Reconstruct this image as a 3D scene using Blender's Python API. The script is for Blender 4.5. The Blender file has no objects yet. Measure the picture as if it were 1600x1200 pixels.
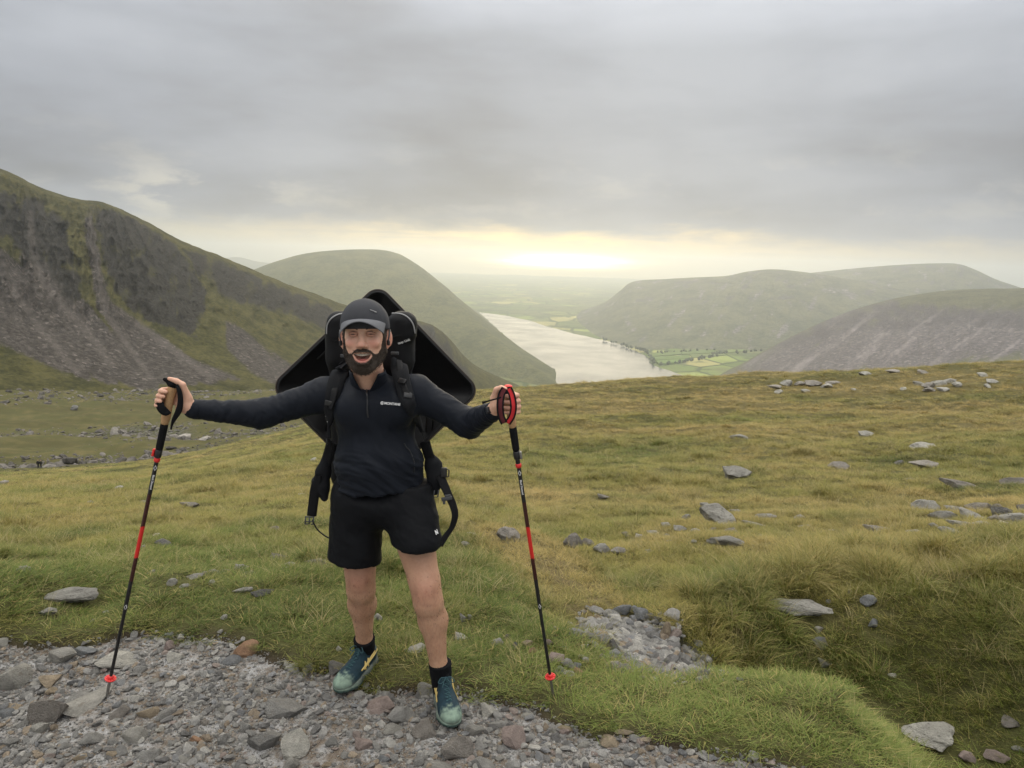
import bpy, bmesh, math, random
import numpy as np
from mathutils import Vector, Matrix

SC = bpy.context.scene
COL = SC.collection
rad = math.radians

# ------------------------------------------------------------------ camera
ZC = 1.90                    # eye height above the path
F = 1186.0                   # focal length in pixels of a 1600 px wide frame
PITCH, ROLL = 9.3, 1.7
cam_d = bpy.data.cameras.new('camera')
cam_d.sensor_width = 36.0
cam_d.lens = 36.0 * F / 1600.0
cam_d.clip_start = 0.05
cam_d.clip_end = 200000.0
cam = bpy.data.objects.new('camera', cam_d)
COL.objects.link(cam)
CR = Matrix.Rotation(rad(90 - PITCH), 3, 'X') @ Matrix.Rotation(rad(ROLL), 3, 'Z')
cam.matrix_world = Matrix.Translation((0, 0, ZC)) @ CR.to_4x4()
SC.camera = cam
CRn = np.array(CR)

# ------------------------------------------------------------------ sky and sun
SUN_AZ, SUN_EL = 3.5, 14.0      # degrees right of the view axis, above the horizon
world = bpy.data.worlds.new('World')
SC.world = world
world.use_nodes = True


class NT:
    """small helper round a node tree"""
    def __init__(self, tree):
        self.t = tree
        tree.nodes.clear()

    def n(self, kind, inputs=None, **props):
        nd = self.t.nodes.new('ShaderNode' + kind)
        for k, v in props.items():
            setattr(nd, k, v)
        for k, v in (inputs or {}).items():
            s = nd.inputs[k]
            if isinstance(v, bpy.types.NodeSocket):
                self.t.links.new(v, s)
            elif isinstance(v, (tuple, list)) and s.type == 'RGBA' and len(v) == 3:
                s.default_value = (*v, 1)
            else:
                s.default_value = v
        return nd

    def math(self, op, a, b=0.0, c=0.0, clamp=False):
        return self.n('Math', {0: a, 1: b, 2: c}, operation=op, use_clamp=clamp).outputs[0]

    def vmath(self, op, a, b=(0, 0, 0)):
        return self.n('VectorMath', {0: a, 1: b}, operation=op).outputs[0]

    def mix(self, f, a, b, blend='MIX'):
        nd = self.n('Mix', data_type='RGBA', blend_type=blend)
        for k, v in ((0, f), (6, a), (7, b)):
            s = nd.inputs[k]
            if isinstance(v, bpy.types.NodeSocket):
                self.t.links.new(v, s)
            elif k and len(v) == 3:
                s.default_value = (*v, 1)
            else:
                s.default_value = v
        return nd.outputs[2]

    def noise(self, vec, scale, detail=4, rough=0.55, dist=0.0, out=0, **kw):
        d = {'Scale': scale, 'Detail': detail, 'Roughness': rough, 'Distortion': dist}
        if vec is not None:
            d['Vector'] = vec
        return self.n('TexNoise', d, **kw).outputs[out]

    def ramp(self, f, stops, interp='LINEAR'):
        nd = self.n('ValToRGB', {0: f})
        cr = nd.color_ramp
        cr.interpolation = interp
        while len(cr.elements) < len(stops):
            cr.elements.new(0.5)
        for e, (p, c) in zip(cr.elements, stops):
            e.position = p
            e.color = (*c, 1) if isinstance(c, (tuple, list)) else (c, c, c, 1)
        return nd.outputs[0]

    def step(self, f, a, b, lo=0.0, hi=1.0):
        return self.n('MapRange', {0: f, 1: a, 2: b, 3: lo, 4: hi}, interpolation_type='SMOOTHSTEP', clamp=True).outputs[0]


def build_world():
    t = NT(world.node_tree)
    tc = t.n('TexCoord').outputs['Generated']
    sep = t.n('SeparateXYZ', {0: tc})
    x, y, z = sep.outputs
    sky = t.n('TexSky', sky_type='NISHITA', sun_disc=False, sun_elevation=rad(SUN_EL), sun_rotation=rad(SUN_AZ),
              altitude=500.0, air_density=1.0, dust_density=2.5, ozone_density=1.0).outputs[0]
    sky = t.mix(1.0, sky, (0.07, 0.07, 0.07), 'MULTIPLY')
    # the cloud deck, seen in perspective: a flat layer some way overhead
    zc = t.math('MAXIMUM', z, 0.0)
    den = t.math('ADD', zc, 0.20)
    p = t.n('CombineXYZ', {0: t.math('DIVIDE', x, den), 1: t.math('DIVIDE', y, den), 2: 0.0}).outputs[0]
    big = t.noise(p, 0.75, 3, 0.45, 0.15, noise_dimensions='2D')
    mid = t.noise(t.vmath('ADD', p, (7.3, 2.1, 0)), 2.1, 4, 0.5, 0.15, noise_dimensions='2D')
    az = t.math('ARCTAN2', x, y)
    low = t.noise(t.n('CombineXYZ', {0: t.math('MULTIPLY', az, 3.2), 1: t.math('MULTIPLY', z, 12.0)}).outputs[0], 1.0, 4, 0.52, 0.1, noise_dimensions='2D')
    dens = t.math('ADD', t.math('MULTIPLY', big, 0.40), t.math('ADD', t.math('MULTIPLY', mid, 0.20), t.math('MULTIPLY', low, 0.40)))
    cloud = t.ramp(dens, [(0.35, (0.325, 0.342, 0.372)), (0.47, (0.276, 0.291, 0.320)), (0.57, (0.235, 0.245, 0.266)), (0.67, (0.200, 0.206, 0.220))])
    # an overcast sky is brighter overhead; boosted further here to light the ground
    zen = t.n('MapRange', {0: z, 1: 0.25, 2: 1.0, 3: 1.0, 4: 6.3}, clamp=True).outputs[0]
    zen = t.math('MULTIPLY', zen, t.step(z, 0.03, 0.26, 0.86, 1.10))
    cloud = t.mix(1.0, cloud, t.n('CombineColor', {0: t.math('MULTIPLY', zen, t.step(z, 0.25, 0.9, 1.0, 1.10)), 1: t.math('MULTIPLY', zen, t.step(z, 0.25, 0.9, 1.0, 1.02)), 2: t.math('MULTIPLY', zen, t.step(z, 0.25, 0.9, 1.0, 0.88))}).outputs[0], 'MULTIPLY')
    # angle from the hidden sun
    sd = (math.sin(rad(SUN_AZ)) * math.cos(rad(1.0)), math.cos(rad(SUN_AZ)) * math.cos(rad(1.0)), math.sin(rad(1.0)))
    dt = t.n('VectorMath', {0: tc, 1: sd}, operation='DOT_PRODUCT').outputs['Value']
    ang = t.math('ARCCOSINE', t.math('MINIMUM', dt, 1.0))
    glow = t.math('MINIMUM', t.math('POWER', 2.718, t.math('MULTIPLY', ang, -4.2)), 1.0)
    # clear band under the cloud base
    gapcol = t.mix(glow, (0.36, 0.35, 0.30), (0.66, 0.49, 0.16))
    gapcol = t.mix(0.10, gapcol, sky)
    streak = t.noise(t.n('CombineXYZ', {0: t.math('MULTIPLY', az, 4.0), 1: t.math('MULTIPLY', z, 120.0)}).outputs[0], 1.0, 4, 0.6, 0.3, noise_dimensions='2D')
    gapcol = t.mix(t.step(streak, 0.48, 0.72, 0.0, 0.5), gapcol, (0.40, 0.35, 0.27))
    edge_n = t.noise(t.n('CombineXYZ', {0: t.math('MULTIPLY', az, 4.0), 1: t.math('MULTIPLY', z, 16.0)}).outputs[0], 1.0, 5, 0.62, 0.2, noise_dimensions='2D')
    base = t.math('ADD', 0.025, t.math('MULTIPLY', t.math('SUBTRACT', edge_n, 0.5), 0.07))
    cover = t.step(t.math('SUBTRACT', z, base), -0.012, 0.022)
    # thinner, brighter cloud towards the sun
    cloud = t.mix(t.math('MULTIPLY', glow, 0.10), cloud, (0.55, 0.46, 0.30))
    col = t.mix(cover, gapcol, cloud)
    # broken sunlit cloud where the deck opens, low in the sky
    brk = t.noise(t.n('CombineXYZ', {0: t.math('ADD', t.math('MULTIPLY', az, 5.5), 2.3), 1: t.math('MULTIPLY', z, 16.0)}).outputs[0], 1.6, 6, 0.62, 0.15, noise_dimensions='2D')
    bmask = t.math('MULTIPLY', t.step(brk, 0.52, 0.76), t.math('MULTIPLY', t.step(z, 0.03, 0.07), t.step(z, 0.09, 0.17, 1.0, 0.0)))
    hole = t.math('ADD', t.math('POWER', t.math('DIVIDE', t.math('ADD', az, rad(22.5)), 0.10), 2.0), t.math('POWER', t.math('DIVIDE', t.math('SUBTRACT', z, 0.064), 0.030), 2.0))
    hole = t.math('POWER', 2.718, t.math('MULTIPLY', hole, -1.0))
    bmask = t.math('ADD', t.math('MULTIPLY', bmask, 0.18), t.math('MULTIPLY', t.math('MULTIPLY', t.step(brk, 0.42, 0.60), hole), 0.65))
    col = t.mix(bmask, col, (0.60, 0.56, 0.45))
    # bright strip painted into the sky, standing for sunlight glinting on the sea
    da = t.math('SUBTRACT', az, rad(SUN_AZ))
    ex = t.math('DIVIDE', da, 0.060)
    ez = t.math('DIVIDE', t.math('SUBTRACT', z, 0.000), 0.0062)
    spot = t.math('POWER', 2.718, t.math('MULTIPLY', -1.0, t.math('ADD', t.math('MULTIPLY', ex, ex), t.math('MULTIPLY', ez, ez))))
    spot = t.math('MULTIPLY', spot, t.step(streak, 0.62, 0.40, 0.45, 1.0))
    sp = t.n('CombineColor', {0: t.math('MULTIPLY', spot, 34.0), 1: t.math('MULTIPLY', spot, 27.0), 2: t.math('MULTIPLY', spot, 14.0)}).outputs[0]
    col = t.mix(1.0, col, sp, 'ADD')
    bg = t.n('Background', {0: col, 1: 1.0}).outputs[0]
    t.n('OutputWorld', {0: bg})


build_world()
sun_d = bpy.data.lights.new('sun', 'SUN')
sun_d.energy = 0.85
sun_d.angle = rad(50)
sun_d.color = (1.0, 0.82, 0.52)
sun = bpy.data.objects.new('sun', sun_d)
COL.objects.link(sun)
_d = Vector((math.sin(rad(SUN_AZ)) * math.cos(rad(SUN_EL)), math.cos(rad(SUN_AZ)) * math.cos(rad(SUN_EL)), math.sin(rad(SUN_EL))))
sun.rotation_euler = _d.to_track_quat('Z', 'Y').to_euler()

vs = SC.view_settings
vs.view_transform = 'Standard'
vs.look = 'None'
vs.exposure = 0.5
vs.gamma = 1.0
vs.use_curve_mapping = False
cy = SC.cycles
cy.use_denoising = True
cy.max_bounces = 4
cy.diffuse_bounces = 2
cy.glossy_bounces = 2
cy.transmission_bounces = 3
cy.transparent_max_bounces = 8
cy.volume_bounces = 1
cy.sample_clamp_indirect = 4.0
cy.use_adaptive_sampling = True
cy.adaptive_threshold = 0.015


# ------------------------------------------------------------------ pixel <-> world (only used to lay the place out)
def ray(px, py):
    d = CRn @ np.array([(px - 800.0) / F, (600.0 - py) / F, -1.0])
    return d / math.hypot(d[0], d[1])          # unit horizontal length


def at_r(px, py, r):
    d = ray(px, py)
    return np.array([d[0] * r, d[1] * r, ZC + d[2] * r])


def at_z(px, py, z):
    d = ray(px, py)
    return at_r(px, py, (z - ZC) / d[2])


def at_y(px, py, Y):
    d = ray(px, py)
    return at_r(px, py, Y / d[1])


def project(P):
    P = np.asarray(P, float).reshape(-1, 3) - np.array([0, 0, ZC])
    c = P @ CRn
    return 800.0 + F * c[:, 0] / -c[:, 2], 600.0 - F * c[:, 1] / -c[:, 2]


# ------------------------------------------------------------------ numpy noise
_rng = np.random.RandomState(7)
_perm = np.concatenate([_rng.permutation(512)] * 2).astype(np.int64)
_gr = _rng.normal(size=(512, 3))
_gr /= np.linalg.norm(_gr, axis=1)[:, None]


def perlin(x, y, z=None):
    x = np.asarray(x, float)
    y = np.asarray(y, float)
    z = np.zeros_like(x) if z is None else np.asarray(z, float)
    x, y, z = np.broadcast_arrays(x, y, z)
    xi, yi, zi = np.floor(x).astype(np.int64), np.floor(y).astype(np.int64), np.floor(z).astype(np.int64)
    xf, yf, zf = x - xi, y - yi, z - zi
    u, v, w = (q * q * q * (q * (q * 6 - 15) + 10) for q in (xf, yf, zf))
    out = 0.0
    for dx in (0, 1):
        for dy in (0, 1):
            for dz in (0, 1):
                h = _perm[(_perm[(_perm[(xi + dx) & 511] + yi + dy) & 511] + zi + dz) & 511]
                g = _gr[h]
                dot = g[..., 0] * (xf - dx) + g[..., 1] * (yf - dy) + g[..., 2] * (zf - dz)
                out = out + dot * (u if dx else 1 - u) * (v if dy else 1 - v) * (w if dz else 1 - w)
    return out * 1.5


def fbm(x, y, z=None, oct=4, rough=0.5, ridged=False):
    a, s, tot = 1.0, 0.0, 0.0
    f = 1.0
    for k in range(oct):
        n = perlin(np.asarray(x) * f + 17.3 * k, np.asarray(y) * f - 9.1 * k, None if z is None else np.asarray(z) * f + 3.3 * k)
        if ridged:
            n = 1 - 2 * np.abs(n)
        s = s + a * n
        tot += a
        a *= rough
        f *= 2.03
    return s / tot


def sstep(a, b, x):
    t = np.clip((np.asarray(x, float) - a) / (b - a), 0, 1)
    return t * t * (3 - 2 * t)


def poly_dist(px, py, poly):
    """signed distance to a closed polygon (negative inside) for arrays px, py"""
    px = np.asarray(px, float)
    py = np.asarray(py, float)
    d = np.full(px.shape, 1e18)
    ins = np.zeros(px.shape, bool)
    n = len(poly)
    for i in range(n):
        ax, ay = poly[i][0], poly[i][1]
        bx, by = poly[(i + 1) % n][0], poly[(i + 1) % n][1]
        ex, ey = bx - ax, by - ay
        t = np.clip(((px - ax) * ex + (py - ay) * ey) / (ex * ex + ey * ey + 1e-12), 0, 1)
        d = np.minimum(d, (px - ax - t * ex) ** 2 + (py - ay - t * ey) ** 2)
        c = ((ay > py) != (by > py)) & (px < (bx - ax) * (py - ay) / (by - ay + 1e-12) + ax)
        ins ^= c
    d = np.sqrt(d)
    return np.where(ins, -d, d)


def line_dist(px, py, line):
    """distance to a polyline and the position along it (in points)"""
    px = np.asarray(px, float)
    py = np.asarray(py, float)
    d = np.full(px.shape, 1e18)
    s = np.zeros(px.shape)
    for i in range(len(line) - 1):
        ax, ay = line[i][0], line[i][1]
        ex, ey = line[i + 1][0] - ax, line[i + 1][1] - ay
        t = np.clip(((px - ax) * ex + (py - ay) * ey) / (ex * ex + ey * ey + 1e-12), 0, 1)
        q = (px - ax - t * ex) ** 2 + (py - ay - t * ey) ** 2
        s = np.where(q < d, i + t, s)
        d = np.minimum(d, q)
    return np.sqrt(d), s


# ------------------------------------------------------------------ objects and materials
def link(name, me, mat=None, parent=None, kind=None, smooth=False):
    o = bpy.data.objects.new(name, me)
    COL.objects.link(o)
    if mat is not None and me is not None:
        me.materials.clear()
        me.materials.append(mat)
    if parent is not None:
        o.parent = parent
    if kind:
        o['kind'] = kind
    if smooth and me is not None:
        me.polygons.foreach_set('use_smooth', np.ones(len(me.polygons), bool))
    return o


def tag(o, label, cat, group=None):
    o['label'] = label
    o['category'] = cat
    if group:
        o['group'] = group
    return o


def np_mesh(name, V, Fq, attrs=None):
    me = bpy.data.meshes.new(name)
    V = np.asarray(V, np.float32)
    Fq = np.asarray(Fq, np.int32)
    k = Fq.shape[1]
    me.vertices.add(len(V))
    me.vertices.foreach_set('co', V.ravel())
    me.loops.add(Fq.size)
    me.loops.foreach_set('vertex_index', Fq.ravel())
    me.polygons.add(len(Fq))
    me.polygons.foreach_set('loop_start', np.arange(0, Fq.size, k, dtype=np.int32))
    me.polygons.foreach_set('loop_total', np.full(len(Fq), k, np.int32))
    for nm, a in (attrs or {}).items():
        a = np.asarray(a, np.float32)
        if a.ndim == 1:
            at = me.attributes.new(nm, 'FLOAT', 'POINT')
            at.data.foreach_set('value', a)
        else:
            at = me.attributes.new(nm, 'FLOAT_COLOR', 'POINT')
            at.data.foreach_set('color', np.concatenate([a, np.ones((len(a), 1), np.float32)], 1).ravel())
    me.update(calc_edges=True)
    me.validate()
    return me


def grid_faces(nu, nv):
    i = np.arange(nu * nv).reshape(nu, nv)
    return np.stack([i[:-1, :-1], i[1:, :-1], i[1:, 1:], i[:-1, 1:]], -1).reshape(-1, 4)


def new_mat(name):
    m = bpy.data.materials.new(name)
    m.use_nodes = True
    return m, NT(m.node_tree)


def finish(t, base, rough=0.8, bump=None, bdist=0.01, bstr=1.0, spec=0.3, **extra):
    d = {'Base Color': base, 'Roughness': rough, 'Specular IOR Level': spec}
    if bump is not None:
        d['Normal'] = t.n('Bump', {'Height': bump, 'Distance': bdist, 'Strength': bstr}).outputs[0]
    d.update(extra)
    b = t.n('BsdfPrincipled', d)
    t.n('OutputMaterial', {0: b.outputs[0]})
    return b


def simple_mat(name, col, rough=0.7, spec=0.3, bscale=0.0, bdist=0.001, var=0.0, vscale=20.0, metal=0.0):
    m, t = new_mat(name)
    tc = t.n('TexCoord').outputs['Object']
    c = col
    if var:
        n = t.noise(tc, vscale, 4, 0.6)
        c = t.mix(n, tuple(q * (1 - var) for q in col), tuple(min(1, q * (1 + var)) for q in col))
    b = t.noise(tc, bscale, 3, 0.6) if bscale else None
    finish(t, c, rough, b, bdist, 1.0, spec, Metallic=metal)
    return m
# ------------------------------------------------------------------ the fellside: control points (px, py, distance) -> smooth surface
ZL = -480.0                                    # level of the lake below the path
CP = []


def cpz(px, py, z):
    CP.append(at_z(px, py, z))


def cpr(px, py, r):
    CP.append(at_r(px, py, r))


def cpa(azd, r, z):
    CP.append(np.array([math.sin(rad(azd)) * r, math.cos(rad(azd)) * r, z]))


for px in (-500, 0, 400, 800, 1200, 1600, 2100):
    cpz(px, 1200, 0.0)
for px, py in ((0, 1090), (300, 1090), (560, 1090), (800, 1120), (150, 1010), (450, 1030)):
    cpz(px, py, 0.0)
for a in (-60, -30, 0, 30, 60):
    cpa(a, 1.3, 0.0)
    cpa(a, 0.7, 0.0)
COLS = {
    -500: [(950, 4.4), (850, 6.5), (780, 13), (765, 30)],
    0: [(940, 4.4), (870, 5.9), (820, 8.2), (785, 13), (762, 24), (750, 45)],
    250: [(940, 4.3), (860, 6.0), (800, 9.2), (765, 15), (745, 28), (740, 45)],
    400: [(930, 4.4), (850, 6.1), (790, 9.2), (745, 15), (715, 30), (708, 46)],
    520: [(920, 4.5), (850, 6.0), (780, 9.2), (725, 16), (690, 32), (680, 48)],
    800: [(1000, 3.75), (900, 5.0), (800, 8.2), (740, 13), (690, 20.5), (640, 36), (610, 56)],
    1000: [(900, 5.2), (800, 8.6), (740, 13.5), (680, 23), (620, 43), (594, 60)],
    1200: [(880, 5.6), (800, 8.8), (740, 13.5), (680, 22.5), (620, 42), (586, 60)],
    1400: [(860, 6.1), (800, 8.9), (740, 13.5), (680, 22.5), (610, 44), (579, 60)],
    1600: [(880, 5.7), (800, 8.8), (740, 13.3), (680, 21.5), (610, 42), (570, 60)],
    2100: [(880, 6.0), (740, 14), (640, 34), (570, 60)],
}
for px, L in COLS.items():
    for py, r in L:
        cpr(px, py, r)
# behind the crest on the right the ground falls away to the dale
for a, k in ((62, 1.0), (45, 1.0), (30, 1.0), (20, 1.05), (10, 1.1), (0, 1.1), (-5, 1.0)):
    for r, z in ((80, -13), (120, -34), (220, -95), (450, -220), (850, -400), (1300, -486), (2200, -494)):
        cpa(a, r, z * (k if r < 500 else 1))
# the corrie on the left
for px, py, r in ((-500, 745, 120), (0, 741, 120), (0, 733, 190), (0, 700, 270), (0, 660, 390), (0, 615, 600),
                  (250, 730, 130), (250, 715, 190), (250, 690, 270), (250, 655, 400), (250, 618, 620),
                  (430, 700, 130), (430, 692, 190), (430, 668, 300), (430, 640, 440), (430, 615, 640),
                  (560, 697, 190), (560, 684, 320), (560, 664, 480), (560, 640, 700),
                  (-500, 690, 270), (-500, 640, 450), (-500, 600, 650)):
    cpr(px, py, r)
for px, r, z in ((-500, 1300, -150), (0, 1300, -170), (250, 1400, -200), (430, 1500, -230), (560, 1600, -300), (560, 2200, -470),
                 (0, 2200, -300), (-500, 2200, -300)):
    d = ray(px, 600)
    CP.append(np.array([d[0] * r, d[1] * r, z]))
CP = np.array(CP)


def to_ar(x, y):
    r = np.hypot(x, y)
    return np.arctan2(x, y) * 2.2, np.log(np.maximum(r, 0.3))


def _tps(d2):
    return 0.5 * d2 * np.log(d2 + 1e-9)


_ca, _cr = to_ar(CP[:, 0], CP[:, 1])
_rr = np.hypot(CP[:, 0], CP[:, 1])
_val = (CP[:, 2] - ZC) / _rr                 # the slope of the sight line: well scaled at every distance
_K = _tps((_ca[:, None] - _ca[None]) ** 2 + (_cr[:, None] - _cr[None]) ** 2) + np.eye(len(CP)) * 0.004
_P = np.stack([np.ones(len(CP)), _ca, _cr], 1)
_A = np.block([[_K, _P], [_P.T, np.zeros((3, 3))]])
_w = np.linalg.solve(_A, np.concatenate([_val, np.zeros(3)]))


def base_height(x, y):
    a, l = to_ar(x, y)
    out = _w[-3] + _w[-2] * a + _w[-1] * l
    for i in range(len(CP)):
        out = out + _w[i] * _tps((a - _ca[i]) ** 2 + (l - _cr[i]) ** 2)
    return ZC + out * np.hypot(x, y)


# the stony path (edge traced on the level ground) and the ditch on the right
def gp(px, py, z=0.0):
    q = at_z(px, py, z)
    return (q[0], q[1])


PATH = [gp(-420, 1040), gp(-150, 1034), gp(0, 1030), gp(60, 1026), gp(120, 1020), gp(200, 1000), gp(280, 1003), gp(345, 1000), gp(395, 1022),
        gp(450, 1052), gp(520, 1058), gp(560, 1085), gp(610, 1092), gp(660, 1085), gp(735, 1092), gp(770, 1100), gp(830, 1108),
        gp(865, 1135), gp(935, 1150), gp(1010, 1165), gp(1090, 1182), gp(1180, 1196), gp(1300, 1225), gp(1700, 1290), (3.5, 0.3), (-5, 0.3)]
DITCH = [gp(935, 972, -.1), gp(985, 995, -.14), gp(1045, 1050, -.18), gp(1150, 1078, -.34), gp(1290, 1108, -.48), gp(1440, 1190, -.54), gp(1560, 1300, -.55), gp(1700, 1480, -.55)]
DEPTH = [0.03, 0.10, 0.13, 0.30, 0.42, 0.48, 0.50, 0.5]
TRACK = [gp(935, 1000, -.2), gp(905, 940, -.25), at_r(850, 880, 5.4)[:2], at_r(790, 850, 6.2)[:2], at_r(720, 838, 6.6)[:2]]
SIKES = [[at_r(-300, 722, 205), at_r(0, 728, 195), at_r(120, 726, 190), at_r(260, 712, 200), at_r(350, 698, 215), at_r(470, 690, 200)],
         [at_r(-300, 672, 330), at_r(0, 668, 340), at_r(140, 662, 350), at_r(240, 664, 345), at_r(330, 680, 270), at_r(430, 672, 290), at_r(520, 668, 300)]]


def path_sd(x, y):
    return poly_dist(x, y, PATH) + 0.05 * fbm(x * 3.1, y * 3.1, oct=3) + 0.015 * perlin(x * 17, y * 17)


def height(x, y, detail=True):
    x = np.asarray(x, float)
    y = np.asarray(y, float)
    r = np.hypot(x, y)
    z = base_height(x, y)
    near = r < 30
    sd = np.full(x.shape, 9.0)
    sd[near] = path_sd(x[near], y[near])
    dd, ds = line_dist(x, y, DITCH)
    dep = np.interp(ds, np.arange(len(DEPTH)), DEPTH)
    wdt = np.interp(ds, np.arange(len(DEPTH)), [0.18, 0.25, 0.27, 0.37, 0.47, 0.54, 0.56, 0.56])
    z = z - dep * np.exp(-(dd / wdt) ** 2.4)
    grass = sstep(0.0, 0.30, sd)
    # turf stands a little proud of the path
    z = z + np.where(near, 0.045 * sstep(-0.02, 0.10, sd), 0.045)
    # hummocks and tussocks
    amp = np.minimum(1, r / 5.0)
    z = z + grass * amp * (0.10 * fbm(x * 0.9, y * 0.9, oct=3) + 0.05 * fbm(x * 2.6 + 5, y * 2.6, oct=2))
    z = z + np.where(r > 6, 0.34 * sstep(6, 22, r) * fbm(x * 0.23 + 3, y * 0.23, oct=3), 0)
    far = sstep(60, 220, r)
    z = z + far * (5.0 * fbm(x * 0.016 + 1.5, y * 0.016, oct=4) + 0.9 * fbm(x * 0.09, y * 0.09, oct=3))
    for S in SIKES:
        q, _ = line_dist(x, y, S)
        z = z - 2.2 * np.exp(-(q / 9.0) ** 2)
    if detail:
        z = z + (1 - grass) * (0.018 * fbm(x * 2.2, y * 2.2, oct=3) + 0.006 * perlin(x * 14, y * 14))
    return z


# attribute masks that belong to the ground itself
AZ = np.radians(np.linspace(-62, 62, 600))
RR = np.concatenate([np.geomspace(0.75, 2.2, 40)[:-1], np.geomspace(2.2, 9.0, 330)[:-1], np.geomspace(9.0, 75, 270)[:-1], np.geomspace(75, 2200, 190)])
_a, _r = np.meshgrid(AZ, RR, indexing='ij')
GX, GY = np.sin(_a) * _r, np.cos(_a) * _r
GZ = height(GX, GY)


def hfast(x, y):
    """height by interpolation on the ground grid"""
    r = np.hypot(x, y)
    fa = np.interp(np.arctan2(x, y), AZ, np.arange(len(AZ)))
    fr_ = np.interp(np.log(r), np.log(RR), np.arange(len(RR)))
    i, j = np.clip(fa.astype(int), 0, len(AZ) - 2), np.clip(fr_.astype(int), 0, len(RR) - 2)
    a, b = fa - i, fr_ - j
    return GZ[i, j] * (1 - a) * (1 - b) + GZ[i + 1, j] * a * (1 - b) + GZ[i, j + 1] * (1 - a) * b + GZ[i + 1, j + 1] * a * b


def surf(px, py, rmin=1.5, rmax=900.0):
    """where the sight line through a pixel first meets the fellside"""
    d = ray(px, py)
    r = np.geomspace(rmin, rmax, 2600)
    zz = hfast(d[0] * r, d[1] * r)
    below = np.nonzero(ZC + d[2] * r < zz)[0]
    if len(below) == 0:
        return None
    i = below[0]
    return np.array([d[0] * r[i], d[1] * r[i], zz[i]])


gsd = np.full(GX.shape, 9.0)
_m = _r < 30
gsd[_m] = path_sd(GX[_m], GY[_m])
dd_, ds_ = line_dist(GX, GY, DITCH)
bare = sstep(0.12, -0.02, gsd + 0.10 * fbm(GX * 4, GY * 4, oct=3))
bed = sstep(0.36, 0.2, dd_) * sstep(3.2, 2.6, ds_) * sstep(0.3, 0.9, ds_)
tr_, _ = line_dist(GX, GY, TRACK)
worn = sstep(0.30, 0.08, tr_ + 0.08 * fbm(GX * 3, GY * 3)) * (_r < 9)
stony = np.zeros_like(GX)
for S in SIKES:
    q, _ = line_dist(GX, GY, S)
    stony = np.maximum(stony, 0.7 * sstep(15, 3, q + 12 * fbm(GX * 0.05, GY * 0.05)))
dry = np.clip(0.5 + 0.9 * fbm(GX * 0.16 + 9, GY * 0.16, oct=4) + 0.25 * sstep(10, 40, _r) * sstep(-0.35, 0.1, _a), 0, 1)
Fg = grid_faces(*GX.shape)
Vg = np.stack([GX, GY, GZ], -1).reshape(-1, 3)
ATT = {'bare': bare.ravel(), 'bed': bed.ravel(), 'worn': worn.ravel(), 'stony': stony.ravel(), 'dry': dry.ravel()}


def sub_mesh(name, sel):
    f = Fg[sel]
    idx, inv = np.unique(f, return_inverse=True)
    return np_mesh(name, Vg[idx], inv.reshape(-1, 4), {k: v[idx] for k, v in ATT.items()})


fr = _r.ravel()[Fg].mean(1)
fsd = gsd.ravel()[Fg].mean(1)


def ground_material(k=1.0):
    m, t = new_mat('fell_ground')
    pos = t.n('NewGeometry').outputs['Position']

    def A(n):
        return t.n('Attribute', attribute_name=n).outputs['Fac']
    n1 = t.noise(pos, 0.45, 4, 0.6)
    n2 = t.noise(pos, 5.0, 4, 0.65)
    n3 = t.noise(pos, 60.0, 2, 0.6)
    nl = t.noise(pos, 0.035, 3, 0.6)
    g = t.mix(t.math('ADD', t.math('MULTIPLY', n2, 0.6), t.math('MULTIPLY', n3, 0.4)), (0.068, 0.074, 0.024), (0.165, 0.160, 0.060))
    straw = t.mix(n3, (0.16, 0.13, 0.05), (0.30, 0.245, 0.11))
    f = t.step(t.math('ADD', t.math('MULTIPLY', A('dry'), 0.7), t.math('MULTIPLY', n1, 0.5)), 0.45, 0.95, 0.0, 0.85)
    g = t.mix(f, g, straw)
    g = t.mix(t.step(nl, 0.40, 0.62, 0.0, 0.5), g, (0.10, 0.088, 0.035))
    earth = t.mix(n3, (0.045, 0.034, 0.024), (0.12, 0.092, 0.065))
    g = t.mix(t.math('MULTIPLY', A('worn'), 0.75), g, t.mix(n3, (0.17, 0.125, 0.06), (0.30, 0.23, 0.12)))
    g = t.mix(A('bare'), g, earth)
    vor = t.n('TexVoronoi', {'Vector': pos, 'Scale': 0.9}, feature='F1')
    st = t.mix(vor.outputs['Color'], (0.10, 0.10, 0.10), (0.30, 0.29, 0.28))
    st = t.mix(t.step(vor.outputs['Distance'], 0.35, 0.75), st, (0.05, 0.055, 0.025))
    g = t.mix(t.math('MULTIPLY', A('stony'), t.step(n1, 0.30, 0.55)), g, st)
    g = t.mix(A('bed'), g, (0.10, 0.095, 0.085))
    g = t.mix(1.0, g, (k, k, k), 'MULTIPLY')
    finish(t, g, 0.95, t.math('ADD', t.math('MULTIPLY', n2, 1.0), t.math('MULTIPLY', n3, 0.25)), 0.06, 0.8, 0.1)
    return m


def path_material():
    m, t = new_mat('path_grit')
    pos = t.n('NewGeometry').outputs['Position']
    n = t.noise(pos, 9, 6, 0.65)
    n3 = t.noise(pos, 90, 4, 0.6)
    v = t.n('TexVoronoi', {'Vector': pos, 'Scale': 110.0}, feature='F1')
    grit = t.mix(v.outputs['Color'], (0.19, 0.19, 0.195), (0.43, 0.425, 0.415))
    grit = t.mix(0.55, grit, t.mix(n3, (0.15, 0.15, 0.15), (0.37, 0.36, 0.345)))
    earth = t.mix(n3, (0.085, 0.068, 0.052), (0.19, 0.155, 0.12))
    c = t.mix(t.step(n, 0.40, 0.62), earth, grit)
    h = t.math('SUBTRACT', t.math('MULTIPLY', n3, 0.4), v.outputs['Distance'])
    finish(t, c, 0.9, h, 0.008, 0.9, 0.2)
    return m


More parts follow.
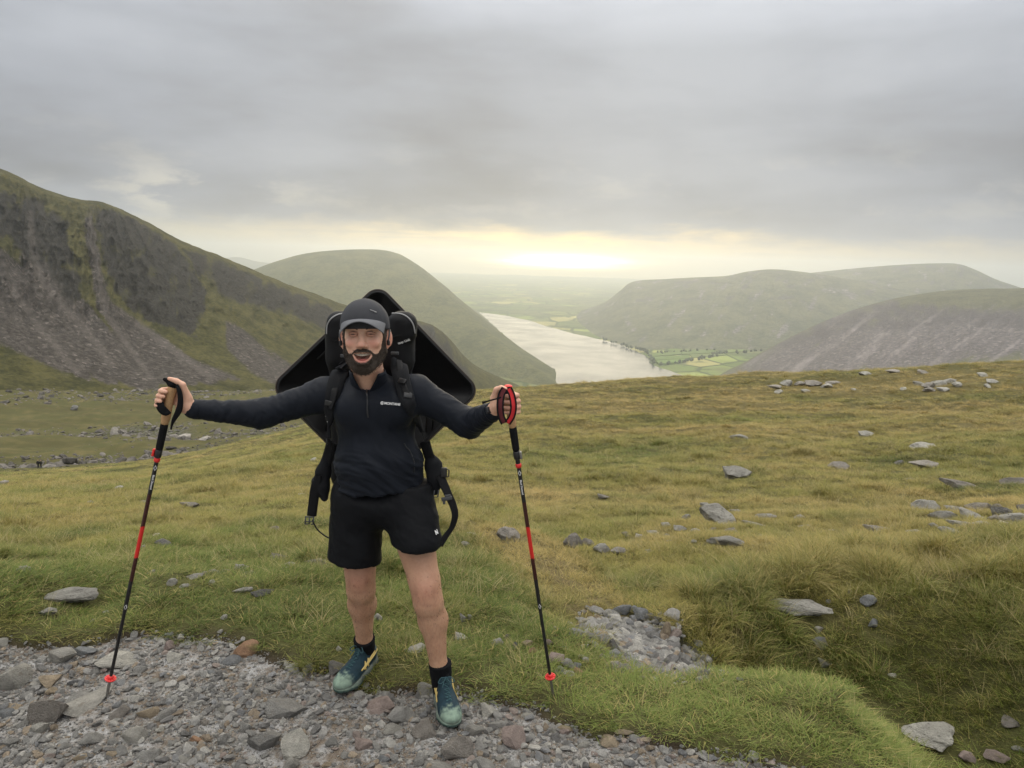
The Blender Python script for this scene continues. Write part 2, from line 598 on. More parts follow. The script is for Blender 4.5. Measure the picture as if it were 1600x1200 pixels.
MAT_G = ground_material(0.55)
MAT_P = path_material()
ispath = (fsd < 0) & (fr < 30)
ground = link('ground', sub_mesh('ground', ~ispath & (fr < 75)), MAT_G, kind='structure', smooth=True)
path = link('path', sub_mesh('path', ispath), MAT_P, kind='structure', smooth=True)
corrie = link('valley_terrain', sub_mesh('valley', fr >= 75), ground_material(0.60), kind='structure', smooth=True)  # colour darkened to stand for shade among grass blades not built here
# ------------------------------------------------------------------ far country: plain, lake, fells
LAKE_PX = [(748, 488), (775, 491), (800, 495), (828, 501), (855, 510), (885, 518), (912, 525), (940, 531), (972, 538), (983, 545), (1006, 553),
           (1014, 562), (1019, 571), (1045, 579), (1085, 593), (1130, 618), (1050, 650), (930, 655), (868, 625), (862, 603), (869, 597), (863, 590), (867, 577),
           (850, 569), (835, 560), (818, 549), (800, 536), (786, 523), (775, 512), (762, 500)]
LAKE = []
for i, (a, b) in enumerate(LAKE_PX):
    a2, b2 = LAKE_PX[(i + 1) % len(LAKE_PX)]
    for s in (0, .25, .5, .75):
        q = at_z(a + (a2 - a) * s, b + (b2 - b) * s, ZL)
        w = 30 * fbm(q[0] * 0.006, q[1] * 0.006, oct=3)
        LAKE.append((q[0] + w, q[1] + w))


def lake_sd(x, y):
    return poly_dist(x, y, LAKE)


paz = np.radians(np.linspace(-64, 64, 420))
prr = np.concatenate([np.geomspace(1900, 9000, 170)[:-1], np.geomspace(9000, 24000, 80)])
pa, pr = np.meshgrid(paz, prr, indexing='ij')
PX, PY = np.sin(pa) * pr, np.cos(pa) * pr
lsd = lake_sd(PX, PY)
PZ = ZL - 2.0 + sstep(30, 260, lsd) * 7 + sstep(200, 2500, lsd) * (28 * (fbm(PX / 900, PY / 900, oct=4) + 0.3)) + sstep(8000, 16000, pr) * 22 * fbm(PX / 2600, PY / 2600, oct=3)
PZ = np.where(lsd < 25, ZL - 2.0, PZ)


def plain_material():
    m, t = new_mat('farmland')
    pos = t.n('NewGeometry').outputs['Position']
    w = t.vmath('ADD', pos, t.vmath('SCALE', t.noise(pos, 0.002, 3, 0.5, out=1), (0, 0, 0)))
    mp = t.n('Mapping', {0: pos, 3: (0.0042, 0.0026, 0.0)})
    v = t.n('TexVoronoi', {'Vector': mp.outputs[0], 'Scale': 1.0, 'Randomness': 0.85}, feature='F1')
    ve = t.n('TexVoronoi', {'Vector': mp.outputs[0], 'Scale': 1.0, 'Randomness': 0.85}, feature='DISTANCE_TO_EDGE')
    cell = t.n('SeparateColor', {0: v.outputs['Color']}).outputs[0]
    fld = t.ramp(cell, [(0.0, (0.075, 0.11, 0.03)), (0.35, (0.11, 0.15, 0.045)), (0.6, (0.23, 0.27, 0.08)), (0.8, (0.32, 0.29, 0.12)), (1.0, (0.10, 0.12, 0.05))])
    n = t.noise(pos, 0.0016, 5, 0.6)
    n2 = t.noise(pos, 0.012, 4, 0.6)
    rough = t.mix(n2, (0.055, 0.07, 0.03), (0.14, 0.14, 0.065))
    c = t.mix(t.step(n, 0.43, 0.60), rough, fld)
    wood = t.step(t.math('ADD', t.math('MULTIPLY', t.noise(pos, 0.0031, 5, 0.65), 0.8), t.math('MULTIPLY', n2, 0.2)), 0.53, 0.60)
    c = t.mix(t.math('MULTIPLY', wood, 0.85), c, (0.035, 0.05, 0.025))
    c = t.mix(t.step(ve.outputs['Distance'], 0.05, 0.02), c, (0.035, 0.05, 0.02))
    c = t.mix(1.0, c, (1.4, 1.35, 1.2), 'MULTIPLY')
    finish(t, c, 0.95, n2, 6.0, 0.6, 0.05)
    return m


plain = link('farmland_terrain', np_mesh('farmland', np.stack([PX, PY, PZ], -1).reshape(-1, 3), grid_faces(*PX.shape)), plain_material(), kind='structure', smooth=True)


def lake_mesh():
    bm = bmesh.new()
    vs_ = [bm.verts.new((x, y, ZL)) for x, y in LAKE]
    f = bm.faces.new(vs_)
    bmesh.ops.triangulate(bm, faces=[f])
    if sum(q.normal.z for q in bm.faces) < 0:
        bmesh.ops.reverse_faces(bm, faces=bm.faces)
    me = bpy.data.meshes.new('lake')
    bm.to_mesh(me)
    return me


def water_material():
    m, t = new_mat('lake_water')
    pos = t.n('NewGeometry').outputs['Position']
    n = t.noise(pos, 0.05, 4, 0.6)
    n2 = t.noise(pos, 0.004, 3, 0.6)
    finish(t, (0.02, 0.03, 0.035), t.n('MapRange', {0: n2, 1: 0.35, 2: 0.65, 3: 0.10, 4: 0.26}).outputs[0], n, 0.35, 0.5, 0.5, IOR=1.33)
    return m


link('lake', lake_mesh(), water_material(), kind='structure')


def resample(P, n):
    P = np.asarray(P, float)
    s = np.concatenate([[0], np.cumsum(np.linalg.norm(np.diff(P, axis=0), axis=1))])
    # smooth (Catmull-Rom) resampling
    t = np.linspace(0, len(P) - 1, 40 * len(P))
    i = np.clip(t.astype(int), 0, len(P) - 2)
    f = (t - i)[:, None]
    p0, p1, p2, p3 = P[np.maximum(i - 1, 0)], P[i], P[i + 1], P[np.minimum(i + 2, len(P) - 1)]
    Q = 0.5 * (2 * p1 + (p2 - p0) * f + (2 * p0 - 5 * p1 + 4 * p2 - p3) * f ** 2 + (3 * p1 - p0 - 3 * p2 + p3) * f ** 3)
    s = np.concatenate([[0], np.cumsum(np.linalg.norm(np.diff(Q, axis=0), axis=1))])
    u = np.linspace(0, s[-1], n)
    return np.stack([np.interp(u, s, Q[:, k]) for k in range(3)], 1)


def hill(name, ridge, foot, nu, nv, mat, prof, relief, back=(900, -350), sink=25.0, nb=30, paint=None, by_index=False):
    """a fell: a face from its foot line up to its ridge line, and the far side falling away behind"""
    def pt(p):
        return at_z(p[0], p[1], ZL - 1) if p[2] is None else at_r(*p)
    Rg = [pt(p) for p in ridge]
    Ft = [pt(p) for p in foot]
    if by_index:       # matched control points
        def rs(P):
            P = np.array(P)
            t = np.linspace(0, len(P) - 1, nu)
            i = np.clip(t.astype(int), 0, len(P) - 2)
            f = (t - i)[:, None]
            p0, p1, p2, p3 = P[np.maximum(i - 1, 0)], P[i], P[i + 1], P[np.minimum(i + 2, len(P) - 1)]
            return 0.5 * (2 * p1 + (p2 - p0) * f + (2 * p0 - 5 * p1 + 4 * p2 - p3) * f ** 2 + (3 * p1 - p0 - 3 * p2 + p3) * f ** 3)
        Rg, Ft = rs(Rg), rs(Ft)
    else:
        Rg, Ft = resample(Rg, nu), resample(Ft, nu)
    Ft = Ft.copy()
    v = np.linspace(-0.06, 1, nv)
    hx = np.clip(v, -1, 1)
    hz = np.interp(np.clip(v, 0, 1), *prof)
    P = Ft[:, None] * (1 - hx)[None, :, None] + Rg[:, None] * hx[None, :, None]
    P[..., 2] = Ft[:, None, 2] + (Rg[:, None, 2] - Ft[:, None, 2]) * hz[None] - sink * np.clip(-v / 0.06, 0, 1)[None]
    dirn = Rg[:, :2] - Ft[:, :2]
    dirn = dirn / (np.linalg.norm(dirn, axis=1)[:, None] + 1e-9)
    k = np.hanning(2 * (nu // 8) + 1)
    k /= k.sum()
    dirn = np.stack([np.convolve(np.pad(dirn[:, j], len(k) // 2, mode='edge'), k, 'valid') for j in (0, 1)], 1)
    w = np.linspace(0, 1, nb + 1)[1:]
    B = np.repeat(Rg[:, None], nb, 1)
    B[..., :2] += dirn[:, None] * (back[0] * w)[None, :, None]
    B[..., 2] += (back[1] * (0.25 * w + 0.75 * w ** 2))[None]
    P = np.concatenate([P, B], 1)
    vv = np.concatenate([v, 1 + w])
    uu = np.linspace(0, 1, nu)
    U, V = np.meshgrid(uu, vv, indexing='ij')
    x, y, z = P[..., 0], P[..., 1], P[..., 2]
    dz, dn = relief(U, V, x, y, z)
    env = sstep(-0.02, 0.10, V)
    P[..., 2] += dz * env
    P[..., :2] -= dirn[:, None] * (dn * env)[..., None]
    px, py = project(P)
    att = paint(U, V, px.reshape(U.shape), py.reshape(U.shape), P[..., 0], P[..., 1], P[..., 2]) if paint else {}
    me = np_mesh(name, P.reshape(-1, 3), grid_faces(*U.shape), {q: a.ravel() for q, a in att.items()})
    return link(name, me, mat, kind='structure', smooth=True)


def fell_material(name, grass_a, grass_b, scree_a, scree_b, crag_a, crag_b, s, pale_k=1.3):
    """grass, scree and bare crag by the painted masks; s: size of the texture in metres"""
    m, t = new_mat(name)
    pos = t.n('NewGeometry').outputs['Position']

    def A(n):
        return t.n('Attribute', attribute_name=n).outputs['Fac']
    n1 = t.noise(pos, 1.0 / s, 6, 0.62)
    n2 = t.noise(pos, 6.0 / s, 6, 0.68)
    n3 = t.noise(pos, 30.0 / s, 3, 0.6)
    st = t.n('Mapping', {0: pos, 3: (9.0 / s, 9.0 / s, 2.2 / s)})
    n4 = t.noise(st.outputs[0], 1.0, 6, 0.72)
    g = t.mix(t.step(t.math('ADD', t.math('MULTIPLY', n1, 0.5), t.math('MULTIPLY', n2, 0.5)), 0.36, 0.64), grass_a, grass_b)
    sc = t.mix(t.step(t.math('ADD', t.math('MULTIPLY', n2, 0.5), t.math('MULTIPLY', n3, 0.5)), 0.34, 0.66), scree_a, scree_b)
    blk = t.n('SeparateColor', {0: t.n('TexVoronoi', {'Vector': pos, 'Scale': 8.0 / s}, feature='F1').outputs['Color']}).outputs[0]
    sc = t.mix(1.0, sc, t.ramp(blk, [(0.0, 0.55), (0.75, 1.0), (0.93, 1.25), (1.0, 2.0)]), 'MULTIPLY')
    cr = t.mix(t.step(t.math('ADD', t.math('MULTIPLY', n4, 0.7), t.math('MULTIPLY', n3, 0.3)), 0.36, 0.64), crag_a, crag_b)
    nz = t.math('MULTIPLY', t.math('SUBTRACT', n2, 0.5), 1.1)
    c = t.mix(t.step(t.math('ADD', A('scree'), nz), 0.36, 0.62), g, sc)
    nz2 = t.math('MULTIPLY', t.math('SUBTRACT', n4, 0.5), 1.2)
    c = t.mix(t.step(t.math('ADD', A('crag'), nz2), 0.36, 0.62), c, cr)
    c = t.mix(t.math('MULTIPLY', A('pale'), t.step(n3, 0.3, 0.6, 0.6, 1.0)), c, tuple(min(1, q * pale_k) for q in scree_b))
    vo = t.n('TexVoronoi', {'Vector': t.n('Mapping', {0: pos, 3: (3.4 / s, 3.4 / s, 1.3 / s)}).outputs[0], 'Scale': 1.0}, feature='F1').outputs['Distance']
    n2 = t.math('SUBTRACT', n2, t.math('MULTIPLY', t.math('MULTIPLY', vo, 1.3), A('crag')))
    h = t.math('ADD', t.math('MULTIPLY', n2, 1.0), t.math('ADD', t.math('MULTIPLY', n3, 0.35), t.math('MULTIPLY', n4, 0.8)))
    finish(t, c, 0.95, h, 0.10 * s, 1.0, 0.1)
    return m


# --- the craggy mountain on the left, about a kilometre off
def relief_left(U, V, x, y, z):
    top = sstep(0.30, 0.55, V) * sstep(1.03, 0.90, V)
    along = U * 1500
    gul = fbm(along / 75.0, V * 1.3, oct=4, ridged=True)
    crag = fbm(along / 24.0, z / 26.0, oct=4, ridged=True)
    n = fbm(x / 60, y / 60, z / 60, oct=5, rough=0.55)
    dn = top * (30 * (gul - 0.25) + 20 * (crag - 0.2)) + 9 * n
    dn = dn + (1 - top) * 2.2 * fbm(along / 40, V * 2.0, oct=4)
    dz = 2.2 * fbm(x / 25, y / 25, oct=3) * np.clip(V, 0, 1)
    return dz, dn


def blob(px, py, poly, soft):
    return sstep(soft, -soft, poly_dist(px, py, poly))


def paint_left(U, V, px, py, x, y, z):
    wob = 14 * fbm(px / 30, py / 30, oct=4)
    p, q = px + wob, py + 0.6 * wob
    sc = np.zeros_like(px)
    for poly, s in (([(38, 335), (58, 335), (66, 400), (110, 450), (165, 500), (235, 560), (250, 612), (120, 590), (-40, 520), (-60, 380), (0, 385), (30, 430)], 14),
                    ([(-400, 330), (0, 385), (60, 440), (120, 500), (200, 570), (215, 606), (60, 560), (0, 520), (-400, 500)], 14),
                    ([(132, 340), (146, 340), (160, 420), (172, 470), (230, 510), (300, 560), (375, 592), (330, 600), (240, 600), (205, 560), (180, 520), (150, 480), (140, 420)], 10),
                    ([(350, 500), (380, 515), (440, 560), (500, 590), (440, 606), (390, 580), (355, 545)], 14),
                    ([(520, 560), (600, 570), (700, 600), (640, 620), (540, 610)], 14)):
        sc = np.maximum(sc, blob(p, q, poly, s))
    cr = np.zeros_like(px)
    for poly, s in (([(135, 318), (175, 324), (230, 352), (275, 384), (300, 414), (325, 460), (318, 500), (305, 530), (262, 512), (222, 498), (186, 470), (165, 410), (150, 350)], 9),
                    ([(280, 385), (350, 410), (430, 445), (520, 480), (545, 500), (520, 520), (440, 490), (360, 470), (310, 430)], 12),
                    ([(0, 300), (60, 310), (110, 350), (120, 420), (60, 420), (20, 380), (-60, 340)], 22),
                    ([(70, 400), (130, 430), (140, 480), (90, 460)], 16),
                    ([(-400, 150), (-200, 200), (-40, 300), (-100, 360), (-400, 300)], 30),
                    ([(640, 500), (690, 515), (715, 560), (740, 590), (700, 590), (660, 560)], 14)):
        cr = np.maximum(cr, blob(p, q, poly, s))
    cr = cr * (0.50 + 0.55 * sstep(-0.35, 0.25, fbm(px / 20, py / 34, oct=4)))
    sc = sc * (0.55 + 0.5 * sstep(-0.5, 0.1, fbm((px - 0.75 * py) / 16, (py + px * .4) / 90, oct=4)))
    pale = np.zeros_like(px)
    for ln, w_ in (([(48, 335), (50, 380), (62, 430), (90, 470), (130, 510), (175, 570)], 5), ([(139, 335), (148, 400), (158, 450), (165, 490), (200, 540), (235, 590)], 4), ([(215, 505), (270, 545), (330, 590)], 5), ([(20, 450), (60, 510), (120, 580)], 5)):
        q_, _s = line_dist(px + 4 * fbm(px / 9, py / 14, oct=3), py, ln)
        pale = np.maximum(pale, 0.42 * sstep(w_ * 1.8, w_ * 0.3, q_))
    pale = np.where(V > 1, 0, np.maximum(pale, 0.28 * sc * sstep(0.1, 0.5, fbm((px - 0.7 * py) / 9, (py + px * .5) / 120, oct=4))))
    cr = np.where(V > 1.0, 0.25 * sstep(1.1, 1.0, V), cr)
    sc = np.where(V > 1.0, 0, sc)
    return {'scree': sc, 'crag': cr, 'pale': pale}


MAT_L = fell_material('left_fell', (0.032, 0.034, 0.011), (0.112, 0.101, 0.036), (0.042, 0.036, 0.031), (0.122, 0.106, 0.093), (0.008, 0.008, 0.007), (0.066, 0.060, 0.050), 22.0)  # crag tones contrast strongly, painting in crack shade the soft light lacks
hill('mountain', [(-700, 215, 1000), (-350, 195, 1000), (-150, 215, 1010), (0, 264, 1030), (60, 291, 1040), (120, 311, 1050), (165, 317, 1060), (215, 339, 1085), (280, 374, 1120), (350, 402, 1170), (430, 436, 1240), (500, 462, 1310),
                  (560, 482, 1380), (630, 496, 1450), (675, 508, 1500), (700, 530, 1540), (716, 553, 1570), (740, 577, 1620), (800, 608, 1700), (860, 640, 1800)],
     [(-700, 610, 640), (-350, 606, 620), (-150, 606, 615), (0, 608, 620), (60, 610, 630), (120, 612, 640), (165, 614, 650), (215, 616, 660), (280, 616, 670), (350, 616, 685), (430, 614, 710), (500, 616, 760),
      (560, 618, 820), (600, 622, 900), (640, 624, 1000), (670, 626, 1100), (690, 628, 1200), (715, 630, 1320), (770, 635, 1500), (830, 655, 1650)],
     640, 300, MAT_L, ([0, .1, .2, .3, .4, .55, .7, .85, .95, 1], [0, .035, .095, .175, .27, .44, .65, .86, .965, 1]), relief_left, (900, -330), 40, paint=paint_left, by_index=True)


# --- the long fell beside the lake
def relief_mid(U, V, x, y, z):
    dn = 85 * fbm(U * 11, V * 1.6, oct=5) * sstep(1.0, 0.75, V) + 14 * fbm(x / 160, y / 160, z / 160, oct=4)
    dz = 9 * fbm(x / 330, y / 330, oct=4) * np.clip(V, 0, 1) * sstep(1.02, 0.9, V)
    return dz, dn


def paint_mid(U, V, px, py, x, y, z):
    g = fbm(U * 60, V * 3, oct=4)
    sc = sstep(0.1, 0.5, g) * sstep(0.55, 0.75, U) * 0.75
    return {'scree': sc * (V < 1), 'crag': 0.35 * sstep(0.1, 0.5, fbm(U * 30, V * 9, oct=3)) * sstep(0.3, 0.6, V)}


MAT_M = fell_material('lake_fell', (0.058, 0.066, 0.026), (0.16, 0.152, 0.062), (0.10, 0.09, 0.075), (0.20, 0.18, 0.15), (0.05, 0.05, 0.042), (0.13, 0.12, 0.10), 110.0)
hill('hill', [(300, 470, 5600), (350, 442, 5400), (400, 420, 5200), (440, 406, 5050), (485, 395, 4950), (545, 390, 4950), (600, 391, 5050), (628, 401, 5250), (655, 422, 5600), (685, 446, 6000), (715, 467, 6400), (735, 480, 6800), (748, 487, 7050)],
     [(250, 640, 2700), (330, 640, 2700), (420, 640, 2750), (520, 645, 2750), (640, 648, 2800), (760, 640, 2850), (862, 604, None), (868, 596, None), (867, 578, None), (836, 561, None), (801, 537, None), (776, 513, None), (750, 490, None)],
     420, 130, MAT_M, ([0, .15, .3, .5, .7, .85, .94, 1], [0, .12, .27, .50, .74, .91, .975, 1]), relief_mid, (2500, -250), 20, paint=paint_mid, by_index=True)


# --- the fells across the lake
def relief_far(U, V, x, y, z):
    dn = 105 * fbm(U * 14 + 4, V * 2.2, oct=5) * sstep(1.0, 0.8, V) + 22 * fbm(x / 210, y / 210, z / 210, oct=4)
    dz = 16 * fbm(x / 400 + 7, y / 400, oct=4) * np.clip(V, 0, 1) * sstep(1.0, 0.85, V)
    return dz, dn


def paint_far(U, V, px, py, x, y, z):
    return {'scree': 0.62 * sstep(-0.1, 0.4, fbm(U * 34, V * 6, oct=5)), 'crag': 0.62 * sstep(-0.1, 0.4, fbm(U * 26 + 5, V * 11, oct=4)) * sstep(0.25, 0.6, V)}


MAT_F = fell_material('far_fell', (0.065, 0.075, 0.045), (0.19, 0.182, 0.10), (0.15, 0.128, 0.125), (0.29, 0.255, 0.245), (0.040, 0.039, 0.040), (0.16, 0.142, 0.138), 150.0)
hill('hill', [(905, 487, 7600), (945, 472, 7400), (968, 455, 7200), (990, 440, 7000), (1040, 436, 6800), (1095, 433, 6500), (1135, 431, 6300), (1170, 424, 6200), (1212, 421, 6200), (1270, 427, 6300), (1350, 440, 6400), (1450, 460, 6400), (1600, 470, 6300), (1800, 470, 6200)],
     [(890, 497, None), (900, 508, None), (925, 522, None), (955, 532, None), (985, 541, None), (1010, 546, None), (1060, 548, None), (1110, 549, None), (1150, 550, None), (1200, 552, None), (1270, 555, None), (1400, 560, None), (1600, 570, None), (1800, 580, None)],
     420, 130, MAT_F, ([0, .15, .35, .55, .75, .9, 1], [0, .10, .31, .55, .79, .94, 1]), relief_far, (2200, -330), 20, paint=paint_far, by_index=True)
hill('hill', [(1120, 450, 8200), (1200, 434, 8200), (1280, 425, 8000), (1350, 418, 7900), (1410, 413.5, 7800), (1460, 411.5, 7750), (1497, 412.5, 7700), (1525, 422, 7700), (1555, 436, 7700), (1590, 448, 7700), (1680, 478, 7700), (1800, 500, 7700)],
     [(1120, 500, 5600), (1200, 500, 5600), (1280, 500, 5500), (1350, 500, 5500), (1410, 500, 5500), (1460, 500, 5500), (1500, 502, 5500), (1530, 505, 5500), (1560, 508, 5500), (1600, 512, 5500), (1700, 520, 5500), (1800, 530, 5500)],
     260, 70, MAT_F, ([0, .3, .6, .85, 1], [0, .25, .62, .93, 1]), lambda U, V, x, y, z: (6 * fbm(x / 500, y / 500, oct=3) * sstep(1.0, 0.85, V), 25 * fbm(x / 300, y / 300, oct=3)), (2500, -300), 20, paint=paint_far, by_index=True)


# --- the scree-streaked fell on the right
def relief_scree(U, V, x, y, z):
    dn = 45 * fbm(U * 14, V * 1.2 - U * 3, oct=4, ridged=True) * sstep(1.0, 0.8, V) + 12 * fbm(x / 120, y / 120, z / 120, oct=4)
    dz = 9 * fbm(x / 250, y / 250, oct=4) * np.clip(V, 0, 1) * sstep(1.02, 0.9, V)
    return dz, dn


def paint_scree(U, V, px, py, x, y, z):
    # streaks of stone run down the fall line, slanting to the left as seen from here
    s = (px + 1.35 * (py - 450))
    g = fbm(s / 26, (py - px * 0.35) / 110, oct=5, rough=0.6)
    body = blob(px + 20 * fbm(px / 40, py / 40), py, [(1150, 600), (1180, 570), (1260, 520), (1340, 500), (1400, 505), (1500, 490), (1620, 500), (1800, 490), (1800, 560), (1560, 555), (1460, 575), (1340, 575), (1260, 620)], 22)
    pale = 0.62 * (0.35 + 0.65 * body) * sstep(0.02, 0.5, g + 0.25 * fbm(px / 7, py / 7, oct=3)) * sstep(466, 500, py + 10 * fbm(px / 25, py / 25))
    sc = body * (0.52 + 0.5 * g) + (0.36 + 0.5 * g) * sstep(452, 475, py - 0.02 * (px - 1400) + 8 * fbm(px / 30, py / 30)) * (1 - 0.55 * sstep(1380, 1560, px) * sstep(540, 570, py))
    cr = blob(px, py + 10 * fbm(px / 20, py / 20), [(1200, 545), (1290, 495), (1350, 475), (1400, 468), (1460, 475), (1540, 480), (1650, 482), (1800, 480), (1800, 510), (1640, 520), (1500, 510), (1420, 520), (1340, 520), (1260, 540)], 12) * (0.6 + 0.5 * fbm(px / 25, py / 14, oct=3))
    return {'scree': np.where(V <= 1, sc, 0), 'crag': np.where(V <= 1, cr, 0), 'pale': np.where(V <= 1, pale, 0)}


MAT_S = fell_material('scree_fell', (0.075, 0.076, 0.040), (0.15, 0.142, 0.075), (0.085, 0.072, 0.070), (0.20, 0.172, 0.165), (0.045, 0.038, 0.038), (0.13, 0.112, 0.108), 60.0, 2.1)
hill('hill', [(1100, 600, 3300), (1150, 577, 3350), (1190, 553, 3400), (1230, 530, 3450), (1275, 508, 3500), (1320, 489, 3550), (1360, 476, 3600), (1400, 466, 3600), (1440, 459, 3600), (1480, 454, 3600), (1540, 451, 3600), (1600, 450, 3600), (1750, 440, 3500), (1950, 430, 3400)],
     [(1080, 625, 2500), (1130, 640, 2300), (1170, 645, 2200), (1210, 650, 2150), (1255, 650, 2100), (1300, 650, 2100), (1350, 650, 2100), (1400, 650, 2100), (1440, 650, 2100), (1490, 650, 2100), (1550, 650, 2100), (1620, 650, 2100), (1770, 650, 2100), (1970, 650, 2100)],
     460, 190, MAT_S, ([0, .2, .4, .6, .75, .88, .95, 1], [0, .16, .36, .58, .76, .92, .975, 1]), relief_scree, (1500, -260), 30, paint=paint_scree, by_index=True)

# --- faint hills beyond
hill('hill', [(250, 420, 15000), (330, 408, 15000), (352, 403, 15000), (375, 402, 15000), (400, 408, 15000), (425, 412, 15000), (470, 420, 15000), (560, 430, 15000)],
     [(250, 440, 12500), (330, 440, 12500), (352, 440, 12500), (375, 440, 12500), (400, 440, 12500), (425, 440, 12500), (470, 440, 12500), (560, 440, 12500)],
     80, 14, MAT_F, ([0, .5, 1], [0, .5, 1]), lambda U, V, x, y, z: (12 * fbm(x / 700, y / 700, oct=3), 0 * x), (1500, -200), 40, nb=8, paint=paint_far, by_index=True)

# --- bright pasture at the head of the lake, with hedges and trees
def pasture(pxs, colr):
    pts = [at_z(a, b, ZL) for a, b in pxs]
    zt = ZL + 9.0
    bm = bmesh.new()
    vs_ = [bm.verts.new((p[0], p[1], zt)) for p in pts]
    vb = [bm.verts.new((p[0], p[1], ZL - 4)) for p in pts]
    bm.faces.new(vs_)
    for i in range(len(pts)):
        j = (i + 1) % len(pts)
        bm.faces.new((vs_[i], vs_[j], vb[j], vb[i]))
    bmesh.ops.recalc_face_normals(bm, faces=bm.faces)
    me = bpy.data.meshes.new('field')
    bm.to_mesh(me)
    m, t = new_mat('pasture')
    pos = t.n('NewGeometry').outputs['Position']
    n = t.noise(pos, 0.02, 4, 0.6)
    finish(t, t.mix(n, tuple(c * 0.75 for c in colr), tuple(c * 1.2 for c in colr)), 0.95, spec=0.05)
    return link('field', me, m, kind='structure')


for pl, c in (([(1024, 553), (1062, 551), (1064, 555), (1022, 559)], (0.13, 0.175, 0.055)), ([(1063, 550), (1118, 549), (1124, 553), (1066, 556)], (0.115, 0.155, 0.05)),
              ([(1022, 560), (1075, 557), (1080, 562), (1024, 565)], (0.12, 0.17, 0.045)), ([(1077, 556), (1130, 554), (1135, 557), (1082, 561)], (0.14, 0.17, 0.06)),
              ([(1135, 549), (1172, 546), (1176, 549), (1138, 553)], (0.16, 0.20, 0.06)), ([(1024, 566), (1070, 563), (1068, 568), (1030, 571)], (0.13, 0.19, 0.05))):
    pasture(pl, c)

# ------------------------------------------------------------------ the hazy air of the dale
def haze_box():
    x0, x1, y0, y1, z0, z1 = -22500, 22500, -3000, 24500, ZL - 60, 245
    bm = bmesh.new()
    bmesh.ops.create_cube(bm, size=1.0)
    for v in bm.verts:
        v.co = ((x0 + x1) / 2 + v.co.x * (x1 - x0), (y0 + y1) / 2 + v.co.y * (y1 - y0), (z0 + z1) / 2 + v.co.z * (z1 - z0))
    me = bpy.data.meshes.new('haze')
    bm.to_mesh(me)
    m = bpy.data.materials.new('haze')
    m.use_nodes = True
    t = NT(m.node_tree)
    v = t.n('VolumePrincipled', {'Color': (0.88, 0.94, 1.0), 'Density': HAZE, 'Anisotropy': 0.76})
    o = t.n('OutputMaterial', {'Volume': v.outputs[0]})
    return link('haze', me, m, kind='stuff')


HAZE = 1.05e-4
haze = haze_box()
# ------------------------------------------------------------------ rocks
def rock_mesh(name, seed, sub, cuts=9, flat=1.0, rough=0.06):
    rs = np.random.RandomState(seed)
    bm = bmesh.new()
    bmesh.ops.create_icosphere(bm, subdivisions=sub, radius=1.0)
    V = np.array([v.co[:] for v in bm.verts])
    for k in range(cuts):
        n = rs.normal(size=3)
        n /= np.linalg.norm(n)
        d = rs.uniform(0.42, 0.80)
        q = V @ n
        V -= np.where(q > d, (q - d) * 0.94, 0)[:, None] * n
    nrm = V / np.linalg.norm(V, axis=1)[:, None]
    f = fbm(V[:, 0] * 1.9 + seed, V[:, 1] * 1.9, V[:, 2] * 1.9, oct=5, rough=0.62)
    V = V + nrm * (f * rough * 2)[:, None]
    V /= np.abs(V).max(0)
    for v, c in zip(bm.verts, V):
        v.co = c
    me = bpy.data.meshes.new(name)
    bm.to_mesh(me)
    bm.free()
    me.polygons.foreach_set('use_smooth', np.ones(len(me.polygons), bool))
    try:
        me.set_sharp_from_angle(angle=rad(24))
    except Exception:
        pass
    return me


def rock_material(name, lichen, inst=False):
    m, t = new_mat(name)
    if inst:
        col = t.n('Attribute', attribute_name='tint', attribute_type='INSTANCER').outputs['Color']
        tc = t.n('TexCoord').outputs['Object']
        s = 1.6
    else:
        oi = t.n('ObjectInfo')
        col = oi.outputs['Color']
        tc = t.vmath('ADD', t.n('TexCoord').outputs['Object'], t.n('CombineXYZ', {0: t.math('MULTIPLY', oi.outputs['Random'], 40.0)}).outputs[0])
        s = 1.6
    n1 = t.noise(tc, s, 5, 0.6)
    n2 = t.noise(tc, s * 7, 5, 0.65)
    n3 = t.noise(tc, s * 30, 2, 0.6)
    c = t.mix(1.0, col, t.ramp(t.math('ADD', t.math('MULTIPLY', n1, 0.55), t.math('MULTIPLY', n2, 0.45)), [(0.30, 0.50), (0.48, 0.85), (0.66, 1.22)]), 'MULTIPLY')
    if lichen:
        c = t.mix(t.math('MULTIPLY', t.step(n2, 0.54, 0.64), 0.55), c, (0.36, 0.37, 0.31))
        c = t.mix(t.math('MULTIPLY', t.step(t.noise(tc, s * 3.1, 5, 0.7), 0.56, 0.66), 0.7), c, (0.050, 0.052, 0.04))
    else:
        c = t.mix(t.math('MULTIPLY', t.step(t.noise(tc, s * 2.3, 4, 0.7), 0.55, 0.70), 0.4), c, (0.19, 0.14, 0.09))
    finish(t, c, 0.82, t.math('ADD', n2, t.math('MULTIPLY', n3, 0.4)), 0.09, 0.8, 0.25)
    return m


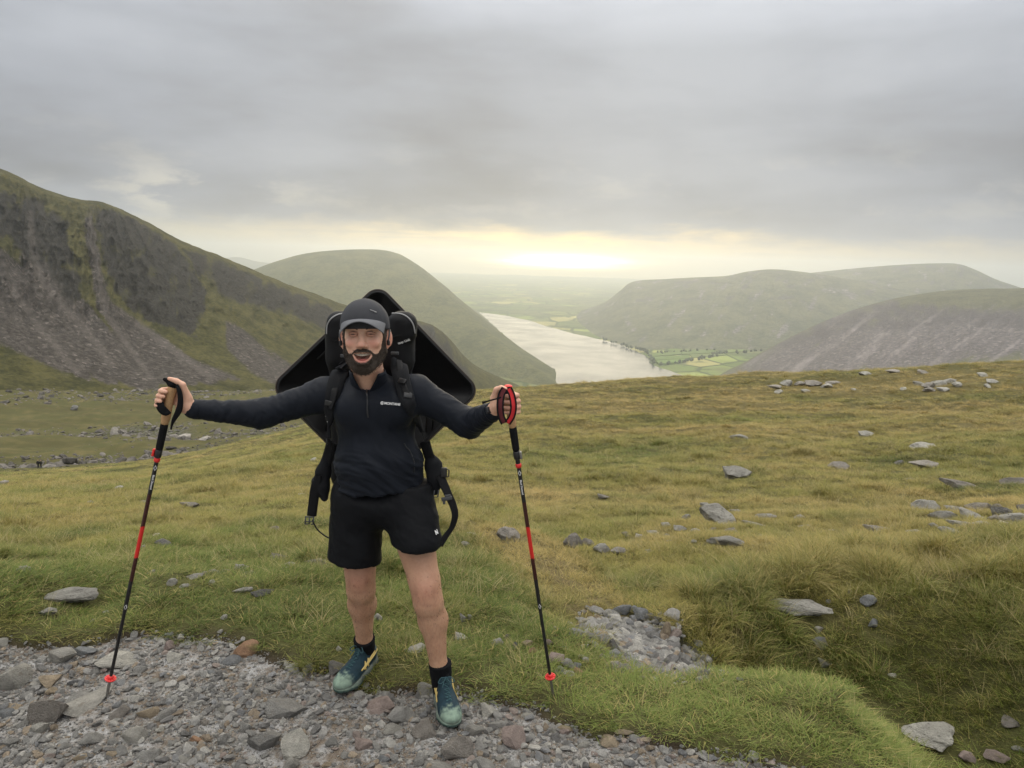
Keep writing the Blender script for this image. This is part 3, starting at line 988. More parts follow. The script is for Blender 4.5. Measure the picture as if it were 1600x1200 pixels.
MAT_R = rock_material('path_stone', False)
MAT_RL = rock_material('lichen_rock', True)
MAT_GR = rock_material('gravel_stone', False, True)
ROCKS = [rock_mesh('rock', 11 + k, 3, 13 + k % 4, rough=0.045) for k in range(10)]
ROCKS_L = []
for k in range(8):
    me = rock_mesh('boulder', 51 + k, 4, 15, rough=0.11)
    ROCKS_L.append(me)
for me in ROCKS:
    me.materials.append(MAT_R)
for me in ROCKS_L:
    me.materials.append(MAT_RL)
TONE = {'g': (0.365, 0.352, 0.325), 'p': (0.56, 0.535, 0.47), 'd': (0.19, 0.182, 0.170), 'b': (0.285, 0.292, 0.295), 't': (0.46, 0.37, 0.26), 'k': (0.43, 0.34, 0.30), 'o': (0.43, 0.26, 0.16), 'l': (0.45, 0.428, 0.38), 'm': (0.34, 0.308, 0.27)}
_rr2 = random.Random(5)
_rk = 0
RFOOT = []


def rock(px, py, w, h, tone, label, group=None, boulder=False, yaw=None, tilt=0.0, r=None, deep=None, name=None):
    """a stone whose middle shows at pixel (px, py), w by h pixels of the photograph"""
    global _rk
    _rk += 1
    b = surf(px, py + h * 0.30) if r is None else at_r(px, py + h * 0.3, r)
    if b is None:
        b = surf(px, py + h)
        if b is None:
            return None
    d = math.hypot(b[0], b[1])
    dist = math.sqrt(d * d + (b[2] - ZC) ** 2)
    sx = 0.5 * w / F * dist * 1.06
    sv = 0.5 * h / F * dist
    el = math.atan2(ZC - b[2], d)
    sy = (deep if deep else _rr2.uniform(0.65, 0.95)) * sx
    # seen height = sz cos(el) + sy sin(el): flat things near the feet are mostly depth
    sz = (sv * 1.25 - 0.75 * sy * math.sin(el)) / math.cos(el)
    if sz < 0.28 * sx:
        sz = 0.28 * sx
        sy = max(0.35 * sx, (sv * 1.25 - sz * math.cos(el)) / (0.75 * math.sin(el)) if math.sin(el) > 0.2 else sy)
        sy = min(sy, 1.2 * sx)
    az = math.atan2(b[0], b[1])
    turf = boulder or path_sd(np.array([b[0]]), np.array([b[1]]))[0] > 0.08
    me = (ROCKS_L if boulder else ROCKS)[_rk % (len(ROCKS_L) if boulder else len(ROCKS))]
    o = bpy.data.objects.new(name or ('boulder' if boulder else 'rock'), me)
    COL.objects.link(o)
    o.scale = (sx, sy, sz * 1.15)
    o.location = (b[0], b[1], b[2] + sz * (0.30 if not turf else 0.34) + (min(0.035, 0.22 * sz) if turf else 0))
    RFOOT.append((b[0], b[1], sx, sy, az))
    o.rotation_euler = (_rr2.uniform(-.12, .12), rad(tilt) + _rr2.uniform(-.1, .1), -az + (rad(yaw) if yaw is not None else _rr2.uniform(-.3, .3)) + (math.pi if _rk % 3 == 0 else 0))
    c = TONE[tone]
    j = _rr2.uniform(0.88, 1.12)
    o.color = (c[0] * j, c[1] * j, c[2] * j, 1)
    tag(o, label, 'boulder' if boulder else 'rock', group)
    return o


# stones with a look of their own
NAMED = [
    (25, 1055, 54, 40, 'l', 'broad pale slab sunk in the path where it leaves the picture', 0),
    (79, 1061, 31, 20, 't', 'brown-topped angular stone beside the broad pale slab on the path', 0),
    (98, 1022, 34, 24, 'l', 'flat pale grey slab at the turf edge, beside a bluish one', 0),
    (128, 1016, 34, 17, 'b', 'bluish flat slab at the turf edge, behind the trekking pole', 0),
    (186, 1027, 58, 28, 'p', 'long pale tapering slab behind the red basket of the trekking pole', 0),
    (75, 1110, 46, 40, 'm', 'dark squarish rock beside the longest slanting slab on the path', 0),
    (122, 1087, 33, 18, 'g', 'grey stone lying against the upper side of the longest slanting slab', 0),
    (80, 1081, 15, 12, 't', 'small tan stone below the brown-topped angular stone', 0),
    (19, 1104, 25, 11, 't', 'flat tan stone near the left end of the path', 0),
    (61, 1140, 20, 16, 'p', 'pale wedge-shaped stone below the dark squarish rock', 0),
    (235, 1111, 33, 18, 't', 'tan stone with a small chip before it, in mid path', 0),
    (261, 1114, 31, 17, 'g', 'grey stone touching the tan stone in mid path', 0),
    (211, 1150, 30, 20, 'l', 'pale slanting stone low on the path below the tan one', 0),
    (305, 1154, 18, 13, 'o', 'narrow orange-tan stone pointing uphill on the path', 0),
    (264, 1010, 17, 15, 'k', 'pink upright stone at the turf edge', 0),
    (275, 1026, 23, 13, 'p', 'pale rounded stone just below the pink upright one', 0),
    (360, 1029, 32, 17, 'b', 'blue-grey stone below the rusty brown rock at the turf edge', 0),
    (386, 1013, 34, 26, 'o', 'rusty brown rock half buried in the turf edge', 0),
    (445, 1101, 60, 34, 'g', 'flat grey four-sided slab on the path before the shoe with gold stripes', 0),
    (411, 1158, 43, 30, 'g', 'rounded grey rock next to the palest rock low on the path', 0),
    (457, 1158, 46, 40, 'p', 'palest chunky rock low on the path', 0),
    (530, 1041, 34, 21, 'd', 'dark grey stone just behind the shoe with gold stripes', 0),
    (525, 1068, 20, 16, 'm', 'brownish stone by the toe of the shoe with gold stripes', 0),
    (597, 1097, 47, 30, 'k', 'pinkish angular rock between the two shoes', 0),
    (627, 1115, 44, 28, 'g', 'domed grey rock between the two shoes', 0),
    (666, 1079, 24, 26, 'l', 'upright grey block behind the front shoe', 0),
    (661, 1139, 38, 32, 'm', 'mid-grey rock beside the sole of the front shoe', 0),
    (713, 1166, 46, 40, 'm', 'dark rock under the toe of the front shoe', 0),
    (569, 1160, 30, 22, 'k', 'pinkish stone low on the path between the feet', 0),
    (803, 1152, 34, 36, 'k', 'pink-tan pear-shaped rock at the end of the path stones', 0),
    (783, 1131, 42, 15, 'g', 'long low grey stone behind the pink-tan pear-shaped rock', 0),
    (763, 1110, 28, 25, 'p', 'pale upright block at the turf edge beside the front shoe', 0),
    (741, 1140, 28, 19, 'l', 'pale stone close beside the toe of the front shoe', 0),
    (752, 1190, 38, 26, 'g', 'grey rock at the bottom edge below the front shoe', 0),
    (952, 1157, 31, 19, 't', 'tan wedge stone at the torn turf edge right of the trekking pole', 0),
    (975, 1144, 28, 8, 't', 'thin tan sliver of rock leaning on the tan wedge stone', 0),
    (884, 1136, 28, 10, 't', 'thin tan flake above two small stones at the torn turf edge', 0),
    (831, 1020, 14, 14, 'o', 'round orange stone in the grass beside the red-banded pole', 0),
    (869, 1028, 27, 20, 'k', 'largest pink-tan stone just behind the red-banded pole', 0),
    (823, 1008, 17, 14, 't', 'tan stone touching the round orange stone', 0),
    (805, 1011, 9, 14, 'b', 'narrow upright blue-grey stone in the grass', 0),
    (973, 953, 28, 20, 'b', 'blue-grey block at the head of the stony ditch', 0),
    (1001, 963, 24, 19, 'b', 'slanting blue-grey slab at the head of the stony ditch', 0),
    (957, 1013, 27, 26, 'd', 'darkest big block at the side of the stony ditch', 0),
    (1039, 991, 18, 26, 't', 'upright tan block on the grassy side of the stony ditch', 0),
    (1016, 987, 28, 16, 'g', 'low grey block next to the upright tan block in the ditch', 0),
    (590, 966, 15, 17, 'p', 'pale stone in the grass beside the bare calf of the rear leg', 0),
    (649, 1012, 30, 15, 'p', 'rounded pale stone in the grass between the legs', 0),
    (720, 995, 21, 15, 'p', 'pale stone in the grass right of the front calf', 0),
    (1148, 741, 47, 22, 'l', 'lone domed boulder high on the grass slope', 1),
    (1125, 807, 62, 36, 'l', 'biggest leaning boulder of the stone scatter right of the pole', 1),
    (1102, 791, 16, 14, 'l', 'small pointed rock on the shoulder of the biggest leaning boulder', 1),
    (1439, 791, 42, 22, 'l', 'rounded boulder standing just left of the rocky outcrop', 1),
    (1313, 728, 33, 13, 'm', 'low brown-grey boulder on the open grass slope', 1),
    (1446, 725, 40, 13, 'm', 'flat-backed boulder with a small dark stone beside it', 1),
    (1406, 724, 14, 8, 'd', 'small dark stone beside the flat-backed boulder', 1),
    (1444, 697, 35, 12, 'l', 'ragged pale boulder upslope of the flat-backed one', 1),
    (1351, 679, 23, 9, 'l', 'small ragged rock high on the brown grass', 1),
    (1152, 684, 30, 5, 'l', 'thin flat rock lying flush in the brown grass', 1),
    (1244, 947, 90, 30, 'l', 'long lichened slab lying across the grassy bank', 1),
    (1354, 936, 25, 15, 'b', 'blue-grey stone near the long lichened slab on the bank', 1),
    (1279, 1004, 23, 17, 'b', 'grey block in the bank straight below the long lichened slab', 1),
    (1287, 1037, 20, 15, 'l', 'pale stone low in the bank above the ditch', 1),
    (1459, 1143, 72, 34, 'p', 'big pale rock in the bottom of the ditch', 1),
    (1510, 1184, 22, 15, 'k', 'pinkish stone in the ditch below the big pale rock', 0),
    (1555, 1181, 28, 16, 'k', 'brown-pink stone in the ditch next to the pinkish one', 0),
    (1130, 848, 58, 9, 'l', 'long flat rock flush with the turf below the leaning boulder', 1),
    (1375, 830, 46, 8, 'm', 'long flat rock flush with the turf between boulder and outcrop', 1),
    (799, 838, 44, 27, 'm', 'brownish boulder in the grass just left of the red-banded pole', 1),
    (892, 846, 34, 26, 'm', 'upright lichened boulder just right of the red-banded pole', 1),
    (113, 934, 78, 17, 'l', 'long rib of bare rock slanting out of the turf', 1),
    (432, 871, 31, 13, 'd', 'dark overhanging rock in the turf left of the shorts', 1),
    (493, 878, 32, 11, 'l', 'pale lichened rock just left of the shorts hem', 1),
    (408, 931, 38, 8, 'd', 'dark thin rib of rock in the turf left of the rear knee', 1),
    (257, 849, 25, 12, 'd', 'dark grey stone among pale ones near the red band of the pole', 1),
    (297, 788, 29, 10, 'm', 'brown rock showing through the grass below the outstretched sleeve', 1),
    (32, 892, 22, 12, 'l', 'pale stone sunk in the turf near the left picture edge', 1),
    (180, 674, 12, 11, 'm', 'round lone boulder on the green floor of the corrie', 1),
    (289, 681, 21, 11, 'm', 'larger of two boulders below the hand in the corrie', 1),
    (322, 685, 19, 8, 'm', 'smaller flatter boulder of two below the hand in the corrie', 1),
    (116, 638, 10, 9, 'd', 'dark boulder on the corrie floor under the scree', 1),
]
for q in NAMED:
    rock(q[0], q[1], q[2], q[3], q[4], q[5], boulder=bool(q[6]))
# the longest slab on the path, lying aslant
o = rock(134, 1098, 150, 46, 'l', 'longest pale grey slab slanting across the path under the trekking pole', yaw=0, deep=0.2)
p0, p1 = surf(80, 1130), surf(190, 1066)
o.location = tuple((p0 + p1) / 2 + np.array([0, 0, 0.005]))
o.rotation_euler = (0, 0.0, math.atan2(p1[1] - p0[1], p1[0] - p0[0]))
o.scale = (np.linalg.norm(p1 - p0) * 0.5, 0.075, 0.035)

SMALL = {
    ('grey stone among the loose gravel of the path', 'loose path stones', 0):
        [(10, 1116, 20, 12, 'b'), (190, 1112, 28, 18, 'm'), (143, 1152, 30, 18, 'g'), (235, 1180, 30, 18, 'g'), (314, 1010, 13, 12, 'g'), (346, 1110, 11, 12, 'p'), (384, 1135, 18, 20, 'g'), (350, 1158, 16, 15, 'g'), (4, 1003, 20, 14, 'p'),
         (177, 1176, 18, 10, 't'), (15, 1160, 22, 12, 'g'), (130, 1182, 30, 11, 't'), (613, 1137, 30, 14, 'l'), (686, 1195, 45, 20, 'l'), (455, 1192, 24, 22, 'l'), (517, 1159, 18, 16, 'g'), (655, 1190, 18, 18, 'g'), (881, 1146, 15, 14, 'k'), (865, 1141, 10, 10, 'p'),
         (912, 1164, 19, 12, 'l'), (1033, 1195, 20, 14, 'g'), (57, 1027, 14, 9, 'l'), (150, 1050, 14, 11, 'g'), (220, 1045, 18, 11, 'g'), (240, 1062, 16, 8, 'l'), (290, 1075, 14, 9, 'g'), (330, 1050, 13, 9, 'b'), (335, 1080, 12, 8, 'g'), (300, 1100, 12, 8, 'l'), (420, 1062, 16, 10, 'g'),
         (400, 1080, 12, 8, 'l'), (490, 1120, 12, 9, 'g'), (350, 1180, 14, 9, 'k'), (290, 1185, 16, 10, 'l'), (100, 1165, 18, 10, 'g'), (45, 1180, 18, 9, 'g'), (180, 1140, 12, 7, 'g'), (250, 1140, 11, 7, 'p'), (500, 1060, 13, 9, 'p'), (470, 1072, 12, 8, 'l'), (550, 1120, 10, 8, 'l'),
         (580, 1125, 12, 8, 'g'), (540, 1180, 16, 10, 'g'), (600, 1185, 18, 11, 'b'), (630, 1165, 12, 9, 'l'), (510, 1195, 14, 9, 't'), (700, 1120, 10, 8, 'g'), (780, 1185, 14, 9, 'l'), (830, 1180, 15, 9, 'g'), (850, 1160, 11, 7, 'b'), (870, 1190, 14, 8, 'l'), (960, 1190, 14, 8, 'g'),
         (990, 1182, 12, 8, 'b'), (930, 1178, 11, 7, 'k'), (824, 1115, 20, 12, 'p'), (35, 1130, 16, 9, 'g'), (375, 1100, 13, 9, 'g'), (200, 1078, 13, 8, 'g'), (160, 1076, 11, 7, 'b'), (270, 1160, 14, 9, 'g'), (320, 1130, 12, 8, 'm')],
    ('small stone in the grass behind the red-banded pole tip', 'stones in the grass by the pole tip', 0):
        [(777, 1004, 23, 15, 'l'), (887, 1036, 19, 15, 'g'), (903, 1040, 12, 9, 'b'), (875, 1049, 21, 13, 'b'), (887, 1053, 18, 12, 'p'), (904, 1048, 16, 11, 'o'), (915, 1032, 9, 8, 'p'), (883, 1012, 14, 9, 'b'), (723, 967, 10, 13, 'g'), (733, 966, 8, 9, 'g'), (529, 1014, 9, 9, 'p'), (793, 996, 11, 9, 'd'), (858, 1005, 12, 10, 'k')],
    ('grey stone heaped in the stony ditch', 'stones in the ditch', 0):
        [(991, 951, 17, 13, 'b'), (951, 960, 11, 13, 'p'), (952, 977, 25, 13, 'g'), (955, 990, 25, 13, 'l'), (969, 998, 23, 15, 'b'), (980, 1011, 21, 13, 'b'), (963, 1043, 23, 15, 'l'), (940, 1017, 11, 11, 'k'), (940, 1027, 11, 9, 'g'), (991, 993, 15, 13, 'p'), (985, 980, 13, 10, 'g'), (972, 1052, 11, 9, 'g'), (997, 1004, 17, 13, 'g'),
         (1010, 1000, 12, 9, 'l'), (1020, 1008, 11, 8, 'g'), (1005, 1018, 13, 9, 'g'), (990, 1024, 14, 9, 'l'), (1030, 1020, 10, 8, 'g'), (1000, 1035, 12, 8, 'p'), (1020, 1035, 10, 7, 'g'), (980, 1038, 18, 10, 'k'), (1040, 1036, 10, 7, 'l'), (970, 970, 14, 10, 'g')],
    ('weathered rock in the scatter right of the pole', 'rock scatter right of the pole', 1):
        [(1195, 806, 33, 14, 'l'), (1248, 808, 19, 9, 'l'), (1139, 830, 25, 13, 'm'), (1176, 820, 38, 10, 'l'), (1073, 809, 15, 11, 'l'), (1040, 820, 15, 9, 'p'), (1259, 822, 19, 8, 'm'), (1298, 830, 22, 7, 'l'), (1193, 838, 16, 7, 'l'), (920, 852, 26, 17, 'm'), (937, 857, 30, 16, 'l'), (966, 860, 24, 14, 'm'),
         (1000, 839, 26, 10, 'l'), (1020, 832, 20, 9, 'l'), (1060, 827, 22, 10, 'l'), (980, 836, 18, 9, 'm'), (1150, 800, 18, 11, 'l'), (1085, 829, 20, 8, 'l'), (1042, 838, 12, 8, 'b'), (1048, 846, 14, 6, 'b'), (1114, 829, 14, 8, 'm'), (1083, 846, 11, 7, 'l'), (1014, 862, 15, 7, 'l'), (1217, 798, 12, 6, 'l'), (1427, 831, 24, 8, 'l'), (1232, 837, 12, 5, 'l')],
    ('weathered rock of the outcrop on the grass slope', 'rocks of the outcrop', 1):
        [(1469, 807, 46, 12, 'l'), (1514, 805, 36, 18, 'l'), (1532, 792, 36, 12, 'm'), (1566, 805, 30, 20, 'd'), (1590, 812, 40, 18, 'l'), (1551, 812, 20, 12, 'm'), (1502, 820, 36, 8, 'l'), (1488, 834, 36, 8, 'l'), (1555, 793, 20, 10, 'm'), (1535, 818, 24, 9, 'l'), (1570, 820, 26, 8, 'p'), (1490, 795, 24, 8, 'l'), (1598, 798, 20, 12, 'm'), (1460, 822, 14, 7, 'l')],
    ('flat dark rock breaking the turf above the outcrop', 'dark rocks above the outcrop', 1): [(1499, 760, 50, 9, 'm'), (1579, 754, 42, 10, 'm'), (1425, 751, 18, 5, 'm')],
    ('rock of the broken ground along the skyline crest', 'rocks along the crest', 1):
        [(1210, 605, 22, 9, 'm'), (1230, 600, 20, 10, 'l'), (1250, 600, 16, 7, 'm'), (1268, 600, 26, 9, 'm'), (1290, 603, 16, 7, 'l'), (1300, 598, 22, 7, 'm'), (1215, 612, 14, 6, 'l'), (1258, 611, 18, 6, 'l'), (1436, 600, 18, 8, 'l'), (1452, 603, 20, 9, 'm'), (1468, 600, 20, 9, 'l'), (1484, 597, 18, 8, 'l'), (1450, 610, 18, 7, 'm'), (1474, 609, 18, 7, 'l'), (1497, 602, 14, 7, 'l'),
         (1350, 584, 22, 6, 'l'), (1395, 580, 20, 7, 'm'), (1440, 582, 20, 6, 'm'), (1535, 586, 14, 6, 'p'), (1548, 597, 16, 6, 'l'), (1543, 604, 10, 5, 'p'), (1334, 609, 8, 4, 'p'), (1410, 608, 10, 5, 'p')],
    ('small pale stone dotted in the grass behind the hiker', 'stones dotted in the left turf', 1):
        [(203, 842, 15, 9, 'p'), (244, 837, 13, 8, 'p'), (224, 857, 10, 7, 'p'), (185, 762, 12, 6, 'p'), (223, 785, 9, 5, 'l'), (140, 785, 10, 5, 'l'), (57, 830, 10, 5, 'p'), (426, 827, 18, 9, 'm'), (338, 757, 10, 5, 'm'), (294, 832, 10, 5, 'l'), (491, 718, 11, 6, 'p'), (471, 772, 10, 4, 'p'), (239, 894, 14, 8, 'p'), (692, 808, 20, 9, 'l'), (738, 835, 17, 9, 'l'), (728, 850, 15, 8, 'l'), (725, 880, 18, 6, 'p'),
         (454, 881, 18, 9, 'l'), (375, 888, 24, 12, 'l'), (391, 895, 16, 8, 'm'), (304, 902, 27, 9, 'l'), (337, 895, 24, 10, 'l'), (352, 893, 18, 9, 'm'), (267, 910, 17, 11, 'l'), (332, 911, 11, 8, 'p'), (381, 923, 30, 6, 'l'), (351, 966, 11, 8, 'p'), (289, 915, 14, 7, 'l'), (318, 898, 14, 8, 'l'), (72, 956, 24, 12, 'l'), (4, 755, 14, 9, 'm'), (445, 890, 16, 9, 'l'), (466, 886, 12, 7, 'm'), (941, 776, 20, 11, 'm'), (345, 988, 9, 6, 'p'), (166, 958, 8, 6, 'p'), (146, 970, 9, 5, 'p'), (700, 800, 10, 5, 'p')],
    ('stone half hidden in the grass bank above the ditch', 'stones in the bank', 0):
        [(1328, 926, 9, 8, 'p'), (1364, 976, 13, 13, 'b'), (1579, 1131, 20, 13, 'm'), (1592, 1172, 16, 9, 'l'), (1394, 1057, 12, 7, 'p'), (1276, 958, 13, 7, 'l'), (1278, 985, 12, 9, 'l'), (1293, 941, 9, 6, 'b')],
}
# each small stone is told apart by its tone, its size and the thing it lies next to
MARKS = [(134, 1098, 'the longest slanting slab'), (25, 1055, 'the broad pale slab'), (75, 1110, 'the dark squarish rock'), (235, 1111, 'the tan stone in mid path'), (168, 1058, "the pole's basket on the path"),
         (386, 1013, 'the rusty brown rock'), (445, 1101, 'the flat four-sided slab'), (457, 1158, 'the palest chunky path rock'), (560, 1070, 'the gold-striped shoe'), (705, 1115, 'the front shoe'), (803, 1152, 'the pear-shaped pink rock'),
         (952, 1157, 'the tan wedge stone'), (862, 1080, 'the pole tip in the grass'), (831, 1020, 'the round orange stone'), (973, 953, 'the blue-grey ditch block'), (957, 1013, 'the darkest ditch block'), (1039, 991, 'the upright tan block'),
         (1125, 807, 'the biggest leaning boulder'), (892, 846, 'the boulder right of the pole'), (1439, 791, 'the rounded boulder by the outcrop'), (1148, 741, 'the lone domed boulder'), (1446, 725, 'the flat-backed boulder'),
         (1244, 947, 'the long lichened slab'), (1459, 1143, 'the big pale ditch rock'), (113, 934, 'the long rib of rock'), (432, 871, 'the dark overhanging rock'), (220, 848, "the left pole's red band"), (825, 848, "the right pole's red band"),
         (485, 815, 'the hanging belt buckle'), (297, 788, 'the brown rock under the sleeve'), (1240, 603, 'the skyline rocks near the lake'), (1466, 603, 'the skyline stone patch'), (1532, 805, 'the middle of the outcrop'),
         (305, 1154, 'the narrow orange path stone'), (563, 905, 'the rear knee'), (666, 925, 'the front knee'), (700, 800, 'the looped belt webbing')]
TWORD = {'g': 'grey', 'p': 'pale', 'd': 'dark', 'b': 'bluish', 't': 'tan', 'k': 'pinkish', 'o': 'rusty', 'l': 'light grey', 'm': 'brown-grey'}
_used = {}
for (lab, grp, bo), L in SMALL.items():
    for px, py, w, h, tn in L:
        best = None
        for mx_, my_, ph in sorted(MARKS, key=lambda q: (q[0] - px) ** 2 + (q[1] - py) ** 2)[:4]:
            dx, dy = px - mx_, py - my_
            ds_q = math.hypot(dx, dy)
            k8 = int(((math.degrees(math.atan2(-dy, dx)) + 382.5) % 360) // 45)
            way = ['right of', 'above and right of', 'above', 'above and left of', 'left of', 'below and left of', 'below', 'below and right of'][k8]
            far_ = 'just ' if ds_q < 38 else ('' if ds_q < 90 else 'well ')
            size = ('flat ' if h < 0.36 * w else '') + ('small' if w < 14 else ('medium' if w < 25 else 'sizeable'))
            text = '%s %s stone %s%s %s' % (size, TWORD[tn], far_, way, ph)
            if text not in _used:
                best = text
                break
        best = best or lab
        _used[best] = 1
        rock(px, py, w, h, tn, best, grp, bool(bo))


# ------------------------------------------------------------------ scattered stuff: one object each, small meshes on points
def scatter(name, pts, rot, scl, idx, tint, protos):
    me = bpy.data.meshes.new(name)
    n = len(pts)
    me.vertices.add(n)
    me.vertices.foreach_set('co', np.asarray(pts, np.float32).ravel())
    for nm, ty, key, a in (('rot', 'FLOAT_VECTOR', 'vector', rot), ('scl', 'FLOAT_VECTOR', 'vector', scl), ('pick', 'INT', 'value', idx)):
        at = me.attributes.new(nm, ty, 'POINT')
        at.data.foreach_set(key, np.asarray(a, np.int32 if ty == 'INT' else np.float32).ravel())
    at = me.attributes.new('tint', 'FLOAT_COLOR', 'POINT')
    at.data.foreach_set('color', np.concatenate([np.asarray(tint, np.float32), np.ones((n, 1), np.float32)], 1).ravel())
    o = link(name, me, kind='stuff')
    coll = bpy.data.collections.new(name + '_pieces')
    for k, p in enumerate(protos):
        coll.objects.link(bpy.data.objects.new('%s_piece_%02d' % (name, k), p))
    ng = bpy.data.node_groups.new(name, 'GeometryNodeTree')
    ng.interface.new_socket('Geometry', in_out='INPUT', socket_type='NodeSocketGeometry')
    ng.interface.new_socket('Geometry', in_out='OUTPUT', socket_type='NodeSocketGeometry')
    N, Lk = ng.nodes, ng.links
    gi, go = N.new('NodeGroupInput'), N.new('NodeGroupOutput')
    ci = N.new('GeometryNodeCollectionInfo')
    ci.inputs['Collection'].default_value = coll
    ci.inputs['Separate Children'].default_value = True
    ci.inputs['Reset Children'].default_value = True
    ip = N.new('GeometryNodeInstanceOnPoints')
    ip.inputs['Pick Instance'].default_value = True

    def attr(nm, ty):
        a = N.new('GeometryNodeInputNamedAttribute')
        a.data_type = ty
        a.inputs['Name'].default_value = nm
        return a.outputs['Attribute']
    e2r = N.new('FunctionNodeEulerToRotation')
    Lk.new(attr('rot', 'FLOAT_VECTOR'), e2r.inputs[0])
    Lk.new(gi.outputs[0], ip.inputs['Points'])
    Lk.new(ci.outputs[0], ip.inputs['Instance'])
    Lk.new(attr('pick', 'INT'), ip.inputs['Instance Index'])
    Lk.new(e2r.outputs[0], ip.inputs['Rotation'])
    Lk.new(attr('scl', 'FLOAT_VECTOR'), ip.inputs['Scale'])
    Lk.new(ip.outputs[0], go.inputs[0])
    md = o.modifiers.new('scatter', 'NODES')
    md.node_group = ng
    return o


RS = np.random.RandomState(21)


# gravel on the path
GRAV = []
for k in range(8):
    me = rock_mesh('gravel', 90 + k, 2 if k < 3 else 1, 7, rough=0.08)
    me.materials.append(MAT_GR)
    GRAV.append(me)


def gravel():
    n = 250000
    a = rad(43) * (RS.rand(n) * 2 - 1)
    r = np.sqrt(RS.rand(n) * (4.9 ** 2 - 1.9 ** 2) + 1.9 ** 2)
    x, y = np.sin(a) * r, np.cos(a) * r
    sd = path_sd(x, y)
    patch = fbm(x * 2.1 + 4, y * 2.1, oct=4)
    keep = (sd < 0.05 * RS.rand(n)) & (RS.rand(n) < np.clip(0.60 + 1.3 * patch, 0.12, 1.0)) & (RS.rand(n) < 0.85)
    x, y, patch = x[keep], y[keep], patch[keep]
    n = len(x)
    s = 0.0030 * (1 - RS.rand(n)) ** (-0.50)
    s = np.minimum(s, 0.021)
    # stones washed into the ditch
    m = 8000
    t = RS.rand(m) * 2.5 + 0.55
    i = t.astype(int)
    D = np.array([q[:2] for q in DITCH])
    c = D[i] * (1 - (t - i))[:, None] + D[i + 1] * (t - i)[:, None]
    wd = np.interp(t, [0.5, 1, 2, 3], [0.14, 0.21, 0.22, 0.10])
    c = c + RS.normal(size=(m, 2)) * (wd * 0.55)[:, None]
    s2 = np.minimum(0.009 * (1 - RS.rand(m)) ** (-0.5), 0.042)
    x, y, s = np.concatenate([x, c[:, 0]]), np.concatenate([y, c[:, 1]]), np.concatenate([s, s2])
    n = len(x)
    z = hfast(x, y) + s * 0.25
    tone = RS.rand(n)
    base = np.array([[.48, .465, .435], [.64, .615, .56], [.31, .30, .285], [.52, .42, .31], [.40, .40, .40], [.50, .41, .36]])
    w = np.searchsorted([.42, .62, .80, .86, .95], tone)
    tint = base[w] * RS.uniform(.75, 1.25, (n, 1))
    rot = np.stack([RS.uniform(-.5, .5, n), RS.uniform(-.5, .5, n), RS.uniform(0, 6.28, n)], 1)
    scl = np.stack([s * RS.uniform(.9, 1.5, n), s * RS.uniform(.7, 1.0, n), s * RS.uniform(.4, .8, n)], 1)
    pick = np.where(s > 0.013, RS.randint(0, 3, n), RS.randint(3, 8, n))
    return scatter('gravel', np.stack([x, y, z], 1), rot, scl, pick, tint, GRAV)


gravel()


# boulder fields in the corrie and at the foot of the scree
def scree_blocks():
    P, S = [], []
    for Sk in SIKES:
        Sk = np.array(Sk)
        m = 2400
        t = RS.rand(m) * (len(Sk) - 1.001)
        i = t.astype(int)
        c = Sk[i] * (1 - (t - i))[:, None] + Sk[i + 1] * (t - i)[:, None]
        off = RS.normal(size=(m, 2)) * 11.0
        P.append(c[:, :2] + off)
        S.append(np.minimum(0.22 * (1 - RS.rand(m)) ** (-0.5), 1.6))
    m = 9000
    a = rad(-36) + RS.rand(m) * rad(30)
    r = RS.uniform(430, 690, m) ** 1.0
    q = np.stack([np.sin(a) * r, np.cos(a) * r], 1)
    d = fbm(q[:, 0] / 60, q[:, 1] / 60, oct=3) + (r - 560) / 170
    k = d > RS.uniform(-0.3, 0.9, m)
    P.append(q[k])
    S.append(np.minimum(0.35 * (1 - RS.rand(k.sum())) ** (-0.45), 2.2))
    m = 3500
    a = rad(-40) + RS.rand(m) * rad(36)
    r = np.exp(RS.uniform(math.log(90), math.log(640), m))
    q = np.stack([np.sin(a) * r, np.cos(a) * r], 1)
    k = fbm(q[:, 0] / 35 + 3, q[:, 1] / 35, oct=3) > RS.uniform(0.0, 0.5, m)
    P.append(q[k])
    S.append(np.minimum(0.16 * (1 - RS.rand(k.sum())) ** (-0.5), 1.3))
    P, S = np.concatenate(P), np.concatenate(S)
    n = len(P)
    z = hfast(P[:, 0], P[:, 1]) + S * 0.15
    tint = np.array([[.15, .137, .122]]) * RS.uniform(.4, 1.4, (n, 1))
    rot = np.stack([RS.uniform(-.5, .5, n), RS.uniform(-.5, .5, n), RS.uniform(0, 6.28, n)], 1)
    scl = np.stack([S * RS.uniform(.9, 1.5, n), S * RS.uniform(.7, 1.0, n), S * RS.uniform(.4, .8, n)], 1)
    return scatter('rubble', np.stack([P[:, 0], P[:, 1], z], 1), rot, scl, RS.randint(0, 8, n), tint, GRAV)


scree_blocks()



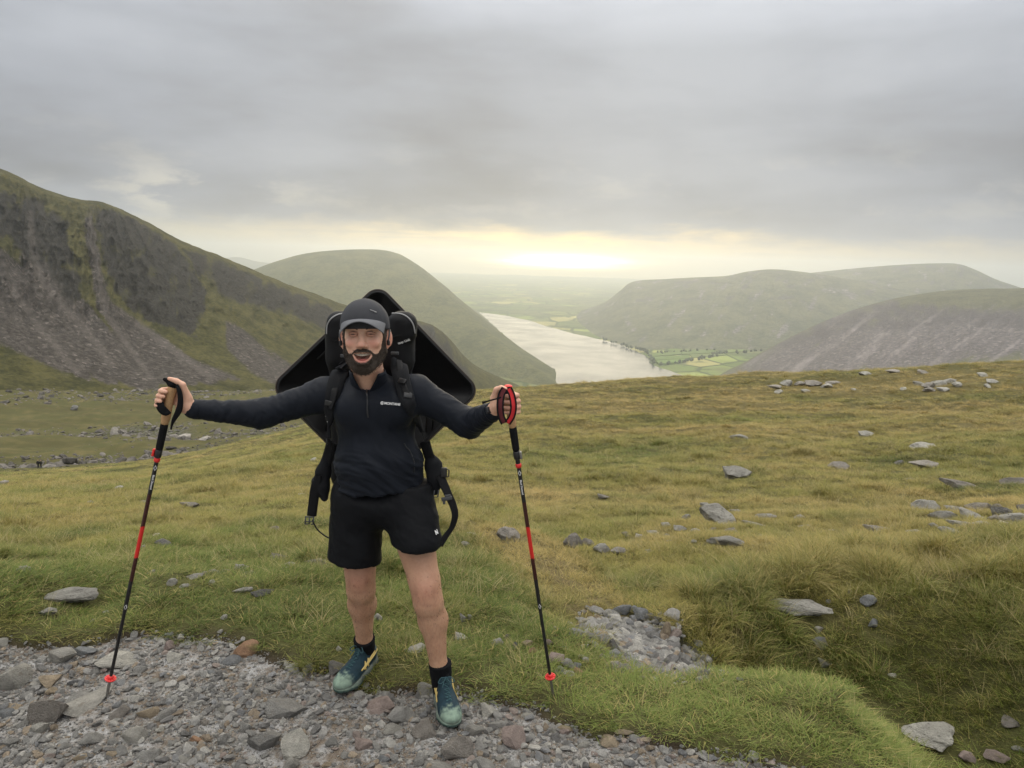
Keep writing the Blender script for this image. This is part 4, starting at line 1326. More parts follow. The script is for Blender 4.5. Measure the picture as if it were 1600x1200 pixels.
# the wood and hedgerow trees at the head of the lake
def woodland():
    m, t = new_mat('far_trees')
    c_ = t.n('Attribute', attribute_name='tint', attribute_type='INSTANCER').outputs['Color']
    finish(t, c_, 0.9, t.noise(t.n('TexCoord').outputs['Object'], 4, 4, 0.7), 0.4, 1.0, 0.1)
    crowns = []
    for k in range(4):
        me = rock_mesh('tree_crown', 140 + k, 3, 3, rough=0.30)
        me.materials.append(m)
        crowns.append(me)
    P = []
    for a, b, cnt in (((1006, 547), (1019, 560), 12), ((1016, 558), (1024, 572), 12), ((1024, 572), (1078, 564), 26), ((1078, 564), (1122, 556), 20), ((1113, 554), (1134, 552), 26), ((985, 544), (1008, 548), 14), ((1022, 552), (1120, 548), 16), ((940, 530), (984, 543), 12), ((1150, 552), (1190, 549), 10)):
        for _ in range(cnt):
            u = RS.rand()
            q = at_z(a[0] + (b[0] - a[0]) * u + RS.normal() * 1.3, a[1] + (b[1] - a[1]) * u + RS.normal() * 0.5, ZL + 6)
            P.append(q)
    P = np.array(P)
    n = len(P)
    s = RS.uniform(4.5, 9.0, n)
    P[:, 2] = ZL + 8 + s * 0.6
    rot = np.stack([np.zeros(n), np.zeros(n), RS.uniform(0, 6.28, n)], 1)
    tint = np.array([[.035, .050, .022]]) * RS.uniform(.6, 1.5, (n, 1))
    return scatter('woodland', P, rot, np.stack([s, s, s * RS.uniform(.9, 1.4, n)], 1), RS.randint(0, 4, n), tint, crowns)


woodland()


# ------------------------------------------------------------------ grass
def grass_material():
    m, t = new_mat('grass_blade')
    tint = t.n('Attribute', attribute_name='tint', attribute_type='INSTANCER').outputs['Color']
    h = t.n('Attribute', attribute_name='h').outputs['Fac']
    rn = t.n('Attribute', attribute_name='rnd').outputs['Fac']
    c = t.mix(t.step(rn, 0.62, 1.0, 0.0, 0.85), tint, (0.40, 0.31, 0.12))
    c = t.mix(t.math('MULTIPLY', t.step(rn, 0.40, 0.0), 0.65), c, (0.050, 0.082, 0.016))
    c = t.mix(t.math('MULTIPLY', t.step(h, 0.55, 1.0), 0.35), c, (0.34, 0.285, 0.125))
    dif = t.n('BsdfPrincipled', {'Base Color': c, 'Roughness': 0.6, 'Specular IOR Level': 0.2})
    tr = t.n('BsdfTranslucent', {'Color': c})
    mx = t.n('MixShader', {0: 0.22, 1: dif.outputs[0], 2: tr.outputs[0]})
    t.n('OutputMaterial', {0: mx.outputs[0]})
    return m


MAT_GB = grass_material()


def tuft(seed, blades, spread, l0, l1, lean, width, droop):
    rs = np.random.RandomState(seed)
    V, Fc, H, Rn = [], [], [], []
    for b in range(blades):
        ang = rs.uniform(0, 6.28)
        q = spread * math.sqrt(rs.rand())
        bx, by = q * math.cos(ang), q * math.sin(ang)
        a2 = ang + rs.normal() * 0.9
        L = rs.uniform(l0, l1)
        le = rs.uniform(*lean)
        w = width * rs.uniform(0.7, 1.3)
        dx, dy = math.cos(a2), math.sin(a2)
        sx, sy = -dy, dx
        k0 = len(V)
        px_, pz = 0.0, 0.0
        th = le
        segs = 3
        tw = rs.uniform(-.6, .6)
        for s in range(segs + 1):
            f = s / segs
            ww = w * (1 - f) ** 0.7
            cx, cyy = bx + dx * px_, by + dy * px_
            if s < segs:
                V += [(cx - sx * ww, cyy - sy * ww, pz - 0.004), (cx + sx * ww, cyy + sy * ww, pz - 0.004 + ww * tw)]
                H += [f, f]
                Rn += [0, 0]
            else:
                V.append((cx, cyy, pz))
                H.append(1.0)
                Rn.append(0)
            px_ += math.sin(th) * L / segs
            pz += math.cos(th) * L / segs
            th += droop * rs.uniform(0.6, 1.4)
        rv = rs.rand()
        for i in range(k0, len(V)):
            Rn[i] = rv
        for s in range(segs - 1):
            a = k0 + 2 * s
            Fc += [(a, a + 1, a + 3), (a, a + 3, a + 2)]
        a = k0 + 2 * (segs - 1)
        Fc.append((a, a + 1, a + 2))
    me = np_mesh('tuft', V, Fc, {'h': H, 'rnd': Rn})
    me.materials.append(MAT_GB)
    return me


TUFTS = [tuft(1, 60, 0.060, .030, .070, (0.2, 1.1), .0012, 0.35), tuft(2, 60, 0.060, .025, .060, (0.3, 1.2), .0012, 0.35),       # 0-3 short turf
         tuft(3, 55, 0.055, .035, .085, (0.2, 1.0), .0013, 0.40), tuft(4, 55, 0.065, .030, .075, (0.4, 1.3), .0012, 0.30),
         tuft(5, 80, 0.055, .10, .21, (0.1, 0.8), .0016, 0.45), tuft(6, 90, 0.06, .09, .19, (0.2, 1.0), .0016, 0.5),              # 4-6 tussock
         tuft(7, 100, 0.05, .12, .26, (0.1, 0.9), .0016, 0.5),
         tuft(8, 14, 0.03, .14, .27, (0.0, 0.6), .0011, 0.25), tuft(9, 10, 0.03, .12, .24, (0.1, 0.7), .0011, 0.3)]               # 7-8 dry stalks


def grass():
    X, Y, SC_, PK = [], [], [], []

    def area(n, r0, r1, half):
        a = rad(half) * (RS.rand(n) * 2 - 1)
        r = np.sqrt(RS.rand(n) * (r1 * r1 - r0 * r0) + r0 * r0)
        return np.sin(a) * r, np.cos(a) * r

    def logr(n, r0, r1, half):
        a = rad(half) * (RS.rand(n) * 2 - 1)
        r = np.exp(RS.uniform(math.log(r0), math.log(r1), n))
        return np.sin(a) * r, np.cos(a) * r

    x1, y1 = area(30000, 2.4, 8.0, 44)
    x2, y2 = logr(62000, 8.0, 75.0, 42)
    x, y = np.concatenate([x1, x2]), np.concatenate([y1, y2])
    r = np.hypot(x, y)
    sd = np.full(x.shape, 9.0)
    k = r < 30
    sd[k] = path_sd(x[k], y[k])
    dd, ds = line_dist(x, y, DITCH)
    trk, _ = line_dist(x, y, TRACK)
    edge = fbm(x * 2.3, y * 2.3, oct=3)
    inbed = (dd < np.interp(ds, [0, 0.6, 1, 2, 2.7, 3.4, 7], [0, .14, .24, .25, .15, .06, .06])) & (ds > 0.4)
    keep = (sd > 0.03 + 0.13 * edge) & ~inbed
    for q in RFOOT:
        if q[2] > 0.02:
            dx_, dy_ = x - q[0], y - q[1]
            u_, w_ = dx_ * math.cos(q[4]) - dy_ * math.sin(q[4]), dx_ * math.sin(q[4]) + dy_ * math.cos(q[4])
            keep &= (u_ / (q[2] * 1.1)) ** 2 + ((w_ + 0.12 * q[3]) / (q[3] * 1.05 + 0.02)) ** 2 > 1
    keep &= RS.rand(len(x)) < np.where((trk < 0.22) & (r < 9), 0.35, 1)
    keep &= RS.rand(len(x)) < np.where(sd < 0.22, 0.62, 1)
    x, y, r, sd, dd, ds, trk, edge = (q[keep] for q in (x, y, r, sd, dd, ds, trk, edge))
    n = len(x)
    az = np.arctan2(x, y)
    # how tall the sward is: grazed near the path, rank on the ditch bank and in wet hollows
    tall = 0.36 + 0.85 * fbm(x * 0.55 + 2, y * 0.55, oct=3) + 0.75 * fbm(x * 1.9, y * 1.9 + 8, oct=2)
    D = np.array([q[:2] for q in DITCH])
    side = np.zeros(n)
    bank = sstep(1.9, 0.35, dd) * (ds > 1.2) * (r > np.interp(ds, np.arange(len(D)), np.hypot(D[:, 0], D[:, 1])) + 0.12)
    tall = tall + 0.42 * bank
    hump = np.exp(-(((x - at_r(640, 930, 4.6)[0]) / 0.75) ** 2 + ((y - at_r(640, 930, 4.6)[1]) / 0.45) ** 2))
    tall = tall + 0.55 * hump
    near_lawn = sstep(1.5, 0.2, sd) + sstep(0.8, 0.2, dd) * (bank < 0.05) * (ds > 1.5)
    tall = tall - 0.6 * np.clip(near_lawn, 0, 1)
    u = RS.rand(n)
    pick = np.where(tall + 0.35 * (u - 0.5) > 0.86, 4 + RS.randint(0, 3, n), RS.randint(0, 4, n))
    stalk = (RS.rand(n) < 0.035 + 0.05 * (tall > 0.5)) & (sd > 0.15)
    pick = np.where(stalk, 7 + RS.randint(0, 2, n), pick)
    grow = np.where(r < 8, 1.0, (r / 8.0) ** 0.62)
    sh = np.clip(0.56 + 0.48 * tall, 0.36, 1.10) * RS.uniform(.8, 1.25, n)
    rank = (pick >= 4)
    sz = sh * np.where(rank, np.minimum(grow, 1.25), np.minimum(grow, 2.1)) * np.where(rank, 0.85, 1.0)
    sxy = grow * RS.uniform(.9, 1.3, n) * np.where(rank, 1.0, 1.05)
    # colour: green, olive and straw in drifts
    dryf = np.clip(0.5 + 0.95 * fbm(x * 0.16 + 9, y * 0.16, oct=4) + 0.30 * sstep(10, 40, r) * sstep(-0.35, 0.1, az), 0, 1)
    moss = sstep(0.10, 0.42, fbm(x * 0.7 + 31, y * 0.7, oct=4))
    dryf = np.clip(dryf + 0.62 * fbm(x * 1.1, y * 1.1 + 4, oct=3) - 0.35 * moss - 0.12 * bank - 0.25 * hump - 0.3 * np.clip(near_lawn, 0, 1) + 0.5 * (trk < 0.3) * (r < 9) + 0.35 * sstep(0.25, 0.05, sd) * sstep(-0.1, 0.3, edge), 0, 1)
    dryf = np.clip(dryf - 0.16 * sstep(10, 4, r), 0, 1)
    g0, g1, g2 = np.array([.112, .152, .027]), np.array([.242, .218, .053]), np.array([.395, .29, .108])
    tint = np.where(dryf[:, None] < .5, g0 + (g1 - g0) * dryf[:, None] * 2, g1 + (g2 - g1) * (dryf[:, None] * 2 - 1))
    tint = tint * RS.uniform(.72, 1.22, (n, 1)) * (1 - 0.28 * moss * sstep(2.5, 5, r))[:, None]
    lawn = (np.clip(near_lawn, 0, 1) * (ds > 1.2) * (dd < 1.6))[:, None] * 0.55
    tint = tint * (1 - lawn) + np.array([.20, .245, .055]) * lawn
    tint = np.where(stalk[:, None], np.array([.36, .30, .15]) * RS.uniform(.8, 1.2, (n, 1)), tint)
    lean = 0.28 * fbm(x * 0.5, y * 0.5 + 30, oct=2)
    rot = np.stack([lean + RS.normal(size=n) * 0.12, RS.normal(size=n) * 0.12 + 0.15, RS.uniform(0, 6.28, n)], 1)
    # a few big straw tufts that stand out by themselves
    T_ = [(1232, 1140, 0.62), (1405, 985, 0.8), (1560, 1020, 0.9), (1590, 1060, 0.9), (540, 960, 0.6), (715, 955, 0.7), (1040, 1085, 0.5)]
    for i_, (a_, b_, k_) in enumerate(T_):
        g_ = surf(a_, b_)
        for j_ in range(2):
            q_ = (i_ * 37 + j_ * 11) % n
            x[q_], y[q_] = g_[0] + RS.normal() * 0.03, g_[1] + RS.normal() * 0.03
            pick[q_] = 7 + j_ % 2
            sxy[q_], sz[q_] = 0.8 * k_, 0.85 * k_
            tint[q_] = (.42, .36, .18)
    z = hfast(x, y) - 0.004
    return scatter('grass', np.stack([x, y, z], 1), rot, np.stack([sxy, sxy, sz], 1), pick, tint, TUFTS)


grass()
# ------------------------------------------------------------------ modelling by distance fields (one continuous skin)
class Field:
    def __init__(self, lo, hi, h):
        self.lo, self.h = np.array(lo, float), h
        self.n = np.ceil((np.array(hi) - self.lo) / h).astype(int) + 1
        self.F = np.full(self.n, 1.0, np.float32)

    def win(self, lo, hi):
        a = np.clip(np.floor((np.array(lo) - self.lo) / self.h).astype(int), 0, self.n - 1)
        b = np.clip(np.ceil((np.array(hi) - self.lo) / self.h).astype(int) + 1, 1, self.n)
        if (b <= a).any():
            return None, None
        s = tuple(slice(p, q) for p, q in zip(a, b))
        ax = [self.lo[i] + self.h * np.arange(a[i], b[i]) for i in range(3)]
        return s, np.stack(np.meshgrid(*ax, indexing='ij'), -1)

    def put(self, fn, lo, hi, k=0.01, cut=False):
        m = 2 * k + 3 * self.h
        s, P = self.win(np.array(lo) - m, np.array(hi) + m)
        if s is None:
            return
        d = fn(P).astype(np.float32)
        f = self.F[s]
        if cut:
            d = -d
            hh = np.clip(0.5 - 0.5 * (d - f) / k, 0, 1)
            self.F[s] = f * hh + d * (1 - hh) + k * hh * (1 - hh)
            # smooth maximum
            self.F[s] = np.where(np.abs(d - f) < k, f + (d - f) * np.clip(0.5 + 0.5 * (d - f) / k, 0, 1) + k * (lambda q: q * (1 - q))(np.clip(0.5 + 0.5 * (d - f) / k, 0, 1)), np.maximum(f, d))
        else:
            q = np.clip(0.5 + 0.5 * (d - f) / k, 0, 1)
            self.F[s] = d * (1 - q) + f * q - k * q * (1 - q)

    def cone(self, a, b, ra, rb, k=0.012, cut=False, sq=None):
        a, b = np.array(a, float), np.array(b, float)
        R = max(ra, rb)

        def fn(P):
            ab = b - a
            t = np.clip(((P - a) @ ab) / (ab @ ab + 1e-12), 0, 1)
            return np.linalg.norm(P - a - t[..., None] * ab, axis=-1) - (ra + (rb - ra) * t)
        self.put(fn, np.minimum(a, b) - R, np.maximum(a, b) + R, k, cut)

    def chain(self, pts, rs, k=0.012, cut=False):
        for i in range(len(pts) - 1):
            self.cone(pts[i], pts[i + 1], rs[i], rs[i + 1], k, cut)

    def ell(self, c, r, k=0.012, cut=False, M=None):
        c, r = np.array(c, float), np.array(r, float)
        R = r.max()

        def fn(P):
            q = P - c
            if M is not None:
                q = q @ M            # columns of M are the local axes
            k0 = np.linalg.norm(q / r, axis=-1)
            k1 = np.linalg.norm(q / (r * r), axis=-1)
            return k0 * (k0 - 1) / (k1 + 1e-9)
        self.put(fn, c - R, c + R, k, cut)

    def sample(self, P):
        q = (np.asarray(P, float) - self.lo) / self.h
        q = np.clip(q, 0, self.n - 1.001)
        i = q.astype(int)
        f = q - i
        out = 0
        for dx in (0, 1):
            for dy in (0, 1):
                for dz in (0, 1):
                    w = (f[..., 0] if dx else 1 - f[..., 0]) * (f[..., 1] if dy else 1 - f[..., 1]) * (f[..., 2] if dz else 1 - f[..., 2])
                    out = out + w * self.F[i[..., 0] + dx, i[..., 1] + dy, i[..., 2] + dz]
        return out

    def mesh(self, relax=2):
        """naive surface nets"""
        F = self.F
        ins = F < 0
        c = np.zeros(np.array(F.shape) - 1, np.uint8)
        for dx in (0, 1):
            for dy in (0, 1):
                for dz in (0, 1):
                    c += ins[dx:dx + c.shape[0], dy:dy + c.shape[1], dz:dz + c.shape[2]]
        cells = np.argwhere((c > 0) & (c < 8))
        acc = np.zeros((len(cells), 3))
        cnt = np.zeros(len(cells))
        corners = [(0, 0, 0), (1, 0, 0), (0, 1, 0), (1, 1, 0), (0, 0, 1), (1, 0, 1), (0, 1, 1), (1, 1, 1)]
        val = [F[cells[:, 0] + a, cells[:, 1] + b, cells[:, 2] + d] for a, b, d in corners]
        for i in range(8):
            for j in range(i + 1, 8):
                if sum(abs(p - q) for p, q in zip(corners[i], corners[j])) != 1:
                    continue
                vi, vj = val[i], val[j]
                x = (vi < 0) != (vj < 0)
                t = np.where(x, vi / (vi - vj + 1e-12), 0)
                p = np.array(corners[i]) + t[:, None] * (np.array(corners[j]) - np.array(corners[i]))
                acc += np.where(x[:, None], p, 0)
                cnt += x
        V = self.lo + self.h * (cells + acc / np.maximum(cnt, 1)[:, None])
        idx = np.full(c.shape, -1, np.int32)
        idx[tuple(cells.T)] = np.arange(len(cells))
        Q = []
        for ax in range(3):
            o1, o2 = [(1, 2), (2, 0), (0, 1)][ax]
            a = [slice(None)] * 3
            b = [slice(None)] * 3
            a[ax], b[ax] = slice(0, -1), slice(1, None)
            i0, i1 = ins[tuple(a)], ins[tuple(b)]
            e = np.argwhere(i0 != i1)
            e = e[(e[:, o1] > 0) & (e[:, o2] > 0) & (e[:, o1] < F.shape[o1] - 1) & (e[:, o2] < F.shape[o2] - 1)]
            flip = i0[tuple(e.T)]
            quad = []
            for s1, s2 in ((1, 1), (0, 1), (0, 0), (1, 0)):
                g = e.copy()
                g[:, o1] -= s1
                g[:, o2] -= s2
                quad.append(idx[tuple(g.T)])
            quad = np.stack(quad, 1)
            quad = np.where(flip[:, None], quad, quad[:, ::-1])
            Q.append(quad)
        Q = np.concatenate(Q)
        Q = Q[(Q >= 0).all(1)]
        for _ in range(relax):
            s = np.zeros_like(V)
            w = np.zeros(len(V))
            for k in range(4):
                for q in (1, 3):
                    np.add.at(s, Q[:, k], V[Q[:, (k + q) % 4]])
                    np.add.at(w, Q[:, k], 1)
            V = V * 0.45 + 0.55 * s / np.maximum(w, 1)[:, None]
        return V, Q


def normals(V, Q):
    n = np.cross(V[Q[:, 2]] - V[Q[:, 0]], V[Q[:, 3]] - V[Q[:, 1]])
    N = np.zeros_like(V)
    for k in range(4):
        np.add.at(N, Q[:, k], n)
    return N / (np.linalg.norm(N, axis=1)[:, None] + 1e-12)


def unit(v):
    v = np.asarray(v, float)
    return v / (np.linalg.norm(v) + 1e-12)


def tube(path, rad_, sides=10, closed_ends=True, flat=1.0, up=None):
    """swept tube (V, Q with quads); rad_ per point"""
    P = np.asarray(path, float)
    n = len(P)
    rad_ = np.full(n, rad_) if np.isscalar(rad_) else np.asarray(rad_, float)
    T = np.gradient(P, axis=0)
    T /= np.linalg.norm(T, axis=1)[:, None] + 1e-12
    ref = np.array(up if up is not None else (0.3, 0.9, 0.2), float)
    V = []
    for i in range(n):
        a = unit(np.cross(T[i], ref))
        b = np.cross(T[i], a)
        for s in range(sides):
            th = 2 * math.pi * s / sides
            V.append(P[i] + rad_[i] * (a * math.cos(th) + b * math.sin(th) * flat))
    Q = []
    for i in range(n - 1):
        for s in range(sides):
            t = (s + 1) % sides
            Q.append((i * sides + s, i * sides + t, (i + 1) * sides + t, (i + 1) * sides + s))
    V = list(V)
    if closed_ends:
        for e, base in ((0, 0), (n - 1, (n - 1) * sides)):
            V.append(P[e])
            c = len(V) - 1
            for s in range(0, sides, 2):
                q = (base + s, base + (s + 1) % sides, base + (s + 2) % sides, c)
                Q.append(q if e else q[::-1])
    return np.array(V), np.array(Q)


def ribbon(path, nrm, width, thick):
    """a flat strap: path points, outward normals, width (scalar or list), thickness"""
    P, N = np.asarray(path, float), np.asarray(nrm, float)
    n = len(P)
    w = np.full(n, width) if np.isscalar(width) else np.asarray(width, float)
    T = np.gradient(P, axis=0)
    V = []
    prof = [(-1, 0.0), (-0.93, 1.0), (-0.35, 1.12), (0.35, 1.12), (0.93, 1.0), (1, 0.0), (0.93, -0.6), (-0.93, -0.6)]
    for i in range(n):
        t = unit(T[i])
        s = unit(np.cross(t, N[i]))
        nn = unit(np.cross(s, t))
        for a, b in prof:
            V.append(P[i] + s * a * w[i] / 2 + nn * b * thick / 2)
    k = len(prof)
    Q = [(i * k + s, i * k + (s + 1) % k, (i + 1) * k + (s + 1) % k, (i + 1) * k + s) for i in range(n - 1) for s in range(k)]
    for b in (0, (n - 1) * k):
        Q += [(b, b + 1, b + 6, b + 7), (b + 1, b + 2, b + 5, b + 6), (b + 2, b + 3, b + 4, b + 5)]
    return np.array(V), np.array(Q)


def spline(P, n):
    P = np.asarray(P, float)
    t = np.linspace(0, len(P) - 1, n)
    i = np.clip(t.astype(int), 0, len(P) - 2)
    f = (t - i)[:, None]
    p0, p1, p2, p3 = P[np.maximum(i - 1, 0)], P[i], P[i + 1], P[np.minimum(i + 2, len(P) - 1)]
    return 0.5 * (2 * p1 + (p2 - p0) * f + (2 * p0 - 5 * p1 + 4 * p2 - p3) * f ** 2 + (3 * p1 - p0 - 3 * p2 + p3) * f ** 3)


def join(parts):
    V, Q, o = [], [], 0
    for v, q in parts:
        V.append(np.asarray(v, float))
        Q.append(np.asarray(q, int) + o)
        o += len(v)
    return np.concatenate(V), np.concatenate(Q)


def box(c, r, M=None, bev=0.15):
    """small bevelled box: centre, half sizes, axes as columns"""
    M = np.eye(3) if M is None else np.asarray(M, float)
    bm = bmesh.new()
    bmesh.ops.create_cube(bm, size=2.0)
    for v in bm.verts:
        v.co = Vector((v.co.x * r[0], v.co.y * r[1], v.co.z * r[2]))
    bmesh.ops.bevel(bm, geom=bm.edges[:] + bm.verts[:], offset=min(r) * bev * 2, segments=2, profile=0.6, affect='EDGES')
    bm.verts.ensure_lookup_table()
    V = np.array([v.co[:] for v in bm.verts]) @ M.T + np.asarray(c, float)
    bmesh.ops.triangulate(bm, faces=bm.faces)
    Q = np.array([[q.index for q in f.verts] + [f.verts[2].index] for f in bm.faces])
    bm.free()
    return V, Q


def mesh_obj(name, VQ, mat, parent=None, attrs=None, smooth=True):
    V, Q = VQ
    Q = np.asarray(Q)
    me = bpy.data.meshes.new(name)
    tri = Q[:, 3] == Q[:, 2]
    faces = [tuple(f[:3]) if t else tuple(f) for f, t in zip(Q.tolist(), tri)] if tri.any() else None
    if faces is None:
        me = np_mesh(name, V, Q, attrs)
    else:
        me.from_pydata([tuple(v) for v in V], [], faces)
        for nm, a in (attrs or {}).items():
            at = me.attributes.new(nm, 'FLOAT_COLOR', 'POINT')
            at.data.foreach_set('color', np.concatenate([np.asarray(a, np.float32), np.ones((len(a), 1), np.float32)], 1).ravel())
        me.update()
    return link(name, me, mat, parent, smooth=smooth)


def lettering(name, text, size, mat, parent, loc, M, extrude=0.0004, bold=0.0):
    """small printed or embossed letters, as flat mesh"""
    cu = bpy.data.curves.new(name, 'FONT')
    cu.body = text
    cu.size = size
    cu.extrude = extrude
    cu.offset = bold
    cu.align_x, cu.align_y = 'CENTER', 'CENTER'
    tmp = bpy.data.objects.new(name + '_tmp', cu)
    COL.objects.link(tmp)
    dg = bpy.context.evaluated_depsgraph_get()
    me = bpy.data.meshes.new_from_object(tmp.evaluated_get(dg))
    bpy.data.objects.remove(tmp)
    o = link(name, me, mat, parent)
    o.matrix_world = Matrix(((M[0][0], M[0][1], M[0][2], loc[0]), (M[1][0], M[1][1], M[1][2], loc[1]), (M[2][0], M[2][1], M[2][2], loc[2]), (0, 0, 0, 1)))
    return o


# ------------------------------------------------------------------ materials of the figure
def skin_material():
    m, t = new_mat('skin')
    col = t.n('Attribute', attribute_name='col').outputs['Color']
    pos = t.n('NewGeometry').outputs['Position']
    n = t.noise(pos, 90, 4, 0.6)
    n2 = t.noise(pos, 14, 4, 0.6)
    c = t.mix(1.0, col, t.ramp(t.math('ADD', t.math('MULTIPLY', n, 0.4), t.math('MULTIPLY', n2, 0.6)), [(0.3, (0.86, 0.80, 0.78)), (0.7, (1.12, 1.16, 1.16))]), 'MULTIPLY')
    finish(t, c, 0.52, n, 0.0012, 0.6, 0.35, **{'Subsurface Weight': 0.12, 'Subsurface Radius': (0.012, 0.004, 0.002), 'Subsurface Scale': 1.0})
    return m


def cloth_material(name, col, rough=0.75, weave=1400.0, sheen=0.25, var=0.25, sheen_col=(0.5, 0.55, 0.65)):
    m, t = new_mat(name)
    pos = t.n('NewGeometry').outputs['Position']
    n = t.noise(pos, 9, 4, 0.6)
    w = t.noise(pos, weave, 2, 0.6)
    c = t.mix(n, tuple(q * (1 - var) for q in col), tuple(q * (1 + var) for q in col))
    finish(t, c, rough, w, 0.0004, 0.6, 0.13, **{'Sheen Weight': sheen, 'Sheen Roughness': 0.5, 'Sheen Tint': (*sheen_col, 1)})
    return m


def vcol_material(name, rough=0.7, bscale=300, bdist=0.0008, spec=0.3):
    m, t = new_mat(name)
    col = t.n('Attribute', attribute_name='col').outputs['Color']
    pos = t.n('NewGeometry').outputs['Position']
    n = t.noise(pos, bscale, 3, 0.6)
    n2 = t.noise(pos, 30, 4, 0.6)
    c = t.mix(1.0, col, t.ramp(n2, [(0.3, 0.75), (0.7, 1.2)]), 'MULTIPLY')
    finish(t, c, rough, n, bdist, 0.7, spec)
    return m


MSKIN = skin_material()
MSHIRT = cloth_material('navy_base_layer', (0.0075, 0.0095, 0.0145), 0.55, 900, 0.05, 0.2)
MSHORT = cloth_material('black_shorts_cloth', (0.0042, 0.0046, 0.0058), 0.6, 1500, 0.02, 0.2)
MSOCK = cloth_material('black_sock_knit', (0.006, 0.006, 0.007), 0.95, 500, 0.02, 0.3)
MPACK = cloth_material('black_pack_nylon', (0.0080, 0.0080, 0.0088), 0.55, 1100, 0.03, 0.3)
MPAD = cloth_material('strap_padding', (0.010, 0.0105, 0.012), 0.85, 500, 0.04, 0.3)
MCAP = cloth_material('charcoal_cap_cloth', (0.042, 0.043, 0.048), 0.75, 800, 0.05, 0.2)
MBRIM = cloth_material('grey_brim_cloth', (0.115, 0.118, 0.128), 0.7, 900, 0.05, 0.15)
MHAIR = simple_mat('dark_hair', (0.042, 0.031, 0.023), 0.65, 0.3, 500, 0.001, 0.4, 120)
MTEETH = simple_mat('teeth', (0.52, 0.46, 0.38), 0.3, 0.4)
MEYE = vcol_material('eye', 0.15, 50, 0.0, 0.5)
MPLAS = simple_mat('black_plastic', (0.012, 0.012, 0.013), 0.35, 0.5, 60, 0.0005, 0.2)
MPLASG = simple_mat('dull_plastic', (0.05, 0.052, 0.055), 0.5, 0.4)
MWHITE = simple_mat('white_print', (0.75, 0.75, 0.75), 0.6)
MPIPE = simple_mat('grey_piping', (0.30, 0.30, 0.30), 0.5, 0.4)
MRED = simple_mat('red_plastic', (0.62, 0.025, 0.022), 0.4, 0.5, 40, 0.0006, 0.15)
MMAROON = simple_mat('maroon_webbing', (0.10, 0.022, 0.025), 0.8, 0.2, 700, 0.0005, 0.2)
MREDW = simple_mat('red_webbing', (0.52, 0.03, 0.035), 0.8, 0.2, 700, 0.0005, 0.2)
MCORK = simple_mat('cork', (0.42, 0.255, 0.13), 0.8, 0.2, 260, 0.0012, 0.4, 160)
MFOAM = simple_mat('black_foam', (0.010, 0.010, 0.011), 0.95, 0.1, 600, 0.0008, 0.3)
MSTEEL = simple_mat('steel_tip', (0.28, 0.27, 0.26), 0.4, 0.5, 100, 0.0003, 0.2, 60, 0.8)
MBOARD = simple_mat('black_moulded_board', (0.0095, 0.0095, 0.010), 0.42, 0.4, 25, 0.0015, 0.4, 8)
MBOARDE = simple_mat('board_edge', (0.055, 0.042, 0.034), 0.45, 0.5, 60, 0.0008, 0.3)

# ------------------------------------------------------------------ the hiker
person = bpy.data.objects.new('person', None)
COL.objects.link(person)
person.location = (-0.46, 3.05, 0.0)
tag(person, 'bearded man in black cap, dark top and shorts, smiling, holding two trekking poles', 'person')
bpy.context.view_layer.update()
PINV = person.matrix_world.inverted()


def kid(name, VQ, mat, parent=None, attrs=None, smooth=True):
    """a part of the hiker, given in world coordinates"""
    o = mesh_obj(name, VQ, mat, None, attrs, smooth)
    adopt(o, parent or person)
    return o


def adopt(o, par):
    bpy.context.view_layer.update()
    mw = o.matrix_world.copy()
    o.parent = par
    o.matrix_parent_inverse = par.matrix_world.inverted()
    o.matrix_world = mw


W = at_y
shR, elR, wrR = W(508, 617, 3.07), W(408, 647, 2.99), W(300, 639, 2.90)
shL, elL, wrL = W(650, 613, 3.04), W(733, 662, 3.00), W(770, 643, 2.84)
hipR, knR, anR = W(560, 778, 3.10), W(563, 905, 3.10), W(571, 1022, 3.235)
hipL, knL, anL = W(638, 778, 3.07), W(666, 922, 2.97), W(690, 1066, 3.0)
neckb = W(577, 596, 3.07)

# head frame: x to the viewer's right, f forward (towards the viewer), z up
HC = W(570.5, 531, 2.94)
_tocam = unit(np.array([0, 0, ZC]) - HC)
_yaw = math.atan2(_tocam[0], -_tocam[1]) - rad(7)
hf = np.array([math.sin(_yaw) * math.cos(rad(3)), -math.cos(_yaw) * math.cos(rad(3)), math.sin(rad(3))])
hx = unit(np.cross(np.array([0.02, 0, 1]), -hf)) * -1
hx = unit(np.cross(hf, np.array([-0.03, 0, 1.0]))) * -1
hx = hx if hx[0] > 0 else -hx
hz = np.cross(hx, -hf)
hz = hz if hz[2] > 0 else -hz
HM = np.stack([hx, hf, hz], 1)
HS = 1.09


def H(x, f, z):
    return HC + HS * (hx * x + hf * f + hz * z)


